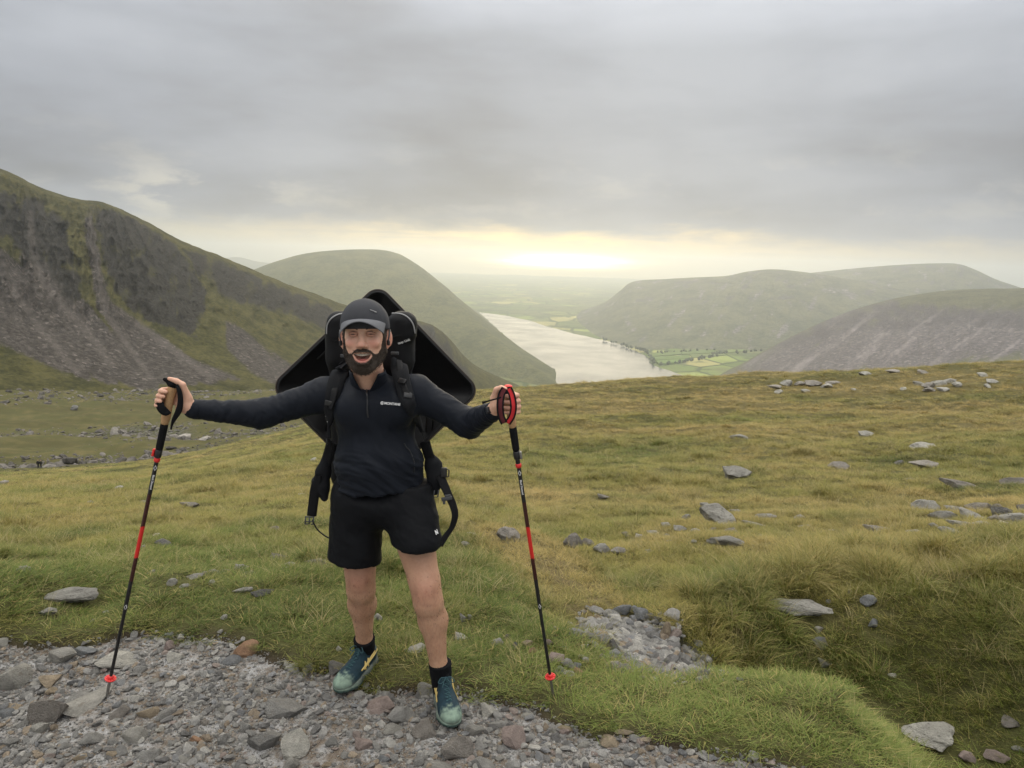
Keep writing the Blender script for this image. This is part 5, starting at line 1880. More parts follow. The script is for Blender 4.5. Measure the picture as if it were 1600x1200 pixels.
def head_field(B, ears=True):
    S = HS
    B.ell(H(0, -.012, .035), np.array([.074, .094, .090]) * S, .02, M=HM)
    B.ell(H(0, .026, -.028), np.array([.0625, .064, .080]) * S, .035, M=HM)
    B.ell(H(0, .046, -.088), np.array([.040, .036, .028]) * S, .03, M=HM)
    for s in (-1, 1):
        B.cone(H(s * .053, .0, -.045), H(s * .024, .045, -.092), .020 * S, .019 * S, .025)      # jaw line
        B.ell(H(s * .039, .069, -.008), np.array([.021, .019, .017]) * S, .012, M=HM)             # cheeks, raised by the smile
        B.cone(H(s * .012, .083, .044), H(s * .045, .068, .046), .010 * S, .010 * S, .014)
        B.ell(H(s * .031, .094, .025), np.array([.018, .015, .011]) * S, .012, True, M=HM)
    B.cone(H(0, .078, .040), H(0, .102, -.008), .0085 * S, .0115 * S, .012)
    B.ell(H(0, .106, -.012), np.array([.013, .013, .0115]) * S, .008, M=HM)
    for s in (-1, 1):
        B.ell(H(s * .0135, .096, -.016), np.array([.0085, .010, .0075]) * S, .006, M=HM)
        B.ell(H(s * .007, .107, -.0235), np.array([.004, .005, .004]) * S, .003, True, M=HM)
    # open, smiling mouth
    for x, z, rz in ((-.027, -.045, .008), (-.016, -.0525, .0145), (0, -.0550, .0170), (.016, -.0525, .0145), (.027, -.045, .008)):
        B.ell(H(x, .092, z), np.array([.0095, .028, rz]) * S, .004, True, M=HM)
    lip = [(-.034, .074, -.042), (-.025, .086, -.063), (-.012, .092, -.0730), (.012, .092, -.0730), (.025, .086, -.063), (.034, .074, -.042)]
    B.chain([H(*q) for q in lip], [.003 * S, .0052 * S, .006 * S, .006 * S, .0052 * S, .003 * S], .005)
    up = [(-.029, .080, -.042), (-.015, .092, -.039), (0, .096, -.0385), (.015, .092, -.039), (.029, .080, -.042)]
    B.chain([H(*q) for q in up], [.003 * S, .0042 * S, .0045 * S, .0042 * S, .003 * S], .005)
    for s in (-1, 1) if ears else ():
        a = H(s * .077, -.008, .004)
        Me = np.stack([unit(hx * 0.86 - hf * s * 0.0 - hf * 0.5 * 1), unit(hf * .86 + hx * 0.5 * s), hz], 1)
        Me = np.stack([unit(hx * .80 * s + hf * .60), unit(hf * .80 - hx * .60 * s), hz], 1)
        B.ell(a + hx * s * .006, np.array([.008, .019, .033]) * S, .006, M=Me)
        B.ell(a + hx * s * .014 + hf * .010, np.array([.007, .010, .018]) * S, .004, True, M=Me)
        B.ell(H(s * .076, .0, -.024), np.array([.007, .009, .012]) * S, .006, M=HM)


def finger(B, pts, r0):
    B.chain(pts, [r0, r0, r0 * .97, r0 * .90, r0 * .80][:len(pts)], .0035)


# poles: grip axes
PR0, PR1 = W(271, 597, 2.865), surf(165, 1091)            # viewer's left pole: head, tip
PL0, PL1 = W(792, 607, 2.80), surf(865, 1088)
PR1 = PR1 + np.array([0, 0, -0.012])
PL1 = PL1 + np.array([0, 0, -0.012])
aR, aL = unit(PR1 - PR0), unit(PL1 - PL0)


def build_body():
    B = Field((-1.40, 2.66, -0.03), (0.09, 3.40, 1.80), 0.0042)
    head_field(B)
    B.cone(H(0, -.018, -.03), neckb, .058, .062, .02)
    B.cone(neckb, neckb + np.array([0, .01, -.10]), .07, .10, .03)
    # trunk
    ch, be, pe = W(586, 655, 3.10), W(592, 725, 3.10), W(598, 775, 3.10)
    B.ell(ch, (.16, .105, .17), .04)
    B.ell(be, (.165, .12, .14), .05)
    B.ell(pe, (.165, .115, .11), .05)
    # arms
    for sh, el, wr in ((shR, elR, wrR), (shL, elL, wrL)):
        B.cone(sh, el, .056, .043, .03)
        B.cone(el, wr, .043, .028, .02)
    # legs: thigh, knee cap, calf that swells behind, ankle
    for s, hp, kn, an, toe in ((-1, hipR, knR, anR, (-.10, -.20)), (1, hipL, knL, anL, (.05, -.2))):
        B.cone(hp - np.array([0, 0, .06]), kn + (hp - kn) * .08, .097, .062, .03)
        B.cone(kn + (hp - kn) * .10, kn - (kn - an) * .12, .057, .053, .03)
        B.ell(kn + np.array([0.004 * s, -.026, .008]), (.034, .030, .044), .025)
        mid = kn * .66 + an * .34 + np.array([.004 * s, .020, 0])
        B.cone(kn - (kn - an) * .12, mid, .053, .057, .045)
        B.cone(mid, an + (kn - an) * .20, .057, .034, .035)
        B.cone(kn - (kn - an) * .10 + np.array([0, -.016, 0]), an + (kn - an) * .1 + np.array([0, -.008, 0]), .036, .026, .014)
        B.cone(an + (kn - an) * .20, an - np.array([0, 0, .02]), .034, .033, .02)
    # his right hand (viewer's left): fingers pass behind the grip, the tips come round to the front
    g = W(267, 622, 2.868)
    ax = -aR
    ex, ey = np.array([1., 0, 0]), np.array([0, 1., 0])
    pal = W(287, 623, 2.885)
    B.cone(wrR, W(292, 632, 2.887), .029, .027, .012)
    B.ell(W(286, 621, 2.892), (.024, .020, .040), .016)
    B.cone(W(296, 636, 2.890), W(281, 638, 2.885), .024, .017, .014)     # heel of the hand
    B.cone(W(293, 622, 2.88), W(286, 606, 2.868), .019, .014, .012)    # ball of the thumb
    B.chain([W(288, 612, 2.868), W(285.5, 601, 2.860), W(276, 595.5, 2.854), W(264.5, 591.5, 2.850)], [.0135, .0115, .0105, .0082], .004)
    for i, (ty, dx, L) in enumerate(((609.5, 0, 1.0), (617, -1.0, 1.06), (624.5, -2.2, 1.0), (631.5, -4.2, .85))):
        c = W(268.5 - (ty - 600) * .22, ty, 2.868)
        dxm = dx * .0025
        finger(B, [c + ex * .026 + ey * .022, c + ex * (-.006 + dxm) + ey * .030, c + ex * (-.034 + dxm) * L + ey * .006 - np.array([0, 0, .001]),
                   c + ex * (-.030 + dxm) * L - ey * .020 - np.array([0, 0, .001]), c + ex * (-.004 + dxm * 2.4) - ey * .027 - np.array([0, 0, .002])], .0098 if i < 3 else .0088)
    # his left hand (viewer's right): knuckles to the front and right, tips back at the palm
    B.cone(wrL, W(777, 634, 2.815), .029, .027, .012)
    B.ell(W(780, 628, 2.815), (.023, .022, .040), .016)
    B.cone(W(773, 622, 2.815), W(778, 611, 2.80), .018, .0135, .012)
    B.chain([W(774, 618, 2.805), W(776, 609, 2.795), W(783, 606, 2.782), W(790, 607.5, 2.772)], [.014, .012, .0105, .0082], .004)
    for i, (ty, L) in enumerate(((617, 1.0), (626, 1.05), (635, 1.0), (643, .88))):
        c = W(792.5 + (ty - 607) * .15, ty, 2.803)
        finger(B, [c - ex * .022 + ey * .026, c + ex * .020 + ey * .026, c + ex * .034 * L - ey * .004, c + ex * .012 - ey * .030 * L, c - ex * .020 - ey * .026 * L], .0100 if i < 3 else .009)
    return B


BODY = build_body()
bV, bQ = BODY.mesh(2)
base = np.array([.62, .370, .265])
col = np.tile(base, (len(bV), 1))


def blush_and_shade(c, r, tint, amt):
    global col
    w = np.exp(-(((bV - np.asarray(c)) / r) ** 2).sum(1))[:, None] * amt
    col = col * (1 - w) + np.asarray(tint) * w


legs = sstep(.80, .70, bV[:, 2])[:, None]
col = col * (1 - legs) + np.array([.45, .262, .168]) * legs
for k in (knR, knL):
    blush_and_shade(k + np.array([0, -.05, .02]), (.06, .06, .05), (.47, .225, .155), .75)
    blush_and_shade(k + np.array([0, -.05, .09]), (.07, .07, .08), (.46, .26, .18), .5)
for s in (-1, 1):
    blush_and_shade(H(s * .040, .080, -.008), (.022, .03, .018), (.56, .24, .18), .7)
    blush_and_shade(H(s * .085, .0, .0), (.012, .03, .04), (.50, .17, .13), .7)
    blush_and_shade(H(s * .031, .085, .020), (.018, .02, .010), (.38, .19, .14), .5)
blush_and_shade(H(0, .108, -.012), (.016, .02, .014), (.58, .26, .20), .7)
blush_and_shade(H(0, .090, -.070), (.040, .03, .014), (.44, .16, .13), .95)
blush_and_shade(H(0, .06, -.052), (.026, .032, .012), (.10, .018, .016), .97)
for q in (W(262, 625, 2.85), W(800, 630, 2.78)):
    blush_and_shade(q, (.05, .05, .05), (.50, .25, .175), .5)
shin = sstep(.60, .50, bV[:, 2]) * sstep(.12, .2, bV[:, 2])
hn = fbm(bV[:, 0] * 190, bV[:, 1] * 190, bV[:, 2] * 42, oct=2)
col = col * (1 - (0.20 * shin * sstep(-.05, .45, hn))[:, None] * np.array([.8, 1.0, 1.0]))
for k in (knR, knL):  # crease shade below and beside each kneecap, painted into the skin colour
    blush_and_shade(k + np.array([0, -.06, -.038]), (.035, .05, .008), (.30, .15, .10), .5)
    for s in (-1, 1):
        blush_and_shade(k + np.array([s * .036, -.05, .01]), (.008, .05, .035), (.32, .17, .11), .45)
body = kid('body', (bV, bQ), MSKIN, attrs={'col': col})

# ---- eyes, teeth, brows, beard
for s in (-1, 1):
    c = H(s * .0305, .0755, .0245)
    eb = bmesh.new()
    bmesh.ops.create_uvsphere(eb, u_segments=20, v_segments=14, radius=.0118)
    V = np.array([v.co[:] for v in eb.verts]) + c
    look = unit(np.array([0, 0, ZC]) - c)
    dt = (V - c) @ look / .0118
    ec = np.where(dt[:, None] > .90, (0.006, 0.005, 0.005), np.where(dt[:, None] > .66, (.022, .022, .020), (.26, .22, .20)))
    Q = np.array([[v.index for v in f.verts] + ([f.verts[2].index] if len(f.verts) == 3 else []) for f in eb.faces])
    eb.free()
    kid('eye', (V, Q), MEYE, attrs={'col': ec})
    # lids narrowed by the smile
    for zz, thick in ((.0054, .0044), (-.0058, .0042)):
        pts = [c + hx * (q * .0150) + hf * (.0108 - 16 * (q * .0150) ** 2) + hz * (zz * (1 - .55 * q * q)) for q in np.linspace(-1, 1, 9)]
        v, q = tube(pts, thick, 8)
        kid('eyelid', (v, q), MSKIN, body, attrs={'col': np.tile((.46, .245, .175), (len(v), 1))})
tv = []
for k in range(-4, 5):
    x = k * .0058
    tv.append(box(H(x, .0880 - 22 * x * x, -.0475 + 6 * x * x), (.0028 * HS, .003, .0046 * HS * (1 - .06 * abs(k))), HM, .3))
kid('teeth', join(tv), MTEETH, body)
tg = Field(H(0, .07, -.06) - .04, H(0, .07, -.06) + .04, .0025)
tg.ell(H(0, .070, -.0660), np.array([.018, .020, .006]), .002, M=HM)
v, q = tg.mesh(1)
kid('tongue', (v, q), MSKIN, body, attrs={'col': np.tile((.36, .11, .10), (len(v), 1))})


def hairy(name, V, N, n, length, lean, wid, seed, mat, par):
    """short strands standing on a surface"""
    rs = np.random.RandomState(seed)
    i = rs.randint(0, len(V), n)
    p = V[i] + rs.normal(size=(n, 3)) * .0012
    d = N[i] * .55 + np.asarray(lean) + rs.normal(size=(n, 3)) * .38
    d /= np.linalg.norm(d, axis=1)[:, None]
    s = np.cross(d, rs.normal(size=(n, 3)))
    s /= np.linalg.norm(s, axis=1)[:, None]
    L = (length * rs.uniform(.5, 1.2, n))[:, None]
    dr = np.asarray(lean) * .5
    P0, P1, P2, P3 = p - s * wid, p + s * wid, p + d * L * .6 + s * wid * .6, p + (d + dr) / np.linalg.norm(d + dr, axis=1)[:, None] * L
    Vn = np.stack([P0, P1, P2, P3], 1).reshape(-1, 3)
    return kid(name, (Vn, np.arange(4 * n).reshape(-1, 4)), mat, par)


hd = Field(H(0, 0, 0) - .20, H(0, 0, 0) + .20, .0032)
head_field(hd, False)
hd.cone(H(0, -.018, -.03), neckb, .058, .062, .02)


def local(P):
    q = (P - HC) @ HM / HS
    return q[..., 0], q[..., 1], q[..., 2]


def beard_field():
    s, P = hd.win(hd.lo, hd.lo + hd.h * hd.n)
    x, f, z = local(P)
    ax = np.abs(x)
    n = fbm(P[..., 0] * 90, P[..., 1] * 90, P[..., 2] * 60, oct=3)
    thick = .0016 + .0065 * sstep(-.05, -.10, z) * (1 - .55 * sstep(.022, .055, ax)) + .0028 * n
    skin = hd.F - thick
    # upper edge: from the sideburn down across the cheek to the moustache
    top = np.interp(ax, [0, .017, .028, .040, .052, .060, .066, .072], [-.025, -.026, -.033, -.045, -.043, -.026, .008, .045]) + .005 * n
    reg = np.maximum(z - top, -(f + .030 + .25 * np.minimum(0, z + .03)))          # below the line, in front of the ear
    reg = np.maximum(reg, .006 - np.where(ax > .066, f + .012, 1))
    low = -(z + .120 - 12.0 * x * x)
    reg = np.maximum(reg, low)
    mouth = ((x / .0335) ** 2 + ((z + .0575 - 7 * x * x) / .0185) ** 2) - 1
    g = np.maximum(np.maximum(skin, reg * .8), -mouth * .012)
    B = Field(hd.lo, hd.lo + hd.h * (hd.n - 1), hd.h)
    B.F = np.maximum(g, -(hd.F + .006)).astype(np.float32)
    return B


bf = beard_field()
v, q = bf.mesh(1)
beard = kid('beard', (v, q), MHAIR)
nb_ = normals(v, q)
front = (nb_ @ hf > -.4)
lh = (bV[:, 2] > .14) & (bV[:, 2] < .62)
lN = normals(bV, bQ)
hairy('leg_hair', bV[lh], lN[lh], 1300, .009, np.array([0, 0, -.8]), .00013, 8, MHAIR, body)
hairy('beard_hair', v[front], nb_[front], 7500, .0072, -hz * .45, .00042, 3, MHAIR, beard)
for s in (-1, 1):
    pts = [H(s * x, f, z) for x, f, z in ((.012, .0885, .0405), (.022, .0875, .0455), (.034, .0825, .0470), (.046, .0720, .0425))]
    v, q = tube(spline(pts, 12), np.interp(np.linspace(0, 1, 12), [0, .3, 1], [.0032, .0042, .0018]), 8)
    eb = kid('eyebrow', (v, q), MHAIR, body)


def side_hair():
    s, P = hd.win(hd.lo, hd.lo + hd.h * hd.n)
    x, f, z = local(P)
    ax = np.abs(x)
    n = fbm(P[..., 0] * 110, P[..., 1] * 110, P[..., 2] * 70, oct=2)
    g = hd.F - (.005 + .003 * n)
    reg = np.maximum(np.maximum(z - .085, -(z + .05) - .0), f - (.040 - .3 * np.maximum(0, .03 - z)))
    reg = np.maximum(reg, .050 - ax + np.where(f < -.05, 1, 0) * -.1)
    B = Field(hd.lo, hd.lo + hd.h * (hd.n - 1), hd.h)
    B.F = np.maximum(np.maximum(g, reg), -(hd.F + .005)).astype(np.float32)
    return B


v, q = side_hair().mesh(1)
kid('hair', (v, q), MHAIR)

# ---- cap: panelled crown and curved brim
def cap_crown():
    nu, nv = 72, 26
    V = []
    for j in range(nv):
        ph = (j / (nv - 1)) * rad(98)
        for i in range(nu):
            th = 2 * math.pi * i / nu
            seam = abs(((th - math.pi / 2) / (math.pi / 3) + .5) % 1 - .5)          # six panels
            k = 1 - .016 * math.exp(-(seam / .035) ** 2) * math.sin(min(ph, rad(90)))
            x, f, z = math.cos(th) * math.sin(ph), math.sin(th) * math.sin(ph), math.cos(ph)
            k *= 1 + .012 * perlin(x * 2.2 + 3, f * 2.2, z * 2.2)
            V.append(H(x * .0845 * k, -.010 + f * (.109 if f < 0 else .104) * k, .050 + max(z, -.2) * .094 * k + (.010 if f > 0 else -.004) * f * 0.6))
    V = np.array(V)
    Q = [(j * nu + i, (j + 1) * nu + i, (j + 1) * nu + (i + 1) % nu, j * nu + (i + 1) % nu) for j in range(nv - 1) for i in range(nu)]
    return V, np.array(Q)


cap = kid('cap', cap_crown(), MCAP)
sol = cap.modifiers.new('thickness', 'SOLIDIFY')
sol.thickness = .003


def brim():
    ns, nt = 33, 12
    top, bot = [], []
    for a in range(ns):
        s = -1 + 2 * a / (ns - 1)
        th = math.pi / 2 - s * rad(66)
        bx, bfw = math.cos(th) * .0850, -.010 + math.sin(th) * .105
        ox, of = s * .0755, .086 + .068 * (1 - abs(s) ** 2.6)
        for b in range(nt):
            t_ = b / (nt - 1)
            x, f = bx + (ox - bx) * t_, bfw + (of - bfw) * t_
            z = .077 - .0290 * s * s * (0.6 + .9 * t_) + .006 * t_ - .012 * t_ * t_
            top.append(H(x, f, z))
            bot.append(H(x, f, z - .0035))
    k = ns * nt
    V = np.array(top + bot)
    Q = []
    for a in range(ns - 1):
        for b in range(nt - 1):
            i = a * nt + b
            Q += [(i, i + nt, i + nt + 1, i + 1), (k + i, k + i + 1, k + i + nt + 1, k + i + nt)]
        i = a * nt + nt - 1
        Q.append((i, i + nt, k + i + nt, k + i))
    for b in range(nt - 1):
        i = (ns - 1) * nt + b
        Q += [(b, b + 1, k + b + 1, k + b), (i + 1, i, k + i, k + i + 1)]
    return V, np.array(Q)


kid('brim', brim(), MBRIM, cap)
bt = box(H(0, -.010, .1455), (.006, .006, .003), HM, .4)
kid('button', bt, MCAP, cap)
pts = [H(x, f, z) for x, f, z in ((.030, .078, .108), (.040, .073, .104), (.050, .066, .099), (.044, .072, .1005))]
kid('emblem', tube(spline(pts, 14), .0016, 6), MPIPE, cap)
# earphones hooked over the ears
for s in (-1, 1):
    pts = [H(s * .083, .022, -.006), H(s * .087, .014, .016), H(s * .088, -.004, .034), H(s * .087, -.020, .022)]
    v1 = tube(spline(pts, 16), .0032, 8)
    v2 = box(H(s * .084, .016, -.010), (.006, .007, .011), HM, .45)
    kid('earphone', join([v1, v2]), MPLAS)

# ---- long-sleeved top
def build_top():
    T = Field((-1.32, 2.74, 0.80), (0.06, 3.40, 1.52), 0.0062)
    ch, be, pe = W(586, 652, 3.085), W(592, 722, 3.065), W(597, 765, 3.085)
    T.ell(ch, (.170, .128, .170), .04)
    T.ell(W(556, 640, 3.00), (.085, .060, .075), .05)
    T.ell(W(620, 638, 2.99), (.085, .060, .075), .05)
    T.ell(be, (.182, .138, .150), .06)
    T.ell(pe, (.186, .145, .11), .05)
    for sh, el, wr, cf in ((shR, elR, wrR, .10), (shL, elL, wrL, .05)):
        T.cone(W(578, 616, 3.07) * .45 + sh * .55, sh, .066, .066, .03)
        T.cone(sh, el, .066, .054, .04)
        T.cone(el, wr + (el - wr) * .03, .055, .037, .03)
    T.cone(neckb + np.array([0, .0, .01]), neckb - np.array([0, 0, .06]), .070, .105, .04)
    # hem
    P = np.stack(np.meshgrid(*[T.lo[i] + T.h * np.arange(T.n[i]) for i in range(3)], indexing='ij'), -1)
    hem = W(597, 776, 2.93)[2] + .012 * np.sin((P[..., 0] + .5) * 9)
    T.F = np.maximum(T.F, np.where(np.abs(P[..., 0] + .52) < .26, hem - P[..., 2], -1)).astype(np.float32)
    # neck opening: V at the zip
    T.cone(H(0, 0, -.02), neckb + np.array([0, -.012, -.012]), .066, .060, .006, True)
    vz = W(573, 598, 2.93)
    T.cone(vz + np.array([0, 0, .004]), H(0, .05, -.10), .006, .060, .006, True)
    return T


TOP = build_top()
tV, tQ = TOP.mesh(2)
tN = normals(tV, tQ)
x, y, z = tV.T
arm = sstep(.18, .30, np.abs(x + .545))
dl = np.where(x < -.545, x + .77, x + .375)
u_arm = np.where(x < -.545, (tV - shR) @ unit(elR - shR), (tV - shL) @ unit(elL - shL))
u_fore = np.where(x < -.545, (tV - elR) @ unit(wrR - elR), (tV - elL) @ unit(wrL - elL))
ua = np.where(u_fore > 0, u_fore + 1, u_arm)
wr_ = fbm(ua * 30 + fbm(y * 12, z * 12) * 1.2, y * 9, z * 9, oct=3, ridged=True)
bel = fbm(x * 5 + 2, y * 5, (z + .55 * (x + .53) ** 2 - .10 * np.sin(x * 7)) * 26, oct=3, ridged=True)
chst = fbm(x * 11, y * 8, z * 6 + x * 7, oct=3)
low = sstep(1.17, 1.05, z)
disp = arm * .0070 * (wr_ - .3) + (1 - arm) * (low * .0135 * (bel - .35) + (1 - low) * .0090 * chst)
# fabric gathers towards the cuffs and at the elbow
tV = tV + tN * disp[:, None]
shirt = kid('top', (tV, tQ), MSHIRT)
for wr, el in ((wrR, elR), (wrL, elL)):
    d = unit(el - wr)
    v, q = tube([wr + d * t for t in (-.004, .004, .018, .026)], [.0355, .0372, .0385, .038], 22, False)
    cu = kid('cuff', (v, q), MSHIRT, shirt)
    cu.modifiers.new('thickness', 'SOLIDIFY').thickness = .003


def front_of(F_, px, py, lift=.006, y0=2.6, y1=3.35):
    """first point of a field met along the sight line of a pixel, lifted towards the viewer; and the surface normal"""
    d = ray(px, py)
    Y = np.linspace(y0, y1, 700)
    P = np.array([0, 0, ZC]) + d[None] * (Y / d[1])[:, None]
    s = F_.sample(P)
    i = np.nonzero(s < 0)[0]
    p = P[i[0]] if len(i) else P[np.argmin(s)]
    e = .008
    g = np.array([F_.sample(p + np.eye(3)[k] * e) - F_.sample(p - np.eye(3)[k] * e) for k in range(3)])
    g = unit(g)
    return p + g * lift, g


def on_top(pts, lift, n=None):
    R = [front_of(TOP, a, b, lift) for a, b in pts]
    P, N = np.array([q[0] for q in R]), np.array([q[1] for q in R])
    if n:
        P, N = spline(P, n), spline(N, n)
    return P, N


# stand-up collar, zip, print
def collar():
    V, n, m = [], 56, 6
    for i in range(n):
        fr = abs(i / (n - 1) - .5) * 2
        for j in range(m):
            t_ = j / (m - 1)
            op = 5 + 42 * t_                                    # the open zip spreads the collar
            th = rad(-90 + op) + rad(360 - 2 * op) * i / (n - 1)
            c0 = neckb + np.array([0.002, -.004, -.012])
            c1 = neckb * .35 + H(0, -.022, -.085) * .65
            c = c0 + (c1 - c0) * t_
            rx, ry = .078 - .006 * t_, .082 - .010 * t_
            p = c + np.array([math.cos(th) * rx, math.sin(th) * ry, -.018 * fr ** 3 * (1 - t_) - .010 * fr ** 2])
            V.append(p)
    Q = [(i * m + j, (i + 1) * m + j, (i + 1) * m + j + 1, i * m + j + 1) for i in range(n - 1) for j in range(m - 1)]
    return np.array(V), np.array(Q)


co = kid('collar', collar(), MSHIRT, shirt)
co.modifiers.new('thickness', 'SOLIDIFY').thickness = .004
P, N = on_top([(573, 600), (573, 612), (574, 625), (574, 640), (575, 652)], .003, 24)
kid('zip', ribbon(P, N, .006, .003), MPLAS, shirt)
kid('zip_pull', box(P[0] + np.array([0, -.004, -.006]), (.0025, .002, .007)), MPLASG, shirt)
P, N = on_top([(631, 693), (634, 699), (640, 706), (646, 722), (646, 738)], .003, 20)
kid('pocket_zip', ribbon(P, N, .005, .003), MPLAS, shirt)
p, n_ = front_of(TOP, 609, 631, .0045)
rx_ = unit(np.cross(np.array([0.02, 0, 1.]), n_))
rx_ = rx_ if rx_[0] > 0 else -rx_
rz_ = np.cross(n_, rx_)
rz_ = rz_ if rz_[2] > 0 else -rz_
LM = np.stack([rx_, rz_, n_], 1)
lettering('lettering', 'MONTANE', .0135, MWHITE, None, p + rx_ * .012, LM, .0006, .0002)
adopt(bpy.data.objects['lettering'], shirt)
ci_ = [p - rx_ * .030 + rx_ * math.cos(a) * .0052 + rz_ * math.sin(a) * .0052 for a in np.linspace(.5, 2 * math.pi - .3, 20)]
kid('emblem', join([tube(ci_, .0016, 6), tube([p - rx_ * .033, p - rx_ * .026], .0015, 6)]), MWHITE, shirt)

# ---- shorts
def build_shorts():
    S = Field((-0.86, 2.76, 0.50), (-0.16, 3.34, 1.00), 0.0058)
    pe = W(597, 785, 3.09)
    S.ell(pe, (.182, .140, .10), .04)
    hr, hl = W(557, 872, 3.075), W(652, 848, 2.985)
    S.cone(hipR + np.array([-.005, -.005, .02]), hr + np.array([-.008, 0, .0]), .105, .113, .05)
    S.cone(hipL + np.array([.0, -.005, .02]), hl, .108, .102, .05)
    P = np.stack(np.meshgrid(*[S.lo[i] + S.h * np.arange(S.n[i]) for i in range(3)], indexing='ij'), -1)
    # hem planes, slanting a little; each leg is hollow
    for c, axis, side in ((hr, unit(np.array([.12, .0, 1.0])), -1), (hl, unit(np.array([.02, -.08, 1.0])), 1)):
        mid = (hr[0] + hl[0]) / 2 + .004
        reg = (P[..., 0] < mid) if side < 0 else (P[..., 0] >= mid)
        pl = -((P - c) @ axis) - .004
        S.F = np.where(reg, np.maximum(S.F, pl), S.F).astype(np.float32)
    S.cone(hr + np.array([-.007, 0, -.03]), hr + np.array([0, 0, .05]), .103, .074, .006, True)
    S.cone(hl + np.array([0, 0, -.03]), hl + (hipL - hl) * .2, .091, .072, .006, True)
    wz = W(597, 765, 2.95)[2]
    S.F = np.maximum(S.F, P[..., 2] - wz).astype(np.float32)
    return S


SHO = build_shorts()
v, q = SHO.mesh(2)
N = normals(v, q)
x, y, z = v.T
fold = fbm(x * 16 + z * 6, y * 10, z * 9, oct=3, ridged=True)
hor = fbm(x * 6, y * 6, z * 22 + x * 8, oct=3)
v = v + N * (.0050 * (fold - .3) + .0040 * hor)[:, None]
shorts = kid('shorts', (v, q), MSHORT)
p, n_ = front_of(SHO, 681, 832, .004)
rx_ = unit(np.cross(np.array([0.0, 0, 1.]), n_))
rx_ = rx_ if rx_[0] > 0 else -rx_
LM = np.stack([rx_, np.cross(n_, rx_), n_], 1)
lettering('lettering', 'N', .026, MWHITE, None, p, LM, .0006, .0006)
_nb = [o for o in bpy.data.objects if o.name.startswith('lettering') and o.parent is None][0]
adopt(_nb, shorts)
kid('stripes', join([box(p - rx_ * .004 + LM[:, 1] * zz, (.0045, .0011, .0008), LM, .2) for zz in (.004, -.001, -.006)]), MWHITE, shorts)

# ---- socks
for kn, an, top_, bot in ((knR, anR, W(569, 997, 3.20), anR - np.array([0, 0, .04])), (knL, anL, W(687.5, 1035, 2.99), anL - np.array([0, 0, .04]))):
    Fs = Field(np.minimum(top_, bot) - .08, np.maximum(top_, bot) + .08, .004)
    Fs.chain([top_, top_ * .5 + an * .5, an, bot], [.0490, .0440, .0410, .036], .01)
    PP = np.stack(np.meshgrid(*[Fs.lo[i] + Fs.h * np.arange(Fs.n[i]) for i in range(3)], indexing='ij'), -1)
    Fs.F = np.maximum(Fs.F, (PP - top_) @ unit(top_ - an) - .0).astype(np.float32)
    v, q = Fs.mesh(1)
    N = normals(v, q)
    rib = np.sin(np.arctan2(v[:, 1] - an[1], v[:, 0] - an[0]) * 46) * .0007
    kid('sock', (v + N * rib[:, None], q), MSOCK)

# ---- trail shoes
MSHOE = vcol_material('trail_shoe', 0.75, 600, 0.0008, 0.3)
MSOLE = vcol_material('shoe_sole', 0.85, 200, 0.0015, 0.2)
MLACE = simple_mat('laces', (0.035, 0.075, 0.085), 0.9, 0.2, 900, 0.0004, 0.3)
MGOLD = simple_mat('gold_stripe', (0.62, 0.46, 0.16), 0.5, 0.4, 300, 0.0003, 0.2)


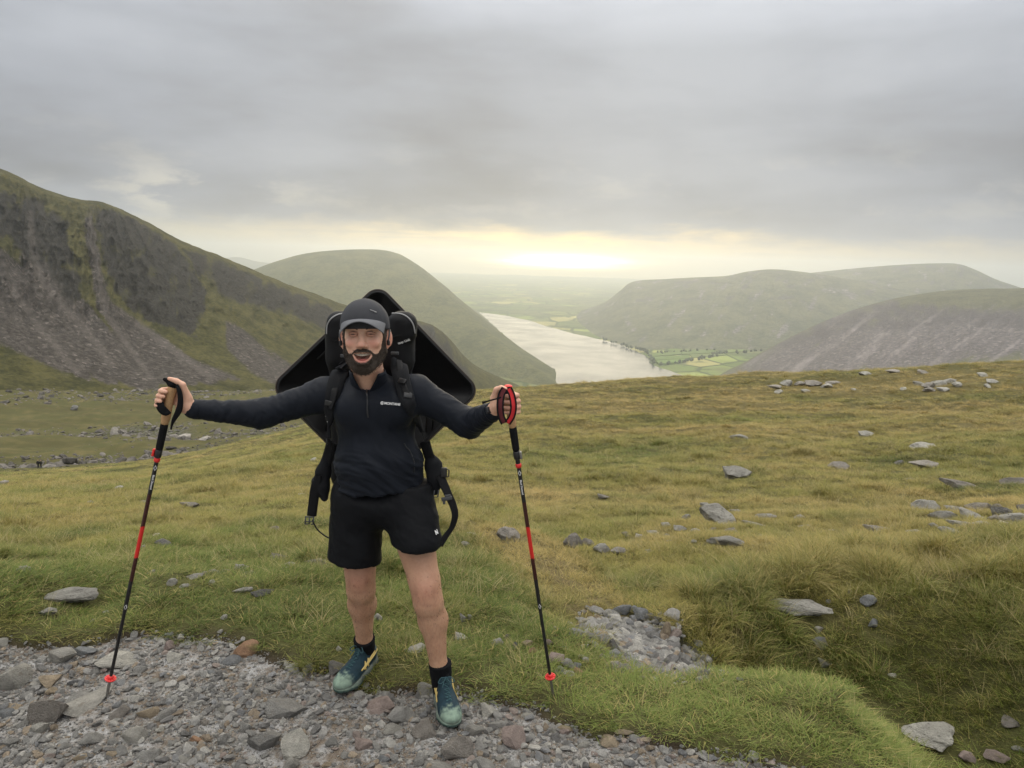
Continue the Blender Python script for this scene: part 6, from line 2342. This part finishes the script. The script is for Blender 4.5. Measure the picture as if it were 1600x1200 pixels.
def shoe(heel, toe, ank, flip):
    """heel and toe: sole points on the ground; local x across, y along to the toe, z up"""
    d = toe - heel
    L = np.linalg.norm(d)
    ay_ = d / L
    ax_ = unit(np.cross(ay_, np.array([0, 0, 1.])))
    az_ = np.cross(ax_, ay_)
    M = np.stack([ax_, ay_, az_], 1)
    k = L / .29

    def S(x, y, z):
        return heel + k * (ax_ * x * flip + ay_ * y + az_ * z)
    U = Field(np.minimum(heel, toe) - .12, np.maximum(heel, toe) + np.array([.12, .12, .17]), .0036)
    U.ell(S(.004, .225, .040), np.array([.047, .060, .034]) * k, .02, M=M)
    U.ell(S(.002, .16, .050), np.array([.044, .075, .044]) * k, .03, M=M)
    U.ell(S(0, .065, .055), np.array([.037, .066, .052]) * k, .03, M=M)
    U.cone(S(0, .045, .075), S(0, .055, .100), .036 * k, .037 * k, .02)
    U.cone(S(0, .135, .078), S(0, .098, .112), .026 * k, .024 * k, .02)       # tongue
    U.cone(S(0, .052, .090), S(0, .048, .16), .029 * k, .034 * k, .006, True)    # opening
    PP = np.stack(np.meshgrid(*[U.lo[i] + U.h * np.arange(U.n[i]) for i in range(3)], indexing='ij'), -1)
    U.F = np.maximum(U.F, -((PP - S(0, 0, .020)) @ az_)).astype(np.float32)
    v, q = U.mesh(2)
    lx, ly, lz = ((v - heel) @ ax_ / k * flip), (v - heel) @ ay_ / k, (v - heel) @ az_ / k
    c = np.tile(np.array([.008, .027, .039]), (len(v), 1))
    n = fbm(lx * 60, ly * 60, lz * 60, oct=3)
    grey = sstep(.030, .008, np.abs(ly - .02) + 0 * lx) * .8
    c = c * (1 - grey[:, None]) + np.array([.10, .11, .10]) * grey[:, None]
    toe_ = (sstep(.205, .250, ly + .045 * n + .25 * (.045 - lz)) * (.85 + .5 * n))[:, None].clip(0, 1)
    c = c * (1 - toe_) + np.array([.19, .26, .20]) * toe_
    low_ = (sstep(.046, .030, lz + .010 * n) * .8)[:, None]
    c = c * (1 - low_) + np.array([.13, .15, .13]) * low_
    col_ = (sstep(.085, .10, lz) * sstep(.09, .07, ly))[:, None] * .7
    c = c * (1 - col_) + np.array([.06, .11, .12]) * col_
    up = kid('shoe', (v, q), MSHOE, attrs={'col': c})
    # midsole and lugged outsole
    So = Field(np.minimum(heel, toe) - .09, np.maximum(heel, toe) + np.array([.09, .09, .08]), .0036)
    So.chain([S(0, .040, .018), S(-.002, .11, .017), S(.003, .20, .017), S(.004, .240, .022)], [.042 * k, .040 * k, .050 * k, .044 * k], .02)
    PP = np.stack(np.meshgrid(*[So.lo[i] + So.h * np.arange(So.n[i]) for i in range(3)], indexing='ij'), -1)
    zz = (PP - heel) @ az_ / k
    yy = (PP - heel) @ ay_ / k
    rise = .014 * sstep(.19, .29, yy)
    lug = .004 * (np.sin(yy * 330) > 0.1)
    So.F = np.maximum(So.F, np.maximum(zz - (.034 + rise * .8 + .006 * sstep(.10, .0, yy)), (.002 + lug + rise) - zz) * k).astype(np.float32)
    v, q = So.mesh(1)
    lz = (v - heel) @ az_ / k
    ly = (v - heel) @ ay_ / k
    f = sstep(.016, .022, lz - .010 * sstep(.19, .29, ly))[:, None]
    c = np.array([.045, .075, .065]) * (1 - f) + (np.array([.11, .125, .11]) + np.array([.10, .15, .11]) * sstep(.17, .25, ly + .02 * fbm(v[:, 0] * 60, v[:, 1] * 60, v[:, 2] * 60))[:, None]) * f
    kid('sole', (v, q), MSOLE, up, attrs={'col': c})

    def on(x, y, z0=.15, out=None):
        # drop a point onto the upper from outside
        a = S(x, y, z0) if out is None else S(out, y, z0)
        b = S(0, y, .035)
        t_ = np.linspace(0, 1, 160)[:, None]
        R = a + (b - a) * t_
        s = U.sample(R)
        i = np.nonzero(s < .0015)[0]
        return R[i[0]] if len(i) else R[-1]
    # laces: crossings over the tongue and a bow
    lv = []
    for j in range(6):
        y0 = .112 + .018 * j
        w = .018 + .002 * j
        P = [on(s_ * w, y0 + .004 * abs(s_), .16) for s_ in np.linspace(-1, 1, 9)]
        lv.append(tube(P, .0026 * k, 6))
        if j < 5:
            P = [on(s_ * w, y0 + .009 + .009 * s_, .16) for s_ in np.linspace(-1, 1, 9)]
            lv.append(tube(P, .0024 * k, 6))
    kn_ = on(0, .118, .17) + az_ * .004
    for s_ in (-1, 1):
        lv.append(tube(spline([kn_, kn_ + ax_ * s_ * .018 + az_ * .010 + ay_ * .004, kn_ + ax_ * s_ * .034 - az_ * .002 + ay_ * .018, kn_ + ax_ * s_ * .022 - az_ * .006 + ay_ * .020, kn_], 18), .0020, 6))
        lv.append(tube(spline([kn_, kn_ + ax_ * s_ * .012 + ay_ * .020 - az_ * .002, kn_ + ax_ * s_ * .020 + ay_ * .042 - az_ * .014], 10), .0018, 6))
    kid('laces', join(lv), MLACE, up)
    kid('tongue_tab', box(on(0, .092, .17) + az_ * .004, (.017 * k, .004, .014 * k), np.stack([ax_, unit(ay_ * .6 + az_ * .8), unit(az_ * .6 - ay_ * .8)], 1), .3), MSHORT, up)
    # crossed stripes on both flanks
    for s_ in (-1, 1):
        st = []
        for line, w in (([(.020, .150), (.060, .118), (.110, .092), (.150, .080)], .0042), ([(.050, .150), (.090, .122), (.135, .098), (.168, .088)], .0042),
                        ([(.098, .150), (.108, .105), (.106, .055)], .0045), ([(.124, .145), (.134, .100), (.132, .052)], .0045)):
            P = [on(0, y_, z_, s_ * .085) for y_, z_ in line]
            P = spline(P, 12)
            Nn = [unit(ax_ * s_ * flip + az_ * .35)] * 12
            st.append(ribbon(P + np.array(Nn) * .0012, Nn, w * 1.7 * k, .0016))
        kid('stripe_emblem', join(st), MGOLD, up)
    return up


gL = surf(704, 1144)
heelR, toeR = np.array([anR[0] + .030, anR[1] + .055, 0.035]), np.array([-.712, 3.012, .012])
shoe(heelR, toeR, anR, 1)
heelL, toeL = np.array([anL[0] - .010, anL[1] + .062, .034]), np.array([-.200, 2.785, .016])
shoe(heelL, toeL, anL, -1)
# ------------------------------------------------------------------ wrist watch
d = unit(elL - wrL)
c = wrL + d * .002
a1 = unit(np.cross(d, np.array([0, 0, 1.])))
a2 = np.cross(d, a1)
ring_ = [c + (a1 * math.cos(t) + a2 * math.sin(t)) * .0335 for t in np.linspace(0, 2 * math.pi, 29)]
wt = kid('watch', tube(ring_, .0042, 8, False), MPLAS)
kid('watch_face', box(c - np.array([0.012, .030, -.012]), (.013, .006, .013), np.stack([a1, d, a2], 1), .3), MPLAS, wt)


def thing(name, label, cat, loc, group=None):
    o = bpy.data.objects.new(name, None)
    COL.objects.link(o)
    o.location = loc
    bpy.context.view_layer.update()
    tag(o, label, cat, group)
    return o


def part(name, VQ, mat, par, smooth=True, attrs=None):
    o = mesh_obj(name, VQ, mat, None, attrs, smooth)
    adopt(o, par)
    return o


# ------------------------------------------------------------------ square board strapped on the back
brd = thing('carry_board', 'black square moulded board with rounded corners, worn cornerwise behind the backpack', 'board', W(589, 606, 3.42))
BC = W(589, 607, 3.42)
bn = unit(np.array([.10, -1, .10]))
bu = unit(np.array([0.005, 0, 1.]) - bn * (np.array([0.005, 0, 1.]) @ bn))
bs = np.cross(bu, -bn)
bs = bs if bs[0] > 0 else -bs


def rsquare(half, rcor, n=10):
    out = []
    for k in range(4):
        cx = (half - rcor) * (1 if k in (0, 3) else -1)
        cy_ = (half - rcor) * (1 if k in (0, 1) else -1)
        for i in range(n):
            th = math.pi / 2 * (k + i / (n - 1))
            out.append((cx + rcor * math.cos(th), cy_ + rcor * math.sin(th)))
    return out


def board_pt(a, b, h):
    c45 = math.sqrt(.5)
    return BC + bs * (a * c45 - b * c45) + bu * (a * c45 + b * c45) + bn * h


def board_shell(rings, cap_first=True, cap_last=True):
    V, Q = [], []
    n = None
    for half, rc, h in rings:
        pts = rsquare(half, rc)
        n = len(pts)
        V += [board_pt(a, b, h) for a, b in pts]
    for r in range(len(rings) - 1):
        for i in range(n):
            j = (i + 1) % n
            Q.append((r * n + i, r * n + j, (r + 1) * n + j, (r + 1) * n + i))
    for flag, base in ((cap_first, 0), (cap_last, (len(rings) - 1) * n)):
        if flag:
            V.append(np.mean(V[base:base + n], 0))
            c_ = len(V) - 1
            for i in range(0, n, 2):
                Q.append((base + i, base + i + 1, base + (i + 2) % n, c_))
    return np.array(V), np.array(Q)


hs = .335
part('panel', board_shell([(hs - .012, .050, .004), (hs - .012, .050, -.028)]), MBOARD, brd, False)
part('rim', board_shell([(hs - .016, .050, .003), (hs - .014, .052, .012), (hs - .006, .058, .014), (hs, .062, .008), (hs, .062, -.022), (hs - .008, .056, -.030), (hs - .016, .05, -.029)], False, False), MBOARD, brd)
part('edge_strip', join([tube([board_pt(a, b, .010) for a, b in rsquare(hs + .001, .063) + rsquare(hs + .001, .063)[:1]], .0035, 6, False)]), MBOARDE, brd)
rb = []
for a0, b0, a1_, b1_ in ((.02, -.30, .17, -.16), (.05, -.31, .20, -.18), (-.30, .02, -.20, .12), (.10, .30, .30, .10), (-.1, .28, .05, .28)):
    rb.append(tube([board_pt(a0, b0, .006), board_pt(a1_, b1_, .006)], .0035, 6))
for r_ in rb:
    part('rib', r_, MBOARD, brd)

# ------------------------------------------------------------------ backpack
pk = thing('backpack', 'large black backpack with padded straps and loose hip belt on the hiker', 'backpack', W(580, 640, 3.28))
PKF = Field((-.86, 3.08, .88), (-.28, 3.44, 1.78), .0065)


def rbox(c, half, r, k=.02, cut=False):
    c, half = np.array(c), np.array(half)

    def fn(P):
        q = np.abs(P - c) - (half - r)
        return np.linalg.norm(np.maximum(q, 0), axis=-1) + np.minimum(q.max(-1), 0) - r
    PKF.put(fn, c - half, c + half, k, cut)


rbox(W(580, 660, 3.29), (.175, .085, .30), .06)
rbox(W(579, 540, 3.26), (.192, .080, .125), .07, .03)
rbox(W(534, 512, 3.235), (.062, .060, .070), .05, .012)
rbox(W(629, 512, 3.235), (.062, .060, .070), .05, .012)
PKF.cone(W(582, 470, 3.17), W(582, 520, 3.17), .030, .030, .02, True)
v, q = PKF.mesh(2)
N = normals(v, q)
v = v + N * (.004 * fbm(v[:, 0] * 14, v[:, 1] * 14, v[:, 2] * 14, oct=3))[:, None]
part('sack', (v, q), MPACK, pk)


def on_pack(pts, lift, n):
    R_ = [front_of(PKF, a, b, lift, 2.95, 3.5) for a, b in pts]
    return spline(np.array([r_[0] for r_ in R_]), n), spline(np.array([r_[1] for r_ in R_]), n)


for L in ([(511, 522), (512, 508), (518, 498), (528, 492), (540, 490)], [(613, 490), (627, 491), (638, 497), (645, 507), (648, 521)]):
    P, N = on_pack(L, .002, 22)
    part('piping', tube(P, .0030, 8), MPIPE, pk)
for L in ([(513, 528), (522, 532), (535, 533)], [(610, 528), (625, 524), (642, 526)]):
    P, N = on_pack(L, .001, 14)
    part('seam', tube(P, .0022, 6), MPACK, pk)
p, n_ = front_of(PKF, 631, 533, .004, 2.95, 3.5)
rx_ = unit(np.array([1, 0, .30]) - n_ * (np.array([1, 0, .30]) @ n_))
LM = np.stack([rx_, np.cross(n_, rx_), n_], 1)
lo_ = lettering('lettering', 'tasp Link', .0145, MWHITE, None, p, LM, .0006, .0003)
adopt(lo_, pk)
for a, b in ((538, 556), (617, 552)):
    p, n_ = front_of(TOP, a, b + 14, .012)
    p = W(a, b, p[1] + .02)
    part('buckle', box(p, (.016, .005, .006)), MPLASG, pk)


def strap(name, pts, widths, lift, thick, mat, n=40):
    P, N = on_top(pts, lift, n)
    w = np.interp(np.linspace(0, 1, n), np.linspace(0, 1, len(widths)), widths)
    return part(name, ribbon(P, N, w, thick), mat, pk)


sR = strap('shoulder_strap', [(541, 571), (533, 582), (526, 598), (521, 618), (518, 640), (518, 662), (520, 684)], [.062, .070, .068, .062, .054, .044, .034], .010, .016, MPAD)
sL = strap('shoulder_strap', [(617, 566), (624, 577), (629, 594), (634, 616), (640, 636), (648, 655), (655, 672)], [.062, .070, .068, .062, .054, .044, .034], .010, .016, MPAD)


def sub(o, par):
    adopt(o, par)
    return o


def webbing(pts, w, lift, par, mat=MPLAS, thick=.003, n=26):
    P, N = on_top(pts, lift, n)
    o = mesh_obj('webbing', ribbon(P, N, w, thick), mat)
    return sub(o, par)


webbing([(538, 572), (530, 590), (525, 612), (523, 640)], .026, .020, sR, MPACK)
webbing([(621, 569), (628, 590), (634, 612), (641, 632)], .026, .020, sL, MPACK)
webbing([(520, 684), (520, 694), (522, 706)], .022, .010, sR, MPACK)
webbing([(652, 664), (657, 680), (662, 694)], .022, .010, sL, MPACK)
for o_, pts in ((sR, (518, 628)), (sL, (632, 600)), (sL, (637, 620)), (sR, (520, 690))):
    p, n_ = front_of(TOP, pts[0], pts[1], .024)
    t_ = unit(np.cross(n_, np.array([.15, 0, 1.])))
    sub(mesh_obj('slider_buckle', box(p, (.017, .004, .010), np.stack([t_, n_, np.cross(t_, n_)], 1), .3), MPLAS), o_)
# small white tag and ring on the strap
p, n_ = front_of(TOP, 512, 646, .022)
hk = [p + np.array([math.cos(a) * .010, -.002, math.sin(a) * .012]) for a in np.linspace(-1.6, 2.2, 14)]
sub(mesh_obj('white_loop', tube(hk, .0024, 6), MWHITE), sR)
p, n_ = front_of(TOP, 639, 618, .020)
hk = [p + np.array([math.cos(a) * .012, -.002, math.sin(a) * .010]) for a in np.linspace(-2.2, 1.4, 14)]
sub(mesh_obj('grey_loop', tube(hk, .002, 6), MPLASG), sL)
# sides: load straps from the sack to the belt
for L, w in (([(519, 690, 3.10), (513, 712, 3.12), (505, 735, 3.13), (500, 750, 3.12)], .05), ([(664, 690, 3.08), (668, 705, 3.09), (674, 722, 3.10)], .045)):
    P = spline([W(*q_) for q_ in L], 18)
    part('side_strap', ribbon(P, [(-.2, -1, 0.1)] * 18, w, .010), MPACK, pk)


def belt_wing(pts, rs, name='hip_belt'):
    B_ = Field(np.min([W(*q_) for q_ in pts], 0) - .1, np.max([W(*q_) for q_ in pts], 0) + .1, .0045)
    B_.chain([W(*q_) for q_ in pts], rs, .02)
    return part(name, B_.mesh(2), MPAD, pk)


bw1 = belt_wing([(512, 712, 3.14), (505, 738, 3.13), (503, 762, 3.11), (507, 778, 3.10)], [.020, .030, .030, .016])
bw2 = belt_wing([(670, 710, 3.12), (677, 728, 3.10), (681, 748, 3.08), (680, 768, 3.07)], [.018, .034, .034, .016])
# viewer's left: strap hanging with a side-release buckle and a thin cord
P = spline([W(498, 742, 3.09), W(493, 762, 3.08), W(490, 782, 3.08), W(487, 806, 3.08)], 22)
w1 = part('belt_strap', ribbon(P, [(0.25, -1, 0.1)] * 22, np.interp(np.linspace(0, 1, 22), [0, .3, 1], [.030, .042, .040]), .006), MPACK, pk)
c = W(484.5, 814, 3.078)
bk = []
for dx in (-.017, 0, .017):
    bk.append(tube([c + np.array([dx - .002, 0, .018]), c + np.array([dx - .004, -.002, -.014])], .0032, 6))
bk += [tube([c + np.array([-.021, 0, .018]), c + np.array([.019, 0, .018])], .0035, 6), tube([c + np.array([-.022, 0, -.003]), c + np.array([.016, 0, -.003])], .0026, 6),
       tube([c + np.array([-.023, 0, -.014]), c + np.array([-.010, 0, -.014])], .003, 6), tube([c + np.array([.004, 0, -.014]), c + np.array([.016, 0, -.014])], .003, 6)]
sub(mesh_obj('release_buckle', join(bk), MPLASG), w1)
part('tension_cord', tube(spline([W(488, 812, 3.078), W(495, 826, 3.075), W(506, 836, 3.06), W(517, 842, 3.03)], 20), .0032, 6), MPACK, pk)
part('webbing_loop', ribbon(spline([W(492, 746, 3.085), W(488.5, 750, 3.08), W(488.5, 758, 3.08)], 10), [(0, -1, 0)] * 10, .010, .004), MPLAS, pk)
# viewer's right: buckle and a long loop of webbing
P = spline([W(688, 742, 3.03), W(694, 758, 3.02), W(701, 774, 3.01), W(708, 790, 3.01), W(711, 806, 3.01), W(706, 824, 3.01), W(697, 837, 3.0), W(687, 852, 2.98)], 44)
tw_ = [unit(np.array([.25 + .5 * math.sin(t * 3.0), -1, .1])) for t in np.linspace(0, 1, 44)]
w2 = part('belt_strap', ribbon(P, tw_, np.interp(np.linspace(0, 1, 44), [0, .15, .6, .75, 1], [.034, .036, .032, .024, .030]), .0035), MPACK, pk)
c = W(698, 779, 2.998)
Mb = np.stack([unit(np.array([1, 0, .22])), np.array([0, 1., 0]), unit(np.array([-.22, 0, 1]))], 1)
sub(mesh_obj('release_buckle', join([box(c, (.022, .006, .008), Mb, .3), box(c + Mb @ np.array([-.014, 0, -.012]), (.005, .005, .010), Mb, .3), box(c + Mb @ np.array([.006, 0, .010]), (.012, .005, .006), Mb, .3)]), MPLASG), w2)
c = W(694, 738, 3.03)
bb = part('belt_buckle', join([box(c, (.012, .010, .020)), tube([c + np.array([.014, -.008, .016]), c + np.array([.020, -.008, .012]), c + np.array([.020, -.008, -.014]), c + np.array([.012, -.008, -.018])], .003, 6)]), MPLAS, pk)
c = W(681, 772, 3.045)
part('clip', join([tube([c + np.array([-.006, 0, .016]), c + np.array([-.010, 0, -.014]), c + np.array([.008, 0, -.012]), c + np.array([.012, 0, .018])], .003, 6)]), MPLASG, pk)


# ------------------------------------------------------------------ trekking poles
def shaft_material():
    m, t = new_mat('pole_shaft')
    col_ = t.n('Attribute', attribute_name='col').outputs['Color']
    finish(t, col_, 0.38, spec=0.45)
    return m


MSHAFT = shaft_material()


def pole(P0, P1, ys, label, right):
    """P0 head, P1 tip; ys: image heights of the fittings, used to space them along the shaft"""
    T = np.linspace(0, 1, 900)
    _, yy = project(P0 + (P1 - P0) * T[:, None])

    def at(yv):
        return float(np.interp(yv, yy, T))

    def A(t_):
        return P0 + (P1 - P0) * t_
    o = thing('trekking_pole', label, 'trekking pole', P1)
    a = unit(P1 - P0)
    sx_ = unit(np.cross(a, np.array([0, 1., 0])))
    sx_ = sx_ if sx_[0] > 0 else -sx_
    sy_ = np.cross(a, sx_)
    sy_ = sy_ if sy_[1] > 0 else -sy_
    t_head, t_c0, t_c1, t_f1 = 0.0, at(ys['cork0']), at(ys['cork1']), at(ys['foam1'])
    # grip: waisted cork with finger shelf
    tt = np.linspace(t_c0, t_c1, 26)
    rr_ = np.interp(np.linspace(0, 1, 26), [0, .12, .35, .6, .85, 1], [.0150, .0165, .0145, .0155, .0165, .0130])
    g = part('grip', tube([A(t_) for t_ in tt], rr_, 18, True, 1.15), MCORK, o)
    tt = np.linspace(t_c1, t_f1, 12)
    part('foam_sleeve', tube([A(t_) for t_ in tt], np.interp(np.linspace(0, 1, 12), [0, .1, .9, 1], [.0135, .0150, .0140, .0120]), 16), MFOAM, o)
    # moulded head with a beak
    hdp = A(0)
    Fh = Field(hdp - .07, hdp + .07, .003)
    Fh.ell(hdp + a * .006, (.020, .022, .014), .006)
    side_ = -1 if not right else .3
    Fh.cone(hdp + a * .004, hdp + sx_ * .030 * side_ - a * .004 - sy_ * .012, .012, .007, .012)
    Fh.cone(hdp + a * .010, A(t_c0 + .01), .015, .0145, .008)
    part('grip_head', Fh.mesh(1), MFOAM, o)
    if right:
        Fr = Field(hdp - .05, hdp + .05, .003)
        Fr.ell(hdp - a * .007 + sx_ * .006, (.017, .016, .008), .004)
        part('grip_cap', Fr.mesh(1), MRED, o)
    # shaft in sections
    marks = [at(y_) for y_ in ys['bands']]
    n_ = 260
    tt = np.linspace(t_f1 - .01, at(ys['tip0']), n_)
    v_, q_ = tube([A(t_) for t_ in tt], np.interp(tt, [t_f1, at(ys['ring']), at(ys['ring']) + .003, at(ys['bands'][-1]) + .10, at(ys['bands'][-1]) + .102, 1], [.0092, .0092, .0082, .0078, .0070, .0066]), 12)
    _, pyv = project(v_)
    blk, dr, rd = np.array([.012, .012, .013]), np.array([.060, .014, .012]), np.array([.60, .022, .018])
    c_ = np.tile(blk, (len(v_), 1))
    b0, b1, b2, b3 = ys['bands']
    tex = (np.sin(pyv * 2.4 + np.arctan2(v_[:, 1] - P0[1], v_[:, 0] - P0[0]) * 3) > 0)
    c_ = np.where(((pyv > b0) & (pyv < b3))[:, None], np.where(tex[:, None], dr, dr * .45), c_)
    c_ = np.where(((pyv > b1) & (pyv < b2))[:, None], rd, c_)
    sh_ = part('shaft', (v_, q_), MSHAFT, o, True, {'col': c_})
    # lever lock, red collar
    t_l = at(ys['lock'])
    lk = part('lever_lock', join([tube([A(t_l - .012), A(t_l - .010), A(t_l + .010), A(t_l + .012)], [.011, .0138, .0138, .011], 16)]), MPLAS, o)
    lev = join([box(A(t_l) + sx_ * (.015 if right else -.016) - sy_ * .006, (.0045, .007, .016), np.stack([sx_, sy_, a], 1), .35)])
    sub(mesh_obj('lever', lev, MSTEEL if right else MRED), lk)
    part('collar_ring', tube([A(at(ys['ring']) - .006), A(at(ys['ring']) - .004), A(at(ys['ring']) + .004), A(at(ys['ring']) + .006)], [.0095, .0118, .0118, .0095], 16), MRED, o)
    # printed name and diamond
    for txt, yv, sz in (('Black Diamond', ys['text'], .0105), ):
        t_ = at(yv)
        tocam = unit(np.array([0, 0, ZC]) - A(t_))
        nn = unit(tocam - a * (tocam @ a))
        up_ = np.cross(nn, a)
        M_ = np.stack([a, np.cross(nn, a), nn], 1)
        lt = lettering('lettering', txt, sz, MWHITE, None, A(t_) + nn * .0088, M_, .0003, .0001)
        adopt(lt, sh_)
    for yv in (ys['text'] - 22, ys['logo']):
        t_ = at(yv)
        tocam = unit(np.array([0, 0, ZC]) - A(t_))
        nn = unit(tocam - a * (tocam @ a))
        s_ = np.cross(nn, a)
        c0 = A(t_) + nn * .0086
        dm = [c0 + a * .011, c0 + s_ * .0048, c0 - a * .011, c0 - s_ * .0048, c0 + a * .011]
        sub(mesh_obj('diamond_emblem', tube(spline(dm, 5), .0013, 6), MWHITE), sh_)
    # basket and tip
    tb = at(ys['basket'])
    bx_ = [tube([A(tb - .010), A(tb - .004), A(tb + .003), A(tb + .008)], [.0085, .0125, .0125, .009], 14)]
    for i in range(9):
        th = 2 * math.pi * i / 9
        d_ = sx_ * math.cos(th) + sy_ * math.sin(th)
        bx_.append(tube([A(tb) + d_ * .008, A(tb) + d_ * .020 + a * .001], [.0042, .0052], 6))
    rim = [A(tb) + (sx_ * math.cos(th) + sy_ * math.sin(th)) * .0205 for th in np.linspace(0, 2 * math.pi, 25)]
    bx_.append(tube(rim, .0032, 6, False))
    part('basket', join(bx_), MRED, o)
    tt = np.linspace(at(ys['tip0']) - .004, 1, 10)
    part('tip', tube([A(t_) for t_ in tt], np.interp(np.linspace(0, 1, 10), [0, .5, 1], [.0072, .0062, .0040]), 10), MSTEEL, o)
    return o


tp1 = pole(PR0, PR1, dict(cork0=603, cork1=662, foam1=703, lock=708, ring=718, bands=(772, 823, 872, 908), text=752, logo=947, basket=1060, tip0=1064),
           'red and black trekking pole planted on the stony path', False)
tp2 = pole(PL0, PL1, dict(cork0=612, cork1=667, foam1=704, lock=711, ring=727, bands=(785, 824, 873, 906), text=760, logo=946, basket=1057, tip0=1061),
           'red-banded black trekking pole with its tip in the grass', True)
# wrist loops
P = spline([W(276, 601, 2.845), W(280.5, 612, 2.842), W(282, 628, 2.842), W(279, 642, 2.845), W(272, 655, 2.852), W(268.5, 664, 2.856), W(267.5, 671, 2.858)], 36)
part('wrist_strap', ribbon(P, [(.25, -1, .05)] * 36, np.interp(np.linspace(0, 1, 36), [0, .15, .5, .8, 1], [.010, .018, .024, .010, .006]), .003), MFOAM, tp1)
P = spline([W(249, 629, 2.842), W(252, 638, 2.840), W(258, 643, 2.842), W(263, 640, 2.846)], 14)
part('strap_pad', ribbon(P, [(0, -1, 0)] * 14, .034, .006), MFOAM, tp1)
YF = 2.748
for pts, w, mt, nm in (([(789, 607), (783, 618), (781.5, 635), (783, 650), (788, 661)], .021, MMAROON, 'wrist_strap'), ([(795, 607), (800, 618), (802.5, 635), (800, 650), (793, 661)], .019, MREDW, 'wrist_strap')):
    P = spline([W(a_, b_, YF + .012 * abs(b_ - 634) / 27) for a_, b_ in pts], 30)
    st_ = part(nm, ribbon(P, [(-.15 if mt is MMAROON else .15, -1, 0)] * 30, w, .003), mt, tp2)
    T_ = np.gradient(P, axis=0)
    for s_ in (-1, 1):
        S_ = np.array([unit(np.cross(t_, (0, -1, 0))) for t_ in T_])
        sub(mesh_obj('strap_edge', ribbon(P + S_ * s_ * w * .5 + np.array([0, -.001, 0]), [(0, -1, 0)] * 30, .0062, .0042), MFOAM), st_)
P = spline([W(786, 620, 2.755), W(776, 623, 2.75), W(765, 626, 2.748), W(753.5, 629.5, 2.75)], 16)
part('strap_tail', ribbon(P, [(0, -1, .3)] * 16, np.interp(np.linspace(0, 1, 16), [0, .8, .9, 1], [.006, .006, .010, .010]), .003), MFOAM, tp2)

# ------------------------------------------------------------------ two walkers far down the corrie
def walker(px, py, label, tone, hgt):
    b = surf(px, py)
    o = thing('person', label, 'person', b)
    Bf = Field((-.45, -.35, -.02), (.45, .35, 1.85), .03)
    for s_ in (-1, 1):
        Bf.chain([(s_ * .09, 0, .88), (s_ * .10, -.06 * s_, .48), (s_ * .10, .10 * s_, .04)], [.10, .075, .06], .03)
        Bf.chain([(s_ * .20, 0, 1.42), (s_ * .27, .04 * s_, 1.15), (s_ * .25, -.10, .95)], [.075, .06, .05], .03)
    Bf.ell((0, 0, 1.20), (.21, .15, .33), .05)
    Bf.ell((0, .12, 1.25), (.16, .14, .26), .04)
    Bf.ell((0, 0, 1.68), (.095, .11, .13), .03)
    v_, q_ = Bf.mesh(1)
    c_ = np.where((v_[:, 2] > 1.55)[:, None], (.30, .18, .13), np.where((v_[:, 2] > .90)[:, None], tone, (.02, .02, .024)))
    v_ = v_ * hgt / 1.80 + b
    part('body', (v_, q_), vcol_material('walker', .8, 20, .002), o, True, {'col': c_})


walker(60.0, 732, 'tiny dark walker in the corrie, left of a close pair', (.012, .012, .016), 1.75)
walker(64.4, 732, 'tiny dark walker in the corrie, right of a close pair', (.02, .018, .018), 1.7)
